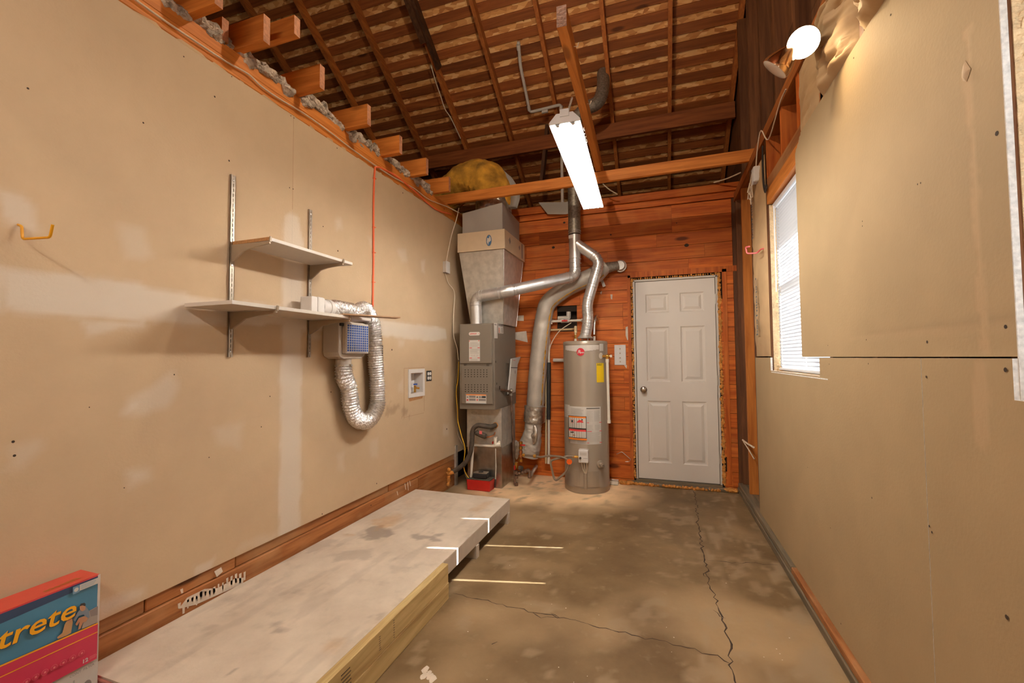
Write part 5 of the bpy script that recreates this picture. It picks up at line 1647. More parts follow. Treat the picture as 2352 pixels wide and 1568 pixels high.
# orange ladder hook at far left, points out of the wall
hk = group_empty('wall_hook', on(0, XL, 47, 517), 'orange vinyl coated storage hook on the left wall', 'hook')
w0 = on(0, XL, 42, 516); rx = w0.y
h1 = Vector((XL, w0.y, w0.z)); 
zz = on(0, XL + .02, 54, 550).z
h2 = on(0, XL + .018, 50, 519); h3 = on(0, XL + .02, 52, 549); h4 = Vector((XL + .085, h3.y, 0)); h4 = on(0, XL + .13, 115, 545); h5 = on(0, XL + .15, 121, 516)
mb = MB(); mb.tube(rounded([h1, h2, h3, h4, h5], 0.010, 5), 0.0040, 10); mb.build('hook_rod', 'orange_hook', hk, smooth=True)

# ---- shop light with two tubes
na = on(2, 2.42, 1318, 345)
fa = on(2, 2.42, 1363, 478)
dd = (fa - na); Ls = dd.length; dd.normalize()
na = fa - dd * 1.24 if Ls < 1.1 or Ls > 1.4 else na
Ls = (fa - na).length
sd_ = dd.cross(Vector((0, 0, 1))).normalized(); upv = Vector((0, 0, 1))
shop = group_empty('shop_light', (na + fa) / 2, 'white twin tube shop light, switched on, hanging on chains under the loose board', 'lamp')
def SL(s, a, h): return na + dd * s + sd_ * a + upv * h
prof = [(-0.076, 0.0), (-0.074, 0.012), (-0.040, 0.046), (0.040, 0.046), (0.074, 0.012), (0.076, 0.0)]
prof_in = [(0.0745, 0.0), (0.0725, 0.011), (0.039, 0.0445), (-0.039, 0.0445), (-0.0725, 0.011), (-0.0745, 0.0)]
mb = MB(); pr = prof + prof_in; n = len(pr)
vs = [SL(0, a, h) for a, h in pr] + [SL(Ls, a, h) for a, h in pr]
mb.add(vs, [(i, (i + 1) % n, n + (i + 1) % n, n + i) for i in range(n)])
mb.build('reflector', 'vinyl', shop)
for s, t_ in ((0.0, -0.006), (Ls, 0.006)):
    mb = MB(); mb.prism([SL(s, a, h + (0.003 if k in (2, 3) else 0)) for k, (a, h) in enumerate(prof)], dd * t_)
    if s == 0.0:
        mb.prism([SL(-0.006, a, h) for a, h in ((-0.022, 0.03), (-0.022, 0.066), (0.022, 0.066), (0.022, 0.03))], dd * -0.004)
    mb.build('end_cap', 'vinyl', shop)
mb = MB(); mb.prism([SL(0.002, a, h) for a, h in ((-0.02, 0.043), (-0.014, 0.026), (0.014, 0.026), (0.02, 0.043))], dd * (Ls - 0.004)); mb.build('ballast_cover', 'vinyl', shop)
M['tube'] = emit('tube_glow', (1.0, 0.95, 0.87), TUBE_POWER)
for a in (-0.036, 0.036):
    mb = MB(); mb.cyl(SL(0.02, a, 0.008), SL(Ls - 0.02, a, 0.008), 0.0135, 16); mb.build('tube', 'tube', shop, smooth=True)
    for s in (0.004, Ls - 0.02):
        mb = MB(); mb.cyl(SL(s, a, 0.008), SL(s + 0.016, a, 0.008), 0.0138, 16); mb.build('tube_cap', 'galv', shop, smooth=True)
        mb = MB(); mb.beam(SL(s + .002, a, 0.03), SL(s + 0.010, a, 0.03), 0.028, 0.026); mb.build('lamp_socket', 'vinyl', shop)
def chain(a, b, parent):
    a = Vector(a); b = Vector(b); L_ = (b - a).length; n = int(L_ / 0.024)
    for i in range(n + 1):
        c = a + (b - a) * (i / n)
        mb = MB(); r = 0.007; pts = []
        ax = Vector((1, 0, 0)) if i % 2 else Vector((0, 1, 0))
        d = (b - a).normalized()
        for k in range(13):
            t = 2 * PI * k / 12
            pts.append(c + ax * (r * math.cos(t)) + d * (0.0155 * math.sin(t)))
        mb.tube(pts, 0.0017, 5, caps=False); mb.build('chain_link', 'galv', parent, fixn=False)
top1 = Vector((OA.x + (OB.x - OA.x) * 0.22, OA.y + (OB.y - OA.y) * 0.22, OA.z))
cA = SL(0.05, 0, 0.05)
yy = cA.y; tt = (yy - OA.y) / (OB.y - OA.y)
hk_ = on(2, OA.z - .04, 1314, 224); chain(cA, hk_, shop)
cB = SL(Ls - 0.12, 0, 0.05); tt = (cB.y - OA.y) / (OB.y - OA.y)
chain(cB, (OA.x + (OB.x - OA.x) * tt - 0.024, cB.y, OA.z - .03), shop)
# twists of wire on the board
for t_ in (0.12, 0.42):
    p = OA.lerp(OB, t_) + Vector((0.0, 0, 0))
    mb = MB(); mb.tube([p + Vector(v) for v in ((-0.03, 0, -0.02), (-0.02, 0, -0.049), (0.021, .003, -0.049), (0.024, .004, 0.0), (0.045, 0.01, -0.004), (0.055, .0, 0.012))], 0.003, 6)
    o = mb.build('wire_twist', 'cable', bpy.data.objects['loose_board'], smooth=True)
# added fill lamp behind the photographer, out of view, brightens the near half
rear = group_empty('fill_strip_light', (-0.8, -0.9, 2.78), 'added twin tube fill light behind the photographer, out of view', 'lamp')
mb = MB(); mb.box(-1.37, -0.23, -0.93, -0.87, 2.80, 2.83); mb.build('batten', 'vinyl', rear)
M['fill_tube_rear'] = emit('fill_glow_rear', (1.0, 0.93, 0.82), REAR_FILL_POWER)
for a in (-0.955, -0.845):
    mb = MB(); mb.cyl((-1.36, a, 2.79), (-0.24, a, 2.79), 0.0135, 16); mb.build('tube', 'fill_tube_rear', rear, smooth=True)
for x in (-1.2, -0.4):
    mb = MB(); mb.cyl((x, -0.9, 2.83), (x, -0.9, roof_z(-0.9) + .1), 0.003, 6); mb.build('hanging_wire', 'galv', rear)

ab = group_empty('hanging_fill_bulb', (-0.6, 2.0, 3.77), 'added bare fill bulb high under the roof, out of view', 'lamp')  # invented bulb, out of view, added to brighten the roof underside
M['bulb_fill'] = emit('fill_bulb_glow', (1.0, 0.86, 0.66), ATTIC_FILL)
mb = MB(); mb.ball((-0.6, 2.0, 3.7), 0.032, 14); mb.build('bulb', 'bulb_fill', ab, smooth=True)
mb = MB(); mb.cyl((-0.6, 2.0, 3.735), (-0.6, 2.0, 3.8), 0.02, 12); mb.build('lamp_holder', 'black', ab, smooth=True)
mb = MB(); mb.cyl((-0.6, 2.0, 3.8), (-0.6, 2.0, roof_z(2.0) + .1), 0.004, 6); mb.build('cord', 'black', ab, smooth=True)

# ---- twin flood lamp at the top of the right wall
fl = group_empty('flood_lamp', (0.70, 2.13, 2.68), 'twin flood lamp high on the right wall, upper bulb lit and lower one dark', 'lamp')
fc1 = CAM + ray(1845, 98) * 1.78
ax1 = Vector((-0.22, -0.72, -0.62)).normalized()
fc2 = CAM + ray(1779, 160) * 1.86
ax2 = Vector((-0.62, 0.25, -0.62)).normalized()
M['bulb_on'] = emit('bulb_lens_glow', (1.0, 0.80, 0.52), FLOOD_BULB)
M['bulb_glass'] = metal('silvered_glass', (0.62, 0.40, 0.24), 0.12, 0.05, bump=0)
M['lens'] = plain('frosted_lens', (0.75, 0.66, 0.55), 0.2, var=0.02, bump=0)
def par(fc, ax, on_):
    b = -ax
    mb = MB(); mb.lathe([(0.060, 0.0), (0.0605, 0.012), (0.056, 0.03), (0.042, 0.062), (0.026, 0.088), (0.021, 0.10)], fc, b, 28); mb.build('bulb_reflector', 'bulb_glass', fl, smooth=True)
    mb = MB(); mb.lathe([(0.0, 0.008), (0.03, 0.006), (0.057, 0.001), (0.059, -0.001)], fc, ax, 28); mb.build('bulb_lens', 'bulb_on' if on_ else 'lens', fl, smooth=True)
    mb = MB(); mb.lathe([(0.026, 0.095), (0.027, 0.13), (0.022, 0.145), (0.012, 0.15)], fc, b, 18); mb.build('lamp_holder', 'plastic_white', fl, smooth=True)
    return fc + b * 0.148
n1 = par(fc1, ax1, True); n2 = par(fc2, ax2, False)
base = Vector((0.705, 2.22, 2.70))
for q in (n1, n2):
    mb = MB(); mb.tube(rounded([q, (q + base) / 2 + Vector((0, 0, .02)), base], .03), 0.008, 8); mb.build('arm', 'galv_dull', fl, smooth=True)
mb = MB(); mb.lathe([(0.055, 0), (0.055, .012), (0.03, .03), (0.0, .032)], (0.722, 2.22, 2.70), (-1, 0, 0), 24); mb.build('base_plate', 'plastic_white', fl, smooth=True)
sp = bpy.data.lights.new('flood_beam', 'SPOT'); sp.energy = FLOOD_SPOT; sp.color = (1.0, 0.74, 0.42); sp.spot_size = math.radians(130); sp.spot_blend = 1.0; sp.shadow_soft_size = 0.05
so = bpy.data.objects.new('flood_beam', sp); COL.objects.link(so); so.parent = fl; so.location = fc1 + ax1 * 0.02 - fl.location
so.rotation_euler = Vector((0.02, -0.42, -0.9)).to_track_quat('-Z', 'Y').to_euler()

# ---- furnace
YF = 3.872; FX0, FX1, FZ0, FZ1, FYB = -1.868, -1.497, 0.797, 1.632, 4.52
fur = group_empty('furnace', (-1.68, 4.25, 0), 'tall grey gas furnace with louvered front panel standing in the far left corner', 'furnace')
mb = MB(); mb.box(FX0, FX1, YF + 0.004, FYB, FZ0, FZ1); mb.build('cabinet', 'lenx', fur, bevel=0.003)
fp = lambda zx, zy: on(1, YF, 1040 + zx / 7.128, 730 + zy / 7.128)
def panel(name, a, b, c, d, y0=0.0, th=0.014, mat='lenx', bv=0.004):
    p = fp(a, b); q = fp(c, d)
    mb = MB(); mb.box(p.x, q.x, YF - th, YF + 0.003, q.z, p.z); return mb.build(name, mat, fur, bevel=bv, seg=2)
up_ = panel('upper_panel', 125, 118, 645, 742)
lo_ = panel('lower_panel', 150, 792, 662, 1412)
for z in (0, 1):
    for x in (205, 575):
        p = fp(x, 768); mb = MB(); mb.box(p.x - .012, p.x + .012, YF - .008, YF + .002, p.z - .009, p.z + .009); mb.build('panel_latch', 'dark_foam', fur) if z == 0 else None
mb = MB()
for r0 in (850, 1093):
    for r in range(4):
        for c in range(8):
            p = fp(214 + c * 50.5 + (r0 > 900) * 4, r0 + r * 36.5)
            mb.box(p.x - .0062, p.x + .0052, YF - .0148, YF - .0143, p.z - .0038, p.z + .0038)
mb.build('louver_slots', 'void', lo_, kind='stuff')
ff = planef((0, YF - 0.0142, 0), (1, 0, 0), (0, 0, 1), (0, -1, 0))
def R_(a, b, c, d, m): p = fp(a, b); q = fp(c, d); return ('r', p.x, q.z, q.x, p.z, m)
def T_(t, a, b, c, d, m, **k):
    p = fp(a, d); q = fp(c, b); return ('t', t, p.x, p.z, (q.z - p.z) * 1.35, m, k.get('sh', 0), 'LEFT', k.get('bd', 0), k.get('sx', 1.0))
p = fp(272, 290); q = fp(455, 228)
cx_, cz_ = (p.x + q.x) / 2, (p.z + q.z) / 2; rw, rh = (q.x - p.x) / 2, (q.z - p.z) / 2
pill = lambda k: [(cx_ + k * (rw - rh) * s + k * rh * math.cos(t), cz_ + k * rh * math.sin(t)) for s, t in [(1, -PI / 2 + PI * i / 8) for i in range(9)] + [(-1, PI / 2 + PI * i / 8) for i in range(9)]]
flatcol('brandred', (0.60, 0.03, 0.03))
decal('name_badge', ff, [('p', pill(1.0), 'ink_paper'), T_('LENNOX', 287, 245, 440, 272, 'ink_brandred', sh=0.3, bd=0.0006, sx=0.95), ('p', [(q.x - .013, cz_ + .005), (q.x - .005, cz_), (q.x - .013, cz_ - .005)], 'ink_brandred')], up_)
its = [R_(275, 365, 455, 705, 'ink_paper')]
a = fp(290, 400); b = fp(450, 470); its += lines_block(a.x, b.z, b.x, a.z, 4, 'ink_greyprint', 0.2, 1)
for yy_ in (490, 655): its += [R_(285, yy_ - 5, 325, yy_ + 5, 'ink_redline'), R_(415, yy_ - 8, 452, yy_ + 2, 'ink_redline')]
a = fp(295, 505); b = fp(450, 580); its += lines_block(a.x, b.z, b.x, a.z, 5, 'ink_greyprint', 0.2, 2)
for xx in (325, 360, 415): c = fp(xx, 615); its += [('e', c.x, c.z, .0055, .0065, 'ink_greyprint'), ('e', c.x, c.z, .0045, .0055, 'ink_paper')]
its += [R_(280, 372, 292, 386, 'ink_redline'), R_(432, 366, 446, 380, 'ink_redline')]
a = fp(300, 665); b = fp(440, 700); its += lines_block(a.x, b.z, b.x, a.z, 3, 'ink_greyprint', 0.2, 3)
decal('instruction_label', ff, its, up_)
its = [R_(226, 1242, 558, 1402, 'ink_paper'), R_(228, 1245, 556, 1268, 'ink_orange'), R_(278, 1275, 550, 1308, 'ink_greyprint'), R_(278, 1316, 550, 1358, 'ink_greyprint'),
       R_(385, 1272, 434, 1360, 'ink_paper'), R_(232, 1272, 272, 1305, 'ink_paper'), R_(240, 1285, 264, 1298, 'ink_black'), R_(238, 1326, 266, 1352, 'ink_redline'), R_(402, 1280, 420, 1305, 'ink_black'), R_(402, 1325, 420, 1352, 'ink_redline'),
       R_(490, 1275, 550, 1308, 'ink_black'), R_(282, 1270, 384, 1276, 'ink_black'), R_(230, 1385, 556, 1398, 'ink_skyblue')]
decal('warning_label', ff, its, lo_)
# side face
fs_ = lambda zx, zy: on(0, FX1, 1040 + zx / 7.128, 730 + zy / 7.128)
fside = planef((FX1, 0, 0), (0, 1, 0), (0, 0, 1), (1, 0, 0))
def poly_side(pts, m): return ('p', [(fs_(*p).y, fs_(*p).z) for p in pts], m)
its = [poly_side([(672, 78), (726, 82), (734, 333), (678, 331)], 'ink_paper')]
p = fs_(680, 105); its.append(('r', p.y, p.z - .006, p.y + .055, p.z + .006, 'ink_greyprint'))
decal('side_label', fside, its, fur)
its = [poly_side([(738, 88), (822, 94), (828, 257), (742, 251)], 'ink_paper')]
p = fs_(745, 130); q = fs_(815, 105); its.append(('r', p.y, p.z, q.y, q.z, 'ink_greyprint'))
for k in range(5):
    p = fs_(748, 165 + k * 17); its.append(('r', p.y, p.z - .003, p.y + .03, p.z + .003, 'ink_redline' if k % 2 == 0 else 'ink_orange'))
    p = fs_(800, 165 + k * 17); its.append(('r', p.y, p.z - .005, p.y + .012, p.z + .004, 'ink_black'))
decal('side_label', fside, its, fur)
decal('side_slot', fside, [('e', fs_(702, 718).y, fs_(702, 718).z, .008, .012, 'void'), ('e', fs_(718, 1075).y, fs_(718, 1075).z, .008, .012, 'void'), ('r', fs_(757, 1120).y, fs_(757, 1175).z, fs_(774, 1120).y, fs_(757, 1115).z, 'void')], fur, kind='stuff')
# base cabinet
LX0, LX1, LY = -1.878, FX1 - 0.002, 4.062
zsm = on(1, LY, 1150, 1029).z
mb = MB(); mb.box(LX0, LX1, LY, FYB - .03, zsm + .001, FZ0 - .001); mb.build('coil_cabinet', 'galv_dull', fur, bevel=0.002)
mb = MB(); mb.box(LX0 + .004, LX1 - .003, LY + .004, FYB - .03, 0.0, zsm - .001); mb.build('return_box', 'galv', fur, bevel=0.002)
mb = MB(); mb.box(LX0, LX1 + .002, LY - .004, LY, zsm - .006, zsm + .006); mb.box(LX1, LX1 + .003, LY, FYB - .03, zsm - .006, zsm + .006); mb.build('seam_flange', 'galv', fur)
c = on(1, LY - .002, 1089, 948)
fl_ = planef((0, LY - 0.0005, 0), (1, 0, 0), (0, 0, 1), (0, -1, 0))
decal('oval_badge', fl_, [('e', c.x, c.z, 0.03, 0.012, 'ink_greyprint'), ('e', c.x, c.z, 0.027, 0.010, 'galv_dull')], fur)
c = on(1, LY - .002, 1089, 957)
decal('rating_label', fl_, [('r', c.x - .03, c.z - .014, c.x + .03, c.z + .004, 'galv')] + lines_block(c.x - .025, c.z - .012, c.x + .02, c.z + .002, 3, 'ink_greyprint', .3), fur)
# manual hanging on the side in a wire holder
mn = group_empty('paper_manual', fs_(950, 950), 'white paper booklet hung on the right side of the furnace', 'booklet')
pts = [(928, 668), (1080, 635), (1030, 760), (990, 1210), (872, 1250), (905, 940)]
mb = MB(); q = [fs_(*p) for p in pts]
mb.prism([p + Vector((0.012, 0, 0)) for p in q], (0.012, 0, 0)); mb.build('booklet_pages', 'ink_paper', mn)
decal('booklet_print', planef((FX1 + .0245, 0, 0), (0, 1, 0), (0, 0, 1), (1, 0, 0)), [('e', fs_(985, 885).y, fs_(985, 885).z, .012, .02, 'ink_greyprint'), ('r', fs_(955, 700).y, fs_(955, 700).z, fs_(990, 700).y, fs_(955, 690).z, 'ink_pinkline')], mn)
mb = MB(); a = fs_(915, 812); b = fs_(1022, 815); mb.beam(a + Vector((.027, 0, 0)), b + Vector((.027, 0, 0)), .003, .008); mb.build('elastic_band', 'black', mn)
mb = MB(); mb.prism([fs_(*p) + Vector((0.0005, 0, 0)) for p in ((868, 738), (905, 740), (905, 1262), (862, 1268))], (0.011, 0, 0)); mb.build('holder', 'dark_foam', mn)

# ---- supply duct above the furnace
du = group_empty('supply_duct', (-1.66, 4.2, 1.64), 'sheet metal duct stack widening above the furnace, with beige coil case and grey plenum', 'duct')
mb = MB()
top = [(-1.895, 3.925, 2.358), (-1.412, 3.925, 2.358), (-1.412, 4.55, 2.358), (-1.895, 4.55, 2.358)]
bot = [(-1.835, 4.075, 1.633), (-1.475, 4.075, 1.633), (-1.475, 4.48, 1.633), (-1.835, 4.48, 1.633)]
mb.hexa(bot, top); mb.build('hopper', 'galv_dull', du, bevel=0.002)
mb = MB(); mb.tube([Vector(bot[1]) + Vector((.001, -.001, 0)), Vector(top[1]) + Vector((.001, -.001, 0))], .004, 6); mb.build('hopper_seam', 'galv', du)
mb = MB(); mb.tube([Vector(bot[2]), Vector(top[2])], .004, 6); mb.build('hopper_seam', 'galv', du)
mb = MB(); mb.box(-1.905, -1.398, 3.912, 4.57, 2.36, 2.552); mb.build('coil_case', 'beige', du, bevel=0.002)
fcc = planef((0, 3.911, 0), (1, 0, 0), (0, 0, 1), (0, -1, 0))
c = on(1, 3.911, 1123, 552)
flatcol('sealblue', (0.06, 0.16, 0.32))
decal('round_emblem', fcc, [('e', c.x, c.z, .030, .058, 'ink_greyprint'), ('e', c.x, c.z, .027, .053, 'ink_sealblue'), ('p', [(c.x, c.z - .02), (c.x + .004, c.z + .045), (c.x + .018, c.z + .03), (c.x + .022, c.z - .002)], 'ink_paper'),
                            ('p', [(c.x, c.z + .02), (c.x - .018, c.z + .028), (c.x - .022, c.z - .012), (c.x - .006, c.z - .046)], 'ink_paper'), ('e', c.x + .003, c.z + .006, .012, .017, 'ink_paper')], du)
fcs = planef((-1.397, 0, 0), (0, 1, 0), (0, 0, 1), (1, 0, 0))
s_ = lambda px, py: on(0, -1.397, px, py)
c1 = s_(1171, 553); c2_ = s_(1193, 569); c3_ = s_(1199, 576)
decal('side_mark', fcs, [('p', [(c1.y - .035, c1.z), (c1.y, c1.z + .04), (c1.y + .03, c1.z), (c1.y, c1.z - .04)], 'ink_greyprint'), ('p', [(c2_.y - .028, c2_.z), (c2_.y, c2_.z + .03), (c2_.y + .024, c2_.z), (c2_.y, c2_.z - .03)], 'ink_greyprint'),
                         ('r', c3_.y - .02, c3_.z - .085, c3_.y + .02, c3_.z + .075, 'ink_greyprint')], du, kind='stuff')
mb = MB(); mb.hexa([(-1.875, 3.965, 2.553), (-1.44, 3.965, 2.553), (-1.44, 4.52, 2.553), (-1.875, 4.52, 2.553)],
                   [(-1.875, 3.965, 2.775), (-1.44, 3.965, 2.835), (-1.44, 4.52, 2.80), (-1.875, 4.52, 2.775)]); mb.build('plenum', 'plenum', du, bevel=0.004)
# yellow insulated flexible duct, taped
yd = group_empty('flexible_duct', (-1.9, 4.3, 3.0), 'big yellow insulation wrapped duct curving out of the grey plenum into the attic', 'duct')
path = bez([(-1.63, 4.25, 2.88), (-1.65, 4.25, 3.06), (-1.78, 4.25, 3.22), (-2.02, 4.28, 3.23), (-2.35, 4.42, 3.10), (-2.8, 4.7, 3.02)], 12)
def wrapped(path, r0, seed, mat, name, parent, amp=.12, fr=5, n=30):
    mb = MB(); pts = resample(path, 0.02)
    k0 = len(mb.v); mb.tube(pts, r0, n)
    for i, v in enumerate(mb.v):
        c = pts[min(i // n, len(pts) - 1)] if isinstance(pts, list) else v
        d = v - c
        nz = mnoise.fractal(v * fr + Vector((seed, 0, 0)), 0.7, 2.1, 4)
        rd = 1 - abs(math.sin((v.x + v.y * .6 - v.z) * 24 + 3 * nz)) * .5
        mb.v[i] = c + d * (1 + amp * nz + amp * .5 * rd)
    return mb.build(name, mat, parent, smooth=True, fixn=False)
kk = len(path)
wrapped(path, [0.175 + 0.03 * math.sin(PI * min(1, i / 30)) for i in range(len(resample(path, 0.02)))], 3.0, 'ins_yellow', 'insulation_wrap', yd)
mb = MB(); mb.tube([(-1.64, 4.24, 2.83), (-1.64, 4.24, 2.90), (-1.64, 4.24, 2.97)], [0.195, 0.192, 0.185], 30, caps=False)
mb.build('tape_collar', 'tape', yd, smooth=True)
mb = MB(); mb.tube(bez([(-1.42, 4.22, 2.86), (-1.40, 4.25, 3.0), (-1.47, 4.27, 3.15), (-1.57, 4.26, 3.26)], 8), 0.022, 8, ry=2.5); mb.build('tape_strip', 'plenum', yd, smooth=True)
# metal flap on the back beam
fl2 = group_empty('metal_flap', on(1, 4.5, 1280, 475), 'loose grey sheet metal flap bent over the back wall plate beside the flue', 'sheet metal')
pts = [(1237, 465), (1300, 464), (1330, 455), (1335, 482), (1300, 492), (1258, 492)]
mb = MB(); q = [on(1, 4.60, *p) for p in pts]; mb.prism(q, (0, -0.003, 0)); mb.build('sheet', 'plenum', fl2)

# ---- flue pipes
def sleeve(mb, a, b, r, n=20): mb.cyl(a, b, r, n)
fu = group_empty('flue_pipe', (-0.79, 4.35, 1.5), 'shiny galvanized flue pipe rising through the roof, with branches to the furnace and the heater', 'flue')
Yf = 4.35
P_ = lambda px, py, y=Yf: on(1, y, px, py)
vtop = P_(1320, 285); vmid = P_(1320, 538); vlow = P_(1320, 606)
vx = P_(1320, 560).x
mb = MB(); mb.cyl((vx, Yf, vmid.z), (vx, Yf, P_(1320, 280).z), 0.063, 24); mb.build('vent_riser', 'galv_dark', fu, smooth=True)
e0 = Vector((vx, Yf, P_(1320, 282).z)); e1 = P_(1342, 252, 4.38); e2_ = P_(1372, 236, 4.42); e3 = P_(1384, 208, 4.46); e4 = e3 + Vector((0.0, 0.1, 0.25))
mb = MB(); mb.tube(bez([e0 - Vector((0, 0, .05)), e0, e1, e2_, e3, e4], 5), 0.066, 22); mb.build('vent_elbow', 'galv_dark', fu, smooth=True)
mb = MB(); mb.cyl((vx, Yf, vmid.z - .01), (vx, Yf, vlow.z), 0.059, 24); mb.build('wye_body', 'flue', fu, smooth=True)
decal('duct_label', lambda u, v, off: Vector((vx - .012 + .0605 * math.sin(u / .06), Yf - .0605 * math.cos(u / .06), v)), [('r', -.045, P_(1320, 550).z, .035, P_(1320, 542).z, 'ink_pale')], fu)
for z in (vmid.z + .004, vmid.z + .03, vlow.z + .005, vlow.z + .05, P_(1320, 410).z):
    mb = MB(); mb.lathe([(0.0615, -.003), (0.0655, -.001), (0.0655, .001), (0.0615, .003)], (vx, Yf, z), (0, 0, 1), 24); mb.build('crimp_ring', 'flue', fu, smooth=True)
def branch(pts, r, name):
    pts = [Vector(p) for p in pts]
    sm = rounded(pts, 0.075, 4)
    mb = MB(); mb.tube(sm, r, 22); mb.build(name, 'flue', fu, smooth=True)
    # gore seams of the bends
    for i in range(1, len(sm) - 1):
        d = (sm[i + 1] - sm[i - 1]).normalized()
        if (sm[i] - sm[i - 1]).length < .06 and (sm[i + 1] - sm[i]).length < .06:
            mb = MB(); mb.lathe([(r * .99, -.0022), (r * 1.03, 0), (r * .99, .0022)], sm[i], d, 22); mb.build('gore_seam', 'flue', fu, smooth=True)
    # crimp rings around each bend
    for i in range(1, len(pts) - 1):
        for q, w_ in ((pts[i - 1], 0), (pts[i + 1], 0)):
            d = (q - pts[i]).normalized()
            for off in (0.018, 0.055, 0.085):
                if (q - pts[i]).length > off + .03:
                    c = pts[i] + d * off
                    if off < 0.05: c = pts[i] + d * off
                    mb = MB(); mb.lathe([(r * 1.0, -.0035), (r * 1.055, -.001), (r * 1.055, .001), (r * 1.0, .0035)], c, d, 22)
                    if off > .05: mb.build('crimp_ring', 'flue', fu, smooth=True)
P1 = Vector((vx, Yf, vlow.z + .02)); P2 = Vector((vx, Yf, P_(1322, 634).z))
P3 = on(1, 3.955, 1165, 669); P4 = on(1, 3.945, 1090, 682)
P4 = Vector((P4.x + .01, 3.945, P4.z)); P5 = Vector((P4.x + .005, 3.96, FZ1))
branch([P1, P2, P3, P4, P5], 0.057, 'furnace_branch')
mb = MB(); mb.tube([P3 + (P3 - P2).normalized() * -.05, P3, P3 + (P4 - P3).normalized() * .05], .060, 22); mb.build('adjustable_elbow', 'flue', fu, smooth=True)
hcx, hcy, hr, hz1 = -0.702, 4.35, 0.2185, 1.452
Q1 = Vector((vx + .02, Yf, P_(1333, 560).z)); Q2 = P_(1378, 600); Q2.z = P_(1378, 597).z; Q3 = P_(1365, 640); Q4 = P_(1348, 700); Q5 = P_(1352, 735); Q6 = Vector((hcx + .003, Yf, P_(1345, 772).z))
branch([Q1, Q2, Q3, Q4, Q5, Q6], 0.054, 'heater_branch')
for t_ in range(6):
    c = Q5.lerp(Q6, t_ / 5); 
    mb = MB(); mb.lathe([(.054, -.003), (.0575, 0), (.054, .003)], c, (Q6 - Q5).normalized() + Vector((random.uniform(-.3, .3), 0, 0)), 20); mb.build('crimp_ring', 'flue', fu, smooth=True)

# ---- pvc riser along the roof
pv = group_empty('pvc_pipe', P_(1290, 400), 'thin pale plastic pipe zigzagging up to the roof behind the shop light', 'pipe')
y1 = 4.45
a = [on(1, 4.55, 1297, 470), on(1, 4.50, 1292, 330), on(1, 4.5, 1289, 241), on(1, 4.5, 1216, 262), RP(0, 0, 0)]
g1 = on(1, 4.5, 1217, 258); g2 = on(1, 4.28, 1195, 120); g3 = on(1, 4.2, 1191, 98)
def rooffit(px, py):
    d = ray(px, py); s = ((RO + Rn * -0.03 - CAM).dot(Rn)) / d.dot(Rn); return CAM + d * s
g0 = rooffit(1289, 240); g1 = rooffit(1217, 258); g2 = rooffit(1195, 150); g3 = rooffit(1190, 97)
low = Vector((g0.x + .0, g0.y, 2.98))
mb = MB(); mb.tube(rounded([low, g0, g1, g2, g3 + Rn * 0.02], .04, 4), 0.017, 12); mb.build('pipe_run', 'pvc_dim', pv, smooth=True)
for q, d in ((g0, (0, 0, -1)), (g1, g2 - g1), (g3, g2 - g3)):
    d = Vector(d).normalized(); mb = MB(); mb.cyl(q + d * .02, q + d * .07, .021, 12); mb.build('coupling', 'pvc_dim', pv, smooth=True)
q = (g0 + g1) / 2; mb = MB(); mb.box(q.x - .04, q.x + .03, q.y - .01, q.y + .01, q.z - .05, q.z - .02); mb.build('strap', 'pvc_dim', pv)

# ---- insulated fat duct
idu = group_empty('insulated_duct', (-1.15, 4.52, 0.2), 'fat grey insulated duct bent toward the back wall behind the flue pipes', 'duct')
Yi = 4.53
d0 = [on(1, 4.47, 1212, 1045), on(1, 4.47, 1222, 1000), on(1, 4.48, 1228, 935)]
d1 = [on(1, Yi, 1229, 940), on(1, Yi, 1238, 820), on(1, Yi, 1250, 725), on(1, Yi, 1264, 690), on(1, Yi, 1310, 657), on(1, Yi, 1365, 632), on(1, Yi - .01, 1396, 610)]
pts = resample(bez(d1, 10), 0.02); n_ = len(pts)
rad = [0.098 - 0.008 * (i / n_) for i in range(n_)]
for i in range(n_):
    t_ = i / n_
    if t_ > 0.92: rad[i] *= 1 - (t_ - 0.92) * 5
    if t_ < 0.04: rad[i] *= 0.96
mb = MB(); mb.tube(pts, rad, 30)
for i, v in enumerate(mb.v):
    c = pts[i // 30]; nz = mnoise.fractal(v * 6, .8, 2.2, 3)
    t_ = (i // 30) / n_
    kink = 0.10 * math.exp(-((t_ - 0.50) / 0.03) ** 2) * (1 if (v - c).x > 0 else -.2)
    mb.v[i] = c + (v - c) * (1 + 0.035 * nz - kink)
mb.build('jacket', 'jacket', idu, smooth=True, fixn=False)
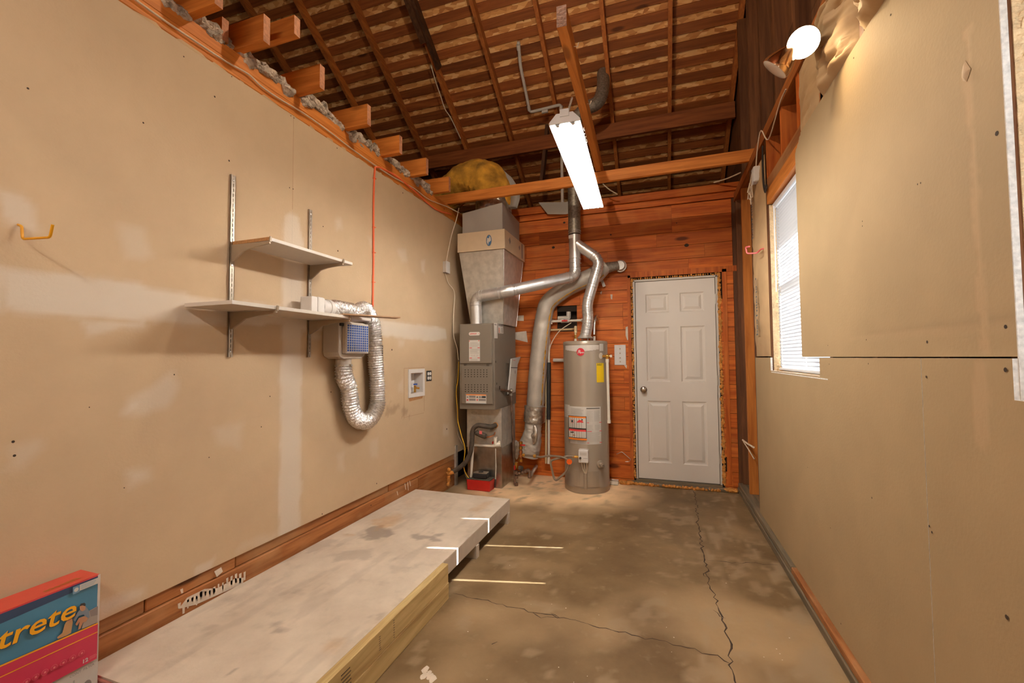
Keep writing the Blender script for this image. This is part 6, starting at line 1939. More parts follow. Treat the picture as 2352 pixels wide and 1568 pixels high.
# exposed seam on the camera side
mb = MB(); rnd = random.Random(12); sv = []
for i in range(3, n_ - 4):
    c = pts[i]; t_ = (pts[i + 1] - pts[i - 1]).normalized()
    tocam = (CAM - c).normalized(); side = t_.cross(tocam).normalized()
    if side.x < 0: side = -side
    if i > n_ * .5: side = side if side.z < 0 else -side
    d = (side * (0.62) + tocam * .78); d = (d - t_ * d.dot(t_)).normalized()
    sv.append((c + d * (rad[i] * 1.03), t_.cross(d).normalized()))
q = [a for a, _ in sv]
mb.tube(q, [rnd.uniform(.002, .009) for _ in q], 6); mb.build('split_seam', 'ins_yellow', idu, smooth=True, fixn=False)
low_path = resample(bez(d0, 8), 0.012)
mb = MB(); mb.tube(low_path, [0.10 + .014 * math.sin(i * .12 + 1) for i in range(len(low_path))], 34)
for i, v in enumerate(mb.v):
    c = low_path[min(i // 34, len(low_path) - 1)]
    nz = mnoise.fractal(Vector((v.x * 7, v.y * 7, v.z * 16)), .7, 2.2, 4)
    rdg = abs(math.sin((v.z * 1.0 + v.x * .6) * 60 + 3.5 * nz))
    mb.v[i] = c + (v - c) * (1 + 0.09 * nz + 0.07 * (1 - rdg))
mb.build('taped_foot', 'jacket', idu, smooth=True, fixn=False)
tp_path = [on(1, 4.48, 1227, 968), on(1, 4.48, 1229, 932)]
mb = MB(); mb.tube(resample(tp_path, .012), .113, 34); 
for i, v in enumerate(mb.v):
    mb.v[i] = v + Vector((mnoise.noise(v * 30), mnoise.noise(v * 31), mnoise.noise(v * 29))) * .006
mb.build('foil_tape_band', 'tape', idu, smooth=True, fixn=False)
for px0, px1, py in ((1187, 1200, 1030), (1228, 1244, 1000)):
    a = on(1, 4.37, px0, py); mb = MB(); blobmesh(mb, a, (.035, .018, .09), 3, .5, 14, px0); mb.build('foil_patch', 'tape', idu, smooth=True)
# flange on the wall
fg = on(1, 4.60, 1425, 611)
mb = MB(); mb.lathe([(.045, -.06), (.052, -.05), (.05, -.02), (.062, -.018), (.062, 0.0), (.055, .002), (.057, .02), (.06, .04)], (fg.x, 4.61, fg.z), (0, 1, 0), 26); mb.build('wall_collar', 'galv_dull', idu, smooth=True)
mb = MB(); mb.tube([pts[-3], Vector((fg.x - .02, 4.56, fg.z))], [.06, .045], 20); mb.build('duct_neck', 'galv_dark', idu, smooth=True)
mb = MB(); a = on(1, 4.6, 1378, 632); b = on(1, 4.6, 1388, 658); mb.beam(a, b, .03, .003, (0, 1, 0)); mb.build('hanger_strap', 'jacket', idu)

# ---- water heater
wh = group_empty('water_heater', (hcx, hcy, 0), 'tall taupe tank water heater with warning labels standing before the plank wall', 'water heater')
mb = MB(); mb.lathe([(hr - .004, 0.0), (hr, 0.004), (hr, 0.05), (hr + .001, .052), (hr + .001, .056), (hr, .058), (hr, hz1 - 0.035), (hr + .0015, hz1 - 0.034), (hr + .0015, hz1 - 0.008), (hr - .004, hz1)], (hcx, hcy, 0), (0, 0, 1), 64)
mb.build('tank', 'heater', wh, smooth=True)
mb = MB(); mb.lathe([(hr - .006, hz1 - .001), (hr - .02, hz1 + .003), (0, hz1 + .006)], (hcx, hcy, 0), (0, 0, 1), 48); mb.build('top_pan', 'galv_dull', wh, smooth=True)
Hd = Vector((-hcx, -hcy, 0)).normalized(); Hr = Vector((-Hd.y, Hd.x, 0))
def hf(u, v, off):
    th = u / hr; r = hr + off + .0015
    return Vector((hcx, hcy, v)) + Hd * (r * math.cos(th)) + Hr * (r * math.sin(th))
def hu(px): return hr * math.asin(max(-1, min(1, (px - 1346.5) / 51.5)))
def hz(py, px=1346): return on(1, 4.14, px, py).z
g = lambda zx: 1280 + zx / 5.6
k_ = lambda zy: 770 + zy / 5.6
def HR(a, b, c, d, m): return ('r', hu(g(a)), hz(k_(d)), hu(g(c)), hz(k_(b)), m)
its = [('p', [(hu(g(120)), hz(k_(125))), (hu(g(120)), hz(k_(178))), (hu(g(200)), hz(k_(196))), (hu(g(330)), hz(k_(206))), (hu(g(460)), hz(k_(197))), (hu(g(540)), hz(k_(178))), (hu(g(540)), hz(k_(125)))][::-1], 'ink_pale')]
decal('brand_panel', hf, [('r', hu(g(120)) + i * (hu(g(540)) - hu(g(120))) / 12, hz(k_(178 + 28 * math.sin(PI * (i + .5) / 12))), hu(g(120)) + (i + 1) * (hu(g(540)) - hu(g(120))) / 12, hz(k_(125)), 'ink_pale') for i in range(12)] +
      [('t', 'PERFORMANCE', hu(g(215)), hz(k_(150)), .020, 'ink_paper', 0, 'LEFT', .0004, .95)], wh)
c_ = (hu(g(314)), hz(k_(212)))
flatcol('medal', (0.58, 0.015, 0.03))
decal('round_logo', lambda u, v, off: hf(u, v, off + .004), [('e', c_[0], c_[1], .0375, .0375, 'ink_medal'), ('t', 'R', c_[0] - .030, c_[1] - .015, .050, 'ink_paper', .2, 'LEFT', .0006), ('t', 'heem', c_[0] - .004, c_[1] - .012, .023, 'ink_paper', 0, 'LEFT', .0006, .75)], wh)
decal('small_label', hf, [HR(550, 108, 598, 200, 'ink_paper')], wh)
decal('faint_label', hf, [HR(120, 275, 145, 700, 'heater')], wh)
its = [HR(508, 358, 600, 606, 'yellow_tag'), ('t', 'ENERGY', hu(g(516)), hz(k_(390)), .026, 'ink_black', 0, 'LEFT', .0004, .6)]
u0, u1 = hu(g(516)), hu(g(585)); its += lines_block(u0, hz(k_(600)), u1, hz(k_(400)), 12, 'ink_gold', .12, 4)
decal('energy_tag', hf, its, wh)
its = [HR(168, 918, 552, 1400, 'ink_paper'), HR(98, 905, 168, 1070, 'ink_paper')]
its += lines_block(hu(g(102)), hz(k_(1060)), hu(g(160)), hz(k_(912)), 12, 'ink_greyprint', .15, 4)
its += [HR(376, 934, 536, 942, 'ink_black')]
for (x0, y0, x1, y1, n, sd) in ((185, 935, 350, 1020, 6, 1), (380, 960, 455, 1105, 16, 2), (465, 960, 540, 1105, 16, 3), (385, 1145, 455, 1215, 8, 4), (468, 1145, 535, 1215, 8, 5), (380, 1240, 540, 1365, 13, 6), (180, 1350, 260, 1385, 4, 7), (270, 1350, 370, 1385, 4, 8)):
    its += lines_block(hu(g(x0)), hz(k_(y1)), hu(g(x1)), hz(k_(y0)), n, 'ink_greyprint' if sd != 2 else 'ink_pleat', .16, sd)
for y in (1118, 1228, 1375): its += [HR(378, y - 4, 402 + (y == 1228) * 30, y + 3, 'ink_redline'), HR(515, y - 6, 542, y + 1, 'ink_redline')]
its += [HR(172, 1035, 374, 1195, 'ink_black'), HR(178, 1041, 368, 1189, 'ink_paper'), HR(178, 1041, 368, 1060, 'ink_orange'), HR(172, 1202, 374, 1318, 'ink_black'), HR(178, 1208, 368, 1312, 'ink_paper'), HR(178, 1208, 368, 1232, 'ink_redline'), HR(174, 1320, 376, 1342, 'ink_orange')]
its += [('e', hu(g(216)), hz(k_(1105)), .019, .020, 'ink_redline'), ('e', hu(g(216)), hz(k_(1105)), .016, .017, 'ink_paper'), HR(207, 1090, 225, 1122, 'ink_black'), ('p', [(hu(g(262)), hz(k_(1118))), (hu(g(342)), hz(k_(1118))), (hu(g(330)), hz(k_(1090))), (hu(g(295)), hz(k_(1080)))], 'ink_redline'),
        ('e', hu(g(328)), hz(k_(1080)), .006, .006, 'ink_black'), ('e', hu(g(205)), hz(k_(1250)), .010, .006, 'ink_black'), ('e', hu(g(225)), hz(k_(1247)), .006, .008, 'ink_black'), ('e', hu(g(235)), hz(k_(1283)), .012, .006, 'ink_strip2' if False else 'ink_trousers')]
its += lines_block(hu(g(275)), hz(k_(1305)), hu(g(360)), hz(k_(1240)), 7, 'ink_pleat', .16, 11) + lines_block(hu(g(185)), hz(k_(1185)), hu(g(345)), hz(k_(1130)), 6, 'ink_pleat', .16, 12)
decal('warning_label', hf, its, wh)
# access panel, covers
def hbox(name, u0, u1, z0, z1, th, mat, bv=.004, n=8):
    mb = MB()
    for i in range(n):
        a = u0 + (u1 - u0) * i / n; b = u0 + (u1 - u0) * (i + 1) / n
        mb.hexa([hf(a, z0, -.001), hf(b, z0, -.001), hf(b, z0, th), hf(a, z0, th)], [hf(a, z1, -.001), hf(b, z1, -.001), hf(b, z1, th), hf(a, z1, th)])
    return mb.build(name, mat, wh, smooth=False)
pz = lambda zy: on(1, 4.13, 1346, 1000 + zy / 7.35).z
pu = lambda zx: hu(1160 + zx / 7.35)
hbox('access_panel', pu(1165), pu(1560), pz(870), pz(600), .005, 'heater')
mb = MB(); c = hf(pu(1345), 0, .006); mb.cyl((c.x, c.y, pz(895)), (c.x, c.y, pz(640)), .018, 16); mb.build('burner_cover', 'heater', wh, smooth=True)
# gas control
cu = (pu(1222) + pu(1436)) / 2; cw = .046; cz0, cz1 = pz(440), pz(222)
ctr = hf(cu, (cz0 + cz1) / 2, .03); dn = (hf(cu, 0, 1) - hf(cu, 0, 0)); dn.z = 0; dn.normalize(); sdv = Vector((-dn.y, dn.x, 0))
mb = MB(); hh = (cz1 - cz0) / 2
mb.hexa([ctr + sdv * a * cw + dn * b * .035 + Vector((0, 0, -hh)) for a, b in ((-1, 1), (1, 1), (1, -1), (-1, -1))], [ctr + sdv * a * cw + dn * b * .035 + Vector((0, 0, hh)) for a, b in ((-1, 1), (1, 1), (1, -1), (-1, -1))])
mb.build('gas_control', 'plastic_white', wh, bevel=.008, seg=3)
mb = MB(); mb.cyl(ctr + dn * .035 - sdv * .028 + Vector((0, 0, -hh * .25)), ctr + dn * .05 - sdv * .028 + Vector((0, 0, -hh * .25)), .011, 18); mb.build('control_dial', 'dark_foam', wh, smooth=True)
fcx = lambda u, v, off: ctr + dn * (.0352 + off) + sdv * u + Vector((0, 0, v))
decal('control_print', fcx, [('r', -.034, .008, .034, .040, 'ink_pale')] + lines_block(-.03, .015, .03, .035, 4, 'ink_pleat', .2, 1) + [('r', .0, -.018, .040, -.015, 'ink_greyprint')], wh)
for k, (a, b) in enumerate(((-.025, -.01), (-.018, -.004), (.0, .0), (.004, .004), (.02, .008), (.026, .012))):
    s0 = ctr + sdv * a + Vector((0, 0, -hh)) + dn * .01; s1 = hf(pu(1345), pz(640), .012) + sdv * b * .7
    mb = MB(); mb.tube(bez([s0, (s0 + s1) / 2 + sdv * (a * .25), s1], 4), .0028, 6); mb.build('lead_wire', 'cable' if k % 2 else 'galv_dull', wh, smooth=True)
# drain valve
c = hf(hu(1160 + 1580 / 7.35), pz(490), 0); dv = (c - Vector((hcx, hcy, c.z))).normalized(); dv = (dv + Vector((.15, -.5, 0))).normalized()
mb = MB(); mb.lathe([(.036, -.02), (.036, .0), (.033, .01), (.016, .016), (.016, .04), (.021, .042), (.021, .06), (.014, .062), (.014, .075), (.009, .075), (.009, .06)], c, dv, 22); mb.build('drain_valve', 'heater', wh, smooth=True)
# relief valve and pipe
c = hf(hu(1386), hz(818), .0); dv = (c - Vector((hcx, hcy, c.z))).normalized()
mb = MB(); mb.lathe([(.030, 0), (.030, .002), (0, .003)], hf(hu(1381), hz(817), 0), dv, 20); mb.build('valve_rosette', 'pvc', wh)
mb = MB(); e = c + dv * .05; mb.cyl(c, e, .014, 14); mb.ball(e, .019, 12); mb.cyl(e, e - Vector((0, 0, .035)), .015, 14); mb.cyl(e, e + Vector((.035, 0, 0)), .010, 10); mb.build('relief_valve', 'brass', wh, smooth=True)
zb_ = on(1, e.y, 1389, 971).z
mb = MB(); mb.cyl(e - Vector((0, 0, .03)), (e.x + .006, e.y, zb_), .0135, 14); mb.cyl(e - Vector((0, 0, .028)), e - Vector((0, 0, .06)), .0175, 14); mb.cyl((e.x + .006, e.y, zb_), (e.x + .006, e.y, zb_ + .03), .017, 14); mb.build('relief_pipe', 'pvc', wh, smooth=True)
mb = MB(); q = e + Vector((.03, -.003, 0)); mb.box(q.x - .004, q.x + .016, q.y - .008, q.y + .008, q.z - .014, q.z + .014); mb.build('valve_lever', 'galv', wh, bevel=.002)
# draft hood
mb = MB(); mb.lathe([(.050, .075), (.052, .068), (.078, .038), (.080, .034), (.074, .034), (.048, .066)], (hcx, hcy, hz1), (0, 0, 1), 32); mb.build('draft_hood', 'galv_dull', wh, smooth=True)
for a in (0.6, 2.2, 3.7, 5.3):
    mb = MB(); q = Vector((hcx + .066 * math.cos(a), hcy + .066 * math.sin(a), hz1)); mb.beam(q, q + Vector((0, 0, .04)), .012, .002, (math.sin(a), math.cos(a), 0)); mb.build('hood_leg', 'galv', wh)
mb = MB(); mb.lathe([(.045, .0), (.045, .012), (.02, .016), (0, .017)], (hcx, hcy, hz1), (0, 0, 1), 24); mb.build('flue_outlet', 'iron', wh, smooth=True)

# ---- water pipes behind the heater
YW = 4.585
w = lambda px, py, y=YW: on(1, y, px, py)
wp = group_empty('water_pipes', w(1262, 900), 'white and cream plastic water pipes with a red valve on the plank wall', 'pipes')
xc = w(1265, 738).x; xv = w(1262, 850).x; zt_ = w(1265, 738).z
mb = MB(); mb.tube(rounded([(xv - .018, YW, w(1257, 1060).z), (xv, YW, zt_), (w(1371, 738).x, YW, zt_)], .01), .0135, 12); mb.build('cold_line', 'pvc', wp, smooth=True)
mb = MB(); a = w(1257, 962).z; b = w(1264, 832).z; mb.cyl((xv - .016, YW - .001, a), (xv - .006, YW - .001, b), .024, 14); mb.build('foam_sleeve', 'black', wp, smooth=True)
mb = MB(); mb.cyl((xv - .018, YW, w(1257, 1064).z), (xv - .018, YW, w(1257, 1050).z), .019, 12); mb.build('pipe_cap', 'pvc', wp, smooth=True)
xh = w(1252, 900).x
mb = MB(); mb.cyl((xh, YW + .005, w(1250, 1064).z), (xh + .02, YW + .005, w(1255, 760).z), .0115, 12); mb.build('hot_riser', 'cpvc', wp, smooth=True)
zh = w(1290, 757).z; xe = on(1, 4.40, 1322, 757).x
mb = MB(); mb.tube(rounded([(xh + .02, YW + .004, zh), (w(1316, 757).x, YW - .02, zh), (xe, 4.42, zh)], .02), .0115, 12); mb.build('hot_line', 'cpvc', wp, smooth=True)
mb = MB(); mb.cyl((xe, 4.41, zh + .02), (xe, 4.40, zh - .05), .0165, 12); mb.cyl((xe, 4.40, zh - .05), (xe, 4.39, hz1 + .03), .0115, 10); mb.build('hot_elbow', 'cpvc', wp, smooth=True)
mb = MB(); mb.cyl((xe, 4.39, hz1 + .035), (xe, 4.39, hz1 + .075), .012, 6); mb.build('hot_union', 'brass', wp)
mb = MB(); mb.cyl((xe, 4.39, hz1 + .002), (xe, 4.39, hz1 + .03), .014, 10); mb.build('hot_nipple', 'pvc', wp, smooth=True)
vv = w(1298, 738)
mb = MB(); mb.cyl((vv.x - .045, YW, zt_), (vv.x + .045, YW, zt_), .021, 14); mb.build('valve_body', 'plastic_white', wp, smooth=True)
mb = MB(); mb.beam((vv.x - .030, YW - .03, zt_), (vv.x + .032, YW - .03, zt_), .010, .016); mb.cyl((vv.x, YW - .02, zt_), (vv.x, YW - .036, zt_), .012, 12); mb.build('valve_handle', 'red_plastic', wp, bevel=.002)
mb = MB(); q = w(1338, 737); mb.cyl((q.x - .01, YW, zt_), (q.x + .012, YW, zt_), .024, 8); mb.build('pipe_union', 'galv', wp)
mb = MB(); mb.cyl((xc, YW, zt_ + .004), (xc + .03, YW, zt_), .018, 12); mb.cyl((xc, YW, zt_ - .03), (xc, YW, zt_ + .004), .018, 12); mb.build('elbow', 'pvc', wp, smooth=True)
for py in (783, 796): mb = MB(); q = w(1264, py).z; mb.cyl((xv - .001, YW, q - .012), (xv - .001, YW, q + .012), .0165, 12); mb.build('coupling', 'pvc', wp, smooth=True)
fx0 = w(1370, 738); fxx = on(1, 4.40, 1366, 780).x
mb = MB(); mb.tube(bez([(fx0.x, YW, zt_), (fx0.x + .02, YW - .03, zt_ + .004), (fxx + .01, 4.48, zt_ + .03), (fxx, 4.42, zt_ - .03), (fxx - .005, 4.40, hz1 + .07)], 8), .012, 12); mb.build('braided_connector', 'galv', wp, smooth=True)
mb = MB(); mb.cyl((fxx - .005, 4.40, hz1 + .002), (fxx - .005, 4.40, hz1 + .055), .014, 8); mb.build('cold_nipple', 'galv_dull', wp)
q0 = w(1279, 731, 4.70); q1 = w(1306, 732, 4.70); q2 = w(1306, 722, 4.70)
mb = MB(); mb.tube(rounded([(q0.x - .03, 4.70, q0.z), (q1.x, 4.70, q0.z), (q1.x + .003, 4.70, q0.z + .12)], .012), .024, 14); mb.build('drain_pipe', 'pvc', wp, smooth=True)
mb = MB(); mb.tube(bez([w(1312, 741, 4.55), w(1285, 760, 4.55), w(1268, 785, 4.55), w(1262, 805, 4.56)], 6), .0045, 6); mb.build('bond_wire', 'cable', wp, smooth=True)
# horizontal grey pipe stub left of the heater
o = MB().cyl(w(1271, 827, 4.60), w(1300, 827, 4.60), .020, 14).build('pipe_stub', 'pvc_dim', None, smooth=True)
tag(o, 'short grey horizontal pipe end beside the left edge of the water heater', 'pipe')
# switch plate on planks
s0 = w(1411, 792, YB - .006); s1 = w(1438, 838, YB - .006)
sw = group_empty('wall_switch', (s0 + s1) / 2, 'white multi-hole switch plate on the planks between heater and door', 'switch')
mb = MB(); mb.box(s0.x, s1.x, YB - .010, YB - .003, s1.z, s0.z); mb.build('plate', 'plastic_white', sw, bevel=.002)
for k in (.2, .42, .64, .84):
    z = s0.z + (s1.z - s0.z) * k; mb = MB(); mb.box((s0.x + s1.x) / 2 - .005, (s0.x + s1.x) / 2 + .005, YB - .016, YB - .010, z - .004, z + .006); mb.build('toggle', 'strip', sw)
# bent wire on the planks
q = [w(1416, 1043, 4.62), w(1428, 1037, 4.62), w(1433, 1041, 4.62), w(1449, 1055, 4.62), w(1445, 1060, 4.62), w(1436, 1060, 4.62)]
o = MB().tube(rounded(q, .01), .003, 6).build('bent_wire', 'galv', None, smooth=True); tag(o, 'short bent wire sticking out of the planks low beside the door', 'wire')
# white plastic block on the floor
q0 = on(2, 0, 1400, 1109); q1 = on(2, 0, 1420, 1114)
blk = group_empty('plastic_offcut', (q1.x, q1.y, 0), 'short white rectangular plastic tube offcut on the floor right of the heater', 'offcut')
x0, x1, ya, yb, h = q0.x - .06, q1.x, q1.y - .01, q1.y + .05, .045
mb = MB(); mb.box(x0, x1, ya, ya + .003, 0.001, h); mb.box(x0, x1, yb - .003, yb, 0.001, h); mb.box(x0, x1, ya, yb, h - .003, h); mb.box(x0, x1, ya, yb, .001, .004); mb.build('tube_wall', 'pvc', blk)

# ---- gas piping beside the furnace
gp = group_empty('gas_pipe', (-1.44, 4.26, 0), 'dark iron gas pipe running down beside the furnace to the floor', 'pipe')
a0 = on(0, FX1 + .003, 1149, 895); b0 = on(0, -1.43, 1174, 896); bx0 = Vector((-1.43, b0.y, b0.z))
bx0.y = 4.20; bx0 = on(1, 4.20, 1174, 897); xg = bx0.x
mb = MB(); mb.tube(rounded([(FX1 + .002, 4.03, a0.z), (xg - .01, 4.15, bx0.z), (xg, 4.2, bx0.z - .02), (on(1, 4.2, 1183, 1110).x, 4.2, .012)], .03), .0125, 12); mb.build('drop_line', 'iron', gp, smooth=True)
mb = MB(); mb.ball(bx0, .022, 10); mb.cyl(bx0 - Vector((0, 0, .05)), bx0 - Vector((0, 0, .02)), .018, 10); mb.build('elbow', 'galv_dark', gp, smooth=True)
G = lambda zx, zy, y=4.2: on(1, y, 1160 + zx / 7.35, 1000 + zy / 7.35)
for zy, r in ((620, .02), (700, .019), (820, .018)):
    q = G(190, zy); mb = MB(); mb.cyl(q - Vector((0, 0, .015)), q + Vector((0, 0, .015)), r, 10); mb.build('fitting', 'iron', gp, smooth=True)
mb = MB(); mb.tube(rounded([G(190, 650), G(390, 585), G(420, 600), G(415, 690)], .02), .016, 12); mb.build('tee_branch', 'iron', gp, smooth=True)
for zx, zy in ((240, 635), (290, 620), (340, 605), (390, 590), (415, 690)):
    q = G(zx, zy); mb = MB(); mb.ball(q, .021, 10); mb.build('fitting', 'iron', gp, smooth=True)
mb = MB(); mb.cyl(G(420, 690, 4.2), G(530, 515, 4.62), .017, 12); mb.build('wall_pipe', 'jacket', gp, smooth=True)
mb = MB(); q = G(178, 535); mb.beam(q + Vector((0, -.03, -.02)), q + Vector((0, -.03, .025)), .014, .010, (0, 1, 0)); mb.build('valve_handle', 'red_plastic', gp, bevel=.003)
mb = MB(); q = G(190, 500); mb.cyl(q - Vector((0, 0, .03)), q + Vector((0, 0, .03)), .017, 10); mb.build('valve_body', 'brass', gp, smooth=True)
mb = MB(); q = G(245, 545, 4.19); mb.cyl(q, q + Vector((.03, -.01, 0)), .024, 14); mb.build('regulator', 'dark_foam', gp, smooth=True)
mf = group_empty('gas_manifold', G(265, 260), 'short copper coloured gas manifold in front of the silver duct foot', 'pipe')
mb = MB(); mb.cyl(G(262, 110, 4.18), G(268, 450, 4.18), .014, 12); mb.build('pipe_body', 'copper', mf, smooth=True)
for zy, mt in ((120, 'brass'), (205, 'brass'), (275, 'copper'), (340, 'copper'), (415, 'brass')):
    q = G(265, zy, 4.18); mb = MB(); mb.cyl(q - Vector((0, 0, .012)), q + Vector((0, 0, .012)), .020, 8); mb.build('fitting', mt, mf)
mb = MB(); q = G(305, 160, 4.17); mb.beam(q - Vector((.03, 0, 0)), q + Vector((.022, 0, 0)), .008, .012); mb.build('valve_handle', 'red_plastic', mf)
mb = MB(); q = G(205, 165, 4.19)
hose2 = group_empty('gas_hose', G(700, 360), 'grey flexible gas hose looping from the manifold to the water heater', 'hose')
H_ = lambda zx, zy, y=4.15: on(1, y, 1160 + zx / 7.35, 1000 + zy / 7.35)
cin = ctr - sdv * .05 + Vector((0, 0, -hh * .25))
pth = [H_(310, 328, 4.18), H_(420, 338, 4.16), H_(500, 345, 4.14), H_(600, 362, 4.12), H_(720, 345, 4.1), H_(880, 350, 4.08), H_(1010, 380, 4.06), H_(1060, 430, 4.06), H_(1065, 520, 4.06), H_(1020, 620, 4.06), H_(930, 700, 4.06),
       H_(860, 750, 4.07), H_(820, 690, 4.08), H_(790, 560, 4.08), H_(770, 450, 4.08), H_(810, 410, 4.08), H_(950, 372, 4.08), H_(1060, 350, 4.08), H_(1130, 348, 4.08), H_(1170, 352, 4.08)]
mb = MB(); mb.tube(bez(pth, 6), .0105, 10); mb.build('hose_jacket', 'flex_gas', hose2, smooth=True)
mb = MB(); mb.cyl(H_(1140, 350, 4.08), cin, .013, 6); mb.build('end_nut', 'brass', hose2)
for zx, zy in ((312, 328), (500, 345)):
    mb = MB(); q = H_(zx, zy, 4.17 if zx < 400 else 4.14); mb.cyl(q - Vector((.012, 0, 0)), q + Vector((.014, 0, 0)), .017, 6); mb.build('end_nut', 'brass', hose2)
flatcol('tagorange', (0.85, 0.13, 0.01))
mb = MB(); q = H_(1085, 440, 4.045); mb.lathe([(.026, 0), (.026, .003), (0, .003)], q, (.3, -1, 0), 18); o = mb.build('round_tag', 'ink_tagorange', hose2)

# ---- condensate pump and its plumbing
pf = lambda px, py, y: on(1, y, px, py)
cp = group_empty('condensate_pump', (-1.69, 4.0, 0), 'small condensate pump with bright red tank and black motor on the floor before the furnace', 'pump')
x0, x1, y0, y1, h = -1.822, -1.572, 3.925, 4.045, .105
mb = MB(); mb.hexa([(x0 + .006, y0 + .004, .001), (x1 - .006, y0 + .004, .001), (x1 - .002, y1 - .004, .001), (x0 + .006, y1 - .004, .001)], [(x0, y0, h), (x1, y0, h), (x1 + .004, y1, h), (x0, y1, h)]); mb.build('tank', 'red_plastic', cp, bevel=.006, seg=2)
mb = MB(); mb.box(x0 - .002, x1 + .003, y0 - .002, y1 + .002, h + .0005, h + .008); mb.build('tank_lid', 'dark_foam', cp, bevel=.002)
mb = MB(); mb.box(x0 + .06, x1 - .045, y0 + .015, y1 - .015, h + .0085, h + .058); mb.build('motor_housing', 'black', cp, bevel=.010, seg=2)
mb = MB(); mb.box(x0 + .062, x1 - .047, y0 + .017, y1 - .017, h + .0585, h + .064); mb.build('motor_cover', 'flex_gas', cp, bevel=.002)
mb = MB(); mb.cyl(((x0 + x1) / 2 + .005, (y0 + y1) / 2, h + .064), ((x0 + x1) / 2 + .005, (y0 + y1) / 2, h + .068), .025, 18); mb.build('vent_grille', 'black', cp, smooth=True)
cpp = group_empty('condensate_pipe', pf(1085, 1060, 4.0), 'white plastic drain pipe leading from the furnace down into the red pump', 'pipe')
Yc = 4.0
a = pf(1082, 1100, 3.985); b = pf(1086, 1021, 3.985); c = pf(1132, 1022, 3.985); d = pf(1146, 1016, 3.995)
mb = MB(); mb.tube(rounded([(a.x, 3.985, h - .02), (b.x, 3.985, b.z), (c.x, 3.985, b.z - .004), (d.x, 4.03, d.z)], .012), .0135, 12); mb.build('pipe_run', 'pvc', cpp, smooth=True)
mb = MB(); q = Vector((c.x + .02, 4.0, b.z)); mb.cyl(q - Vector((.02, 0, 0)), q + Vector((.05, .01, .01)), .019, 12); mb.cyl(q, q + Vector((0, 0, .055)), .017, 12); mb.cyl(q + Vector((0, 0, .055)), q + Vector((0, 0, .085)), .021, 12); mb.build('tee_fitting', 'pvc', cpp, smooth=True)
mb = MB(); q = Vector((c.x - .012, 4.055, b.z + .02)); mb.cyl(q, q - Vector((0, .02, 0)), .018, 12); mb.build('red_plug', 'red_plastic', cpp, smooth=True)
mb = MB(); mb.tube(bez([pf(1138, 1030, 4.0), pf(1139, 1070, 4.0), pf(1138, 1100, 3.99)], 5), .006, 8); mb.build('clear_tube', 'pvc_dim', cpp, smooth=True)
rl = group_empty('refrigerant_line', pf(1085, 1020, 3.95), 'thick dark foam covered pipe curving from the furnace down to the left wall corner', 'pipe')
pth = [pf(1138, 976, 4.05), pf(1128, 980, 3.98), pf(1112, 978, 3.94), pf(1096, 977, 3.93), pf(1086, 988, 3.93), pf(1084, 1015, 3.93), pf(1080, 1040, 3.93), pf(1070, 1060, 3.93), pf(1055, 1074, 3.92), pf(1037, 1085, 3.90)]
mb = MB(); mb.tube(bez(pth, 6), .0235, 14, jitter=.03); mb.build('foam_sleeve', 'dark_foam', rl, smooth=True, fixn=False)
q = pf(1138, 976, 4.055); mb = MB(); mb.ball(q, .03, 12, (1, .5, 1)); mb.build('foam_collar', 'foam_seal', rl, smooth=True)
dr = group_empty('filter_drier', pf(1104, 998, 3.95), 'small dark cylinder with a pink tag on the copper line before the furnace', 'filter')
a = pf(1094, 993, 3.93); b = pf(1115, 1002, 3.93)
mb = MB(); mb.tube([a - (b - a) * .12, a, b, b + (b - a) * .12], [.012, .027, .027, .012], 18); mb.build('drier_body', 'dark_foam', dr, smooth=True)
mb = MB(); q = pf(1104, 993, 3.897); mb.box(q.x - .014, q.x + .014, q.y - .001, q.y + .001, q.z - .016, q.z + .016); mb.build('pink_tag', 'pink', dr)
mb = MB(); mb.tube(bez([b + (b - a) * .1, pf(1124, 1003, 3.96), pf(1134, 999, 4.0), pf(1137, 993, 4.05)], 5), .007, 8); mb.build('copper_line', 'copper', dr, smooth=True)
mb = MB(); mb.tube(bez([pf(1042, 1083, 3.90), pf(1030, 1088, 3.88), pf(1026, 1094, 3.88)], 4), .02, 10); mb.build('line_end', 'foam_seal', rl, smooth=True)
mb = MB(); q = pf(1024, 1098, 3.9)
for k in range(5): blobmesh(mb, (-1.985, 3.86, .20 - k * .035), (.018, .02, .022), 2, .6, 20, k)
mb.build('foam_run', 'foam_seal', rl, smooth=True)

# ---- right wall bits
ph = group_empty('wall_hook', on(0, XR + .013, 1757, 570), 'pink rubber coated storage hook on the framing beside the window', 'hook')
h1 = on(0, XR + .02, 1757, 570); h2 = h1 + Vector((-.05, .02, 0))
A_ = lambda px, py, x: on(0, x, px, py)
q = [A_(1757, 570, XR + .013), A_(1748, 572, XR - .01), A_(1738, 581, XR - .045), A_(1716, 582, XR - .10), A_(1713, 568, XR - .105), A_(1721, 566, XR - .10)]
mb = MB(); mb.tube(rounded(q, .012, 4), .0055, 10); mb.build('hook_rod', 'pink', ph, smooth=True)
eb = on(0, XR, 1740, 402)
el = group_empty('electrical_box', eb, 'open white plastic electrical box with a tangle of cream wires above the insulation', 'electrical box')
mb = MB(); mb.box(XR - .035, XR + .013, eb.y - .045, eb.y + .03, eb.z - .06, eb.z + .055); mb.build('box_body', 'plastic_white', el, bevel=.006)
mb = MB(); mb.box(XR - .04, XR - .0355, eb.y - .03, eb.y + .01, eb.z - .075, eb.z + .02); mb.build('box_cover', 'plastic_white', el, bevel=.003)
rnd = random.Random(6)
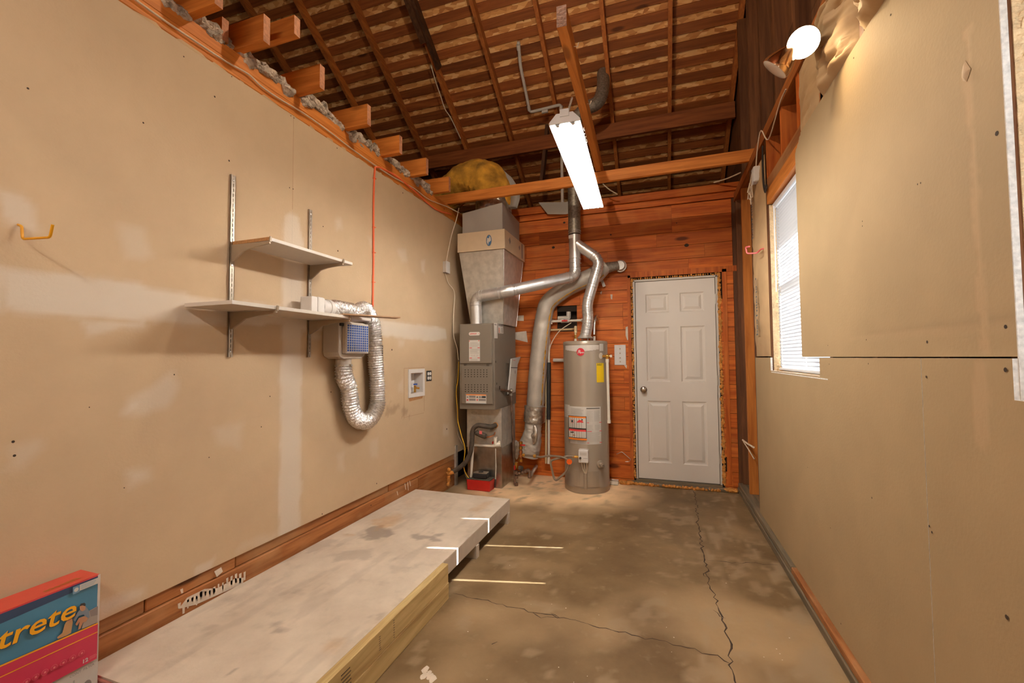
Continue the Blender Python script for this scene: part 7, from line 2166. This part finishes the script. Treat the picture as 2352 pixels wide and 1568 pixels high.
for k in range(5):
    p0 = eb + Vector((-.03, rnd.uniform(0, .05), rnd.uniform(-.04, .05)))
    pt = [p0] + [p0 + Vector((rnd.uniform(-.03, .01), rnd.uniform(.0, .12), -.05 * i + rnd.uniform(-.03, .03))) for i in (1, 2, 3)] + [p0 + Vector((-.01, rnd.uniform(-.02, .05), -.06))]
    mb = MB(); mb.tube(bez(pt, 5), .0030, 6); mb.build('loose_wire', 'cable', el, smooth=True)
mb = MB(); mb.tube(bez([eb + Vector((-.01, .0, .05)), eb + Vector((-.005, -.05, .18)), eb + Vector((0, -.15, .26)), on(0, XR, 1765, 320), on(0, XR, 1790, 240), on(0, XR, 1805, 205)], 5), .004, 6); mb.build('feed_cable', 'cable', el, smooth=True)
bs = group_empty('black_strap', on(0, XR, 1757, 400), 'black rubber strap hanging at the top of the window framing', 'strap')
q = [on(0, XR, 1754, 335), on(0, XR, 1754, 380), on(0, XR, 1756, 420), on(0, XR, 1760, 438), on(0, XR, 1763, 425)]
mb = MB(); mb.tube(bez([p + Vector((-.006, 0, 0)) for p in q], 5), .016, 8, ry=.4); mb.build('strap_band', 'black', bs, smooth=True)
# white wires low on the right
q = [on(0, XR, 1706, 1010), on(0, XR, 1716, 1018), on(0, XR, 1731, 1027)]
lwz = group_empty('loose_cable', q[0], 'two cream cable ends poking out low behind the right drywall edge', 'cable')
mb = MB(); mb.tube(bez([p for p in q], 4), .008, 8); mb.build('cable_jacket', 'cable', lwz, smooth=True)
mb = MB(); mb.tube(bez([on(0, XR, 1708, 1014), on(0, XR, 1722, 1036), on(0, XR, 1732, 1053)], 4), .005, 8); mb.build('cable_jacket', 'cable', lwz, smooth=True)
# cables in the roof
rc = group_empty('roof_cable', rooffit(1020, 220), 'white cable hanging down along the third rafter', 'cable')
mb = MB(); mb.tube(bez([rooffit(*p) for p in ((990, 150), (1000, 185), (1012, 220), (1022, 250), (1036, 272), (1058, 318))], 5), .006, 6); mb.build('cable_jacket', 'cable', rc, smooth=True)
rc = group_empty('roof_cable', on(1, 4.5, 1400, 435), 'pale cable sagging behind the tie beam right of the shop light', 'cable')
mb = MB(); mb.tube(bez([on(1, 4.45, 1385, 422), on(1, 4.45, 1398, 434), on(1, 4.5, 1418, 446)], 5), .006, 6); mb.build('cable_jacket', 'cable', rc, smooth=True)
rc = group_empty('roof_cable', on(1, 4.5, 1660, 410), 'pale cable running up to the corner above the door', 'cable')
mb = MB(); mb.tube(bez([on(1, 4.6, 1640, 419), on(1, 4.5, 1670, 410), on(1, 4.4, 1702, 396)], 5), .006, 6); mb.build('cable_jacket', 'cable', rc, smooth=True)
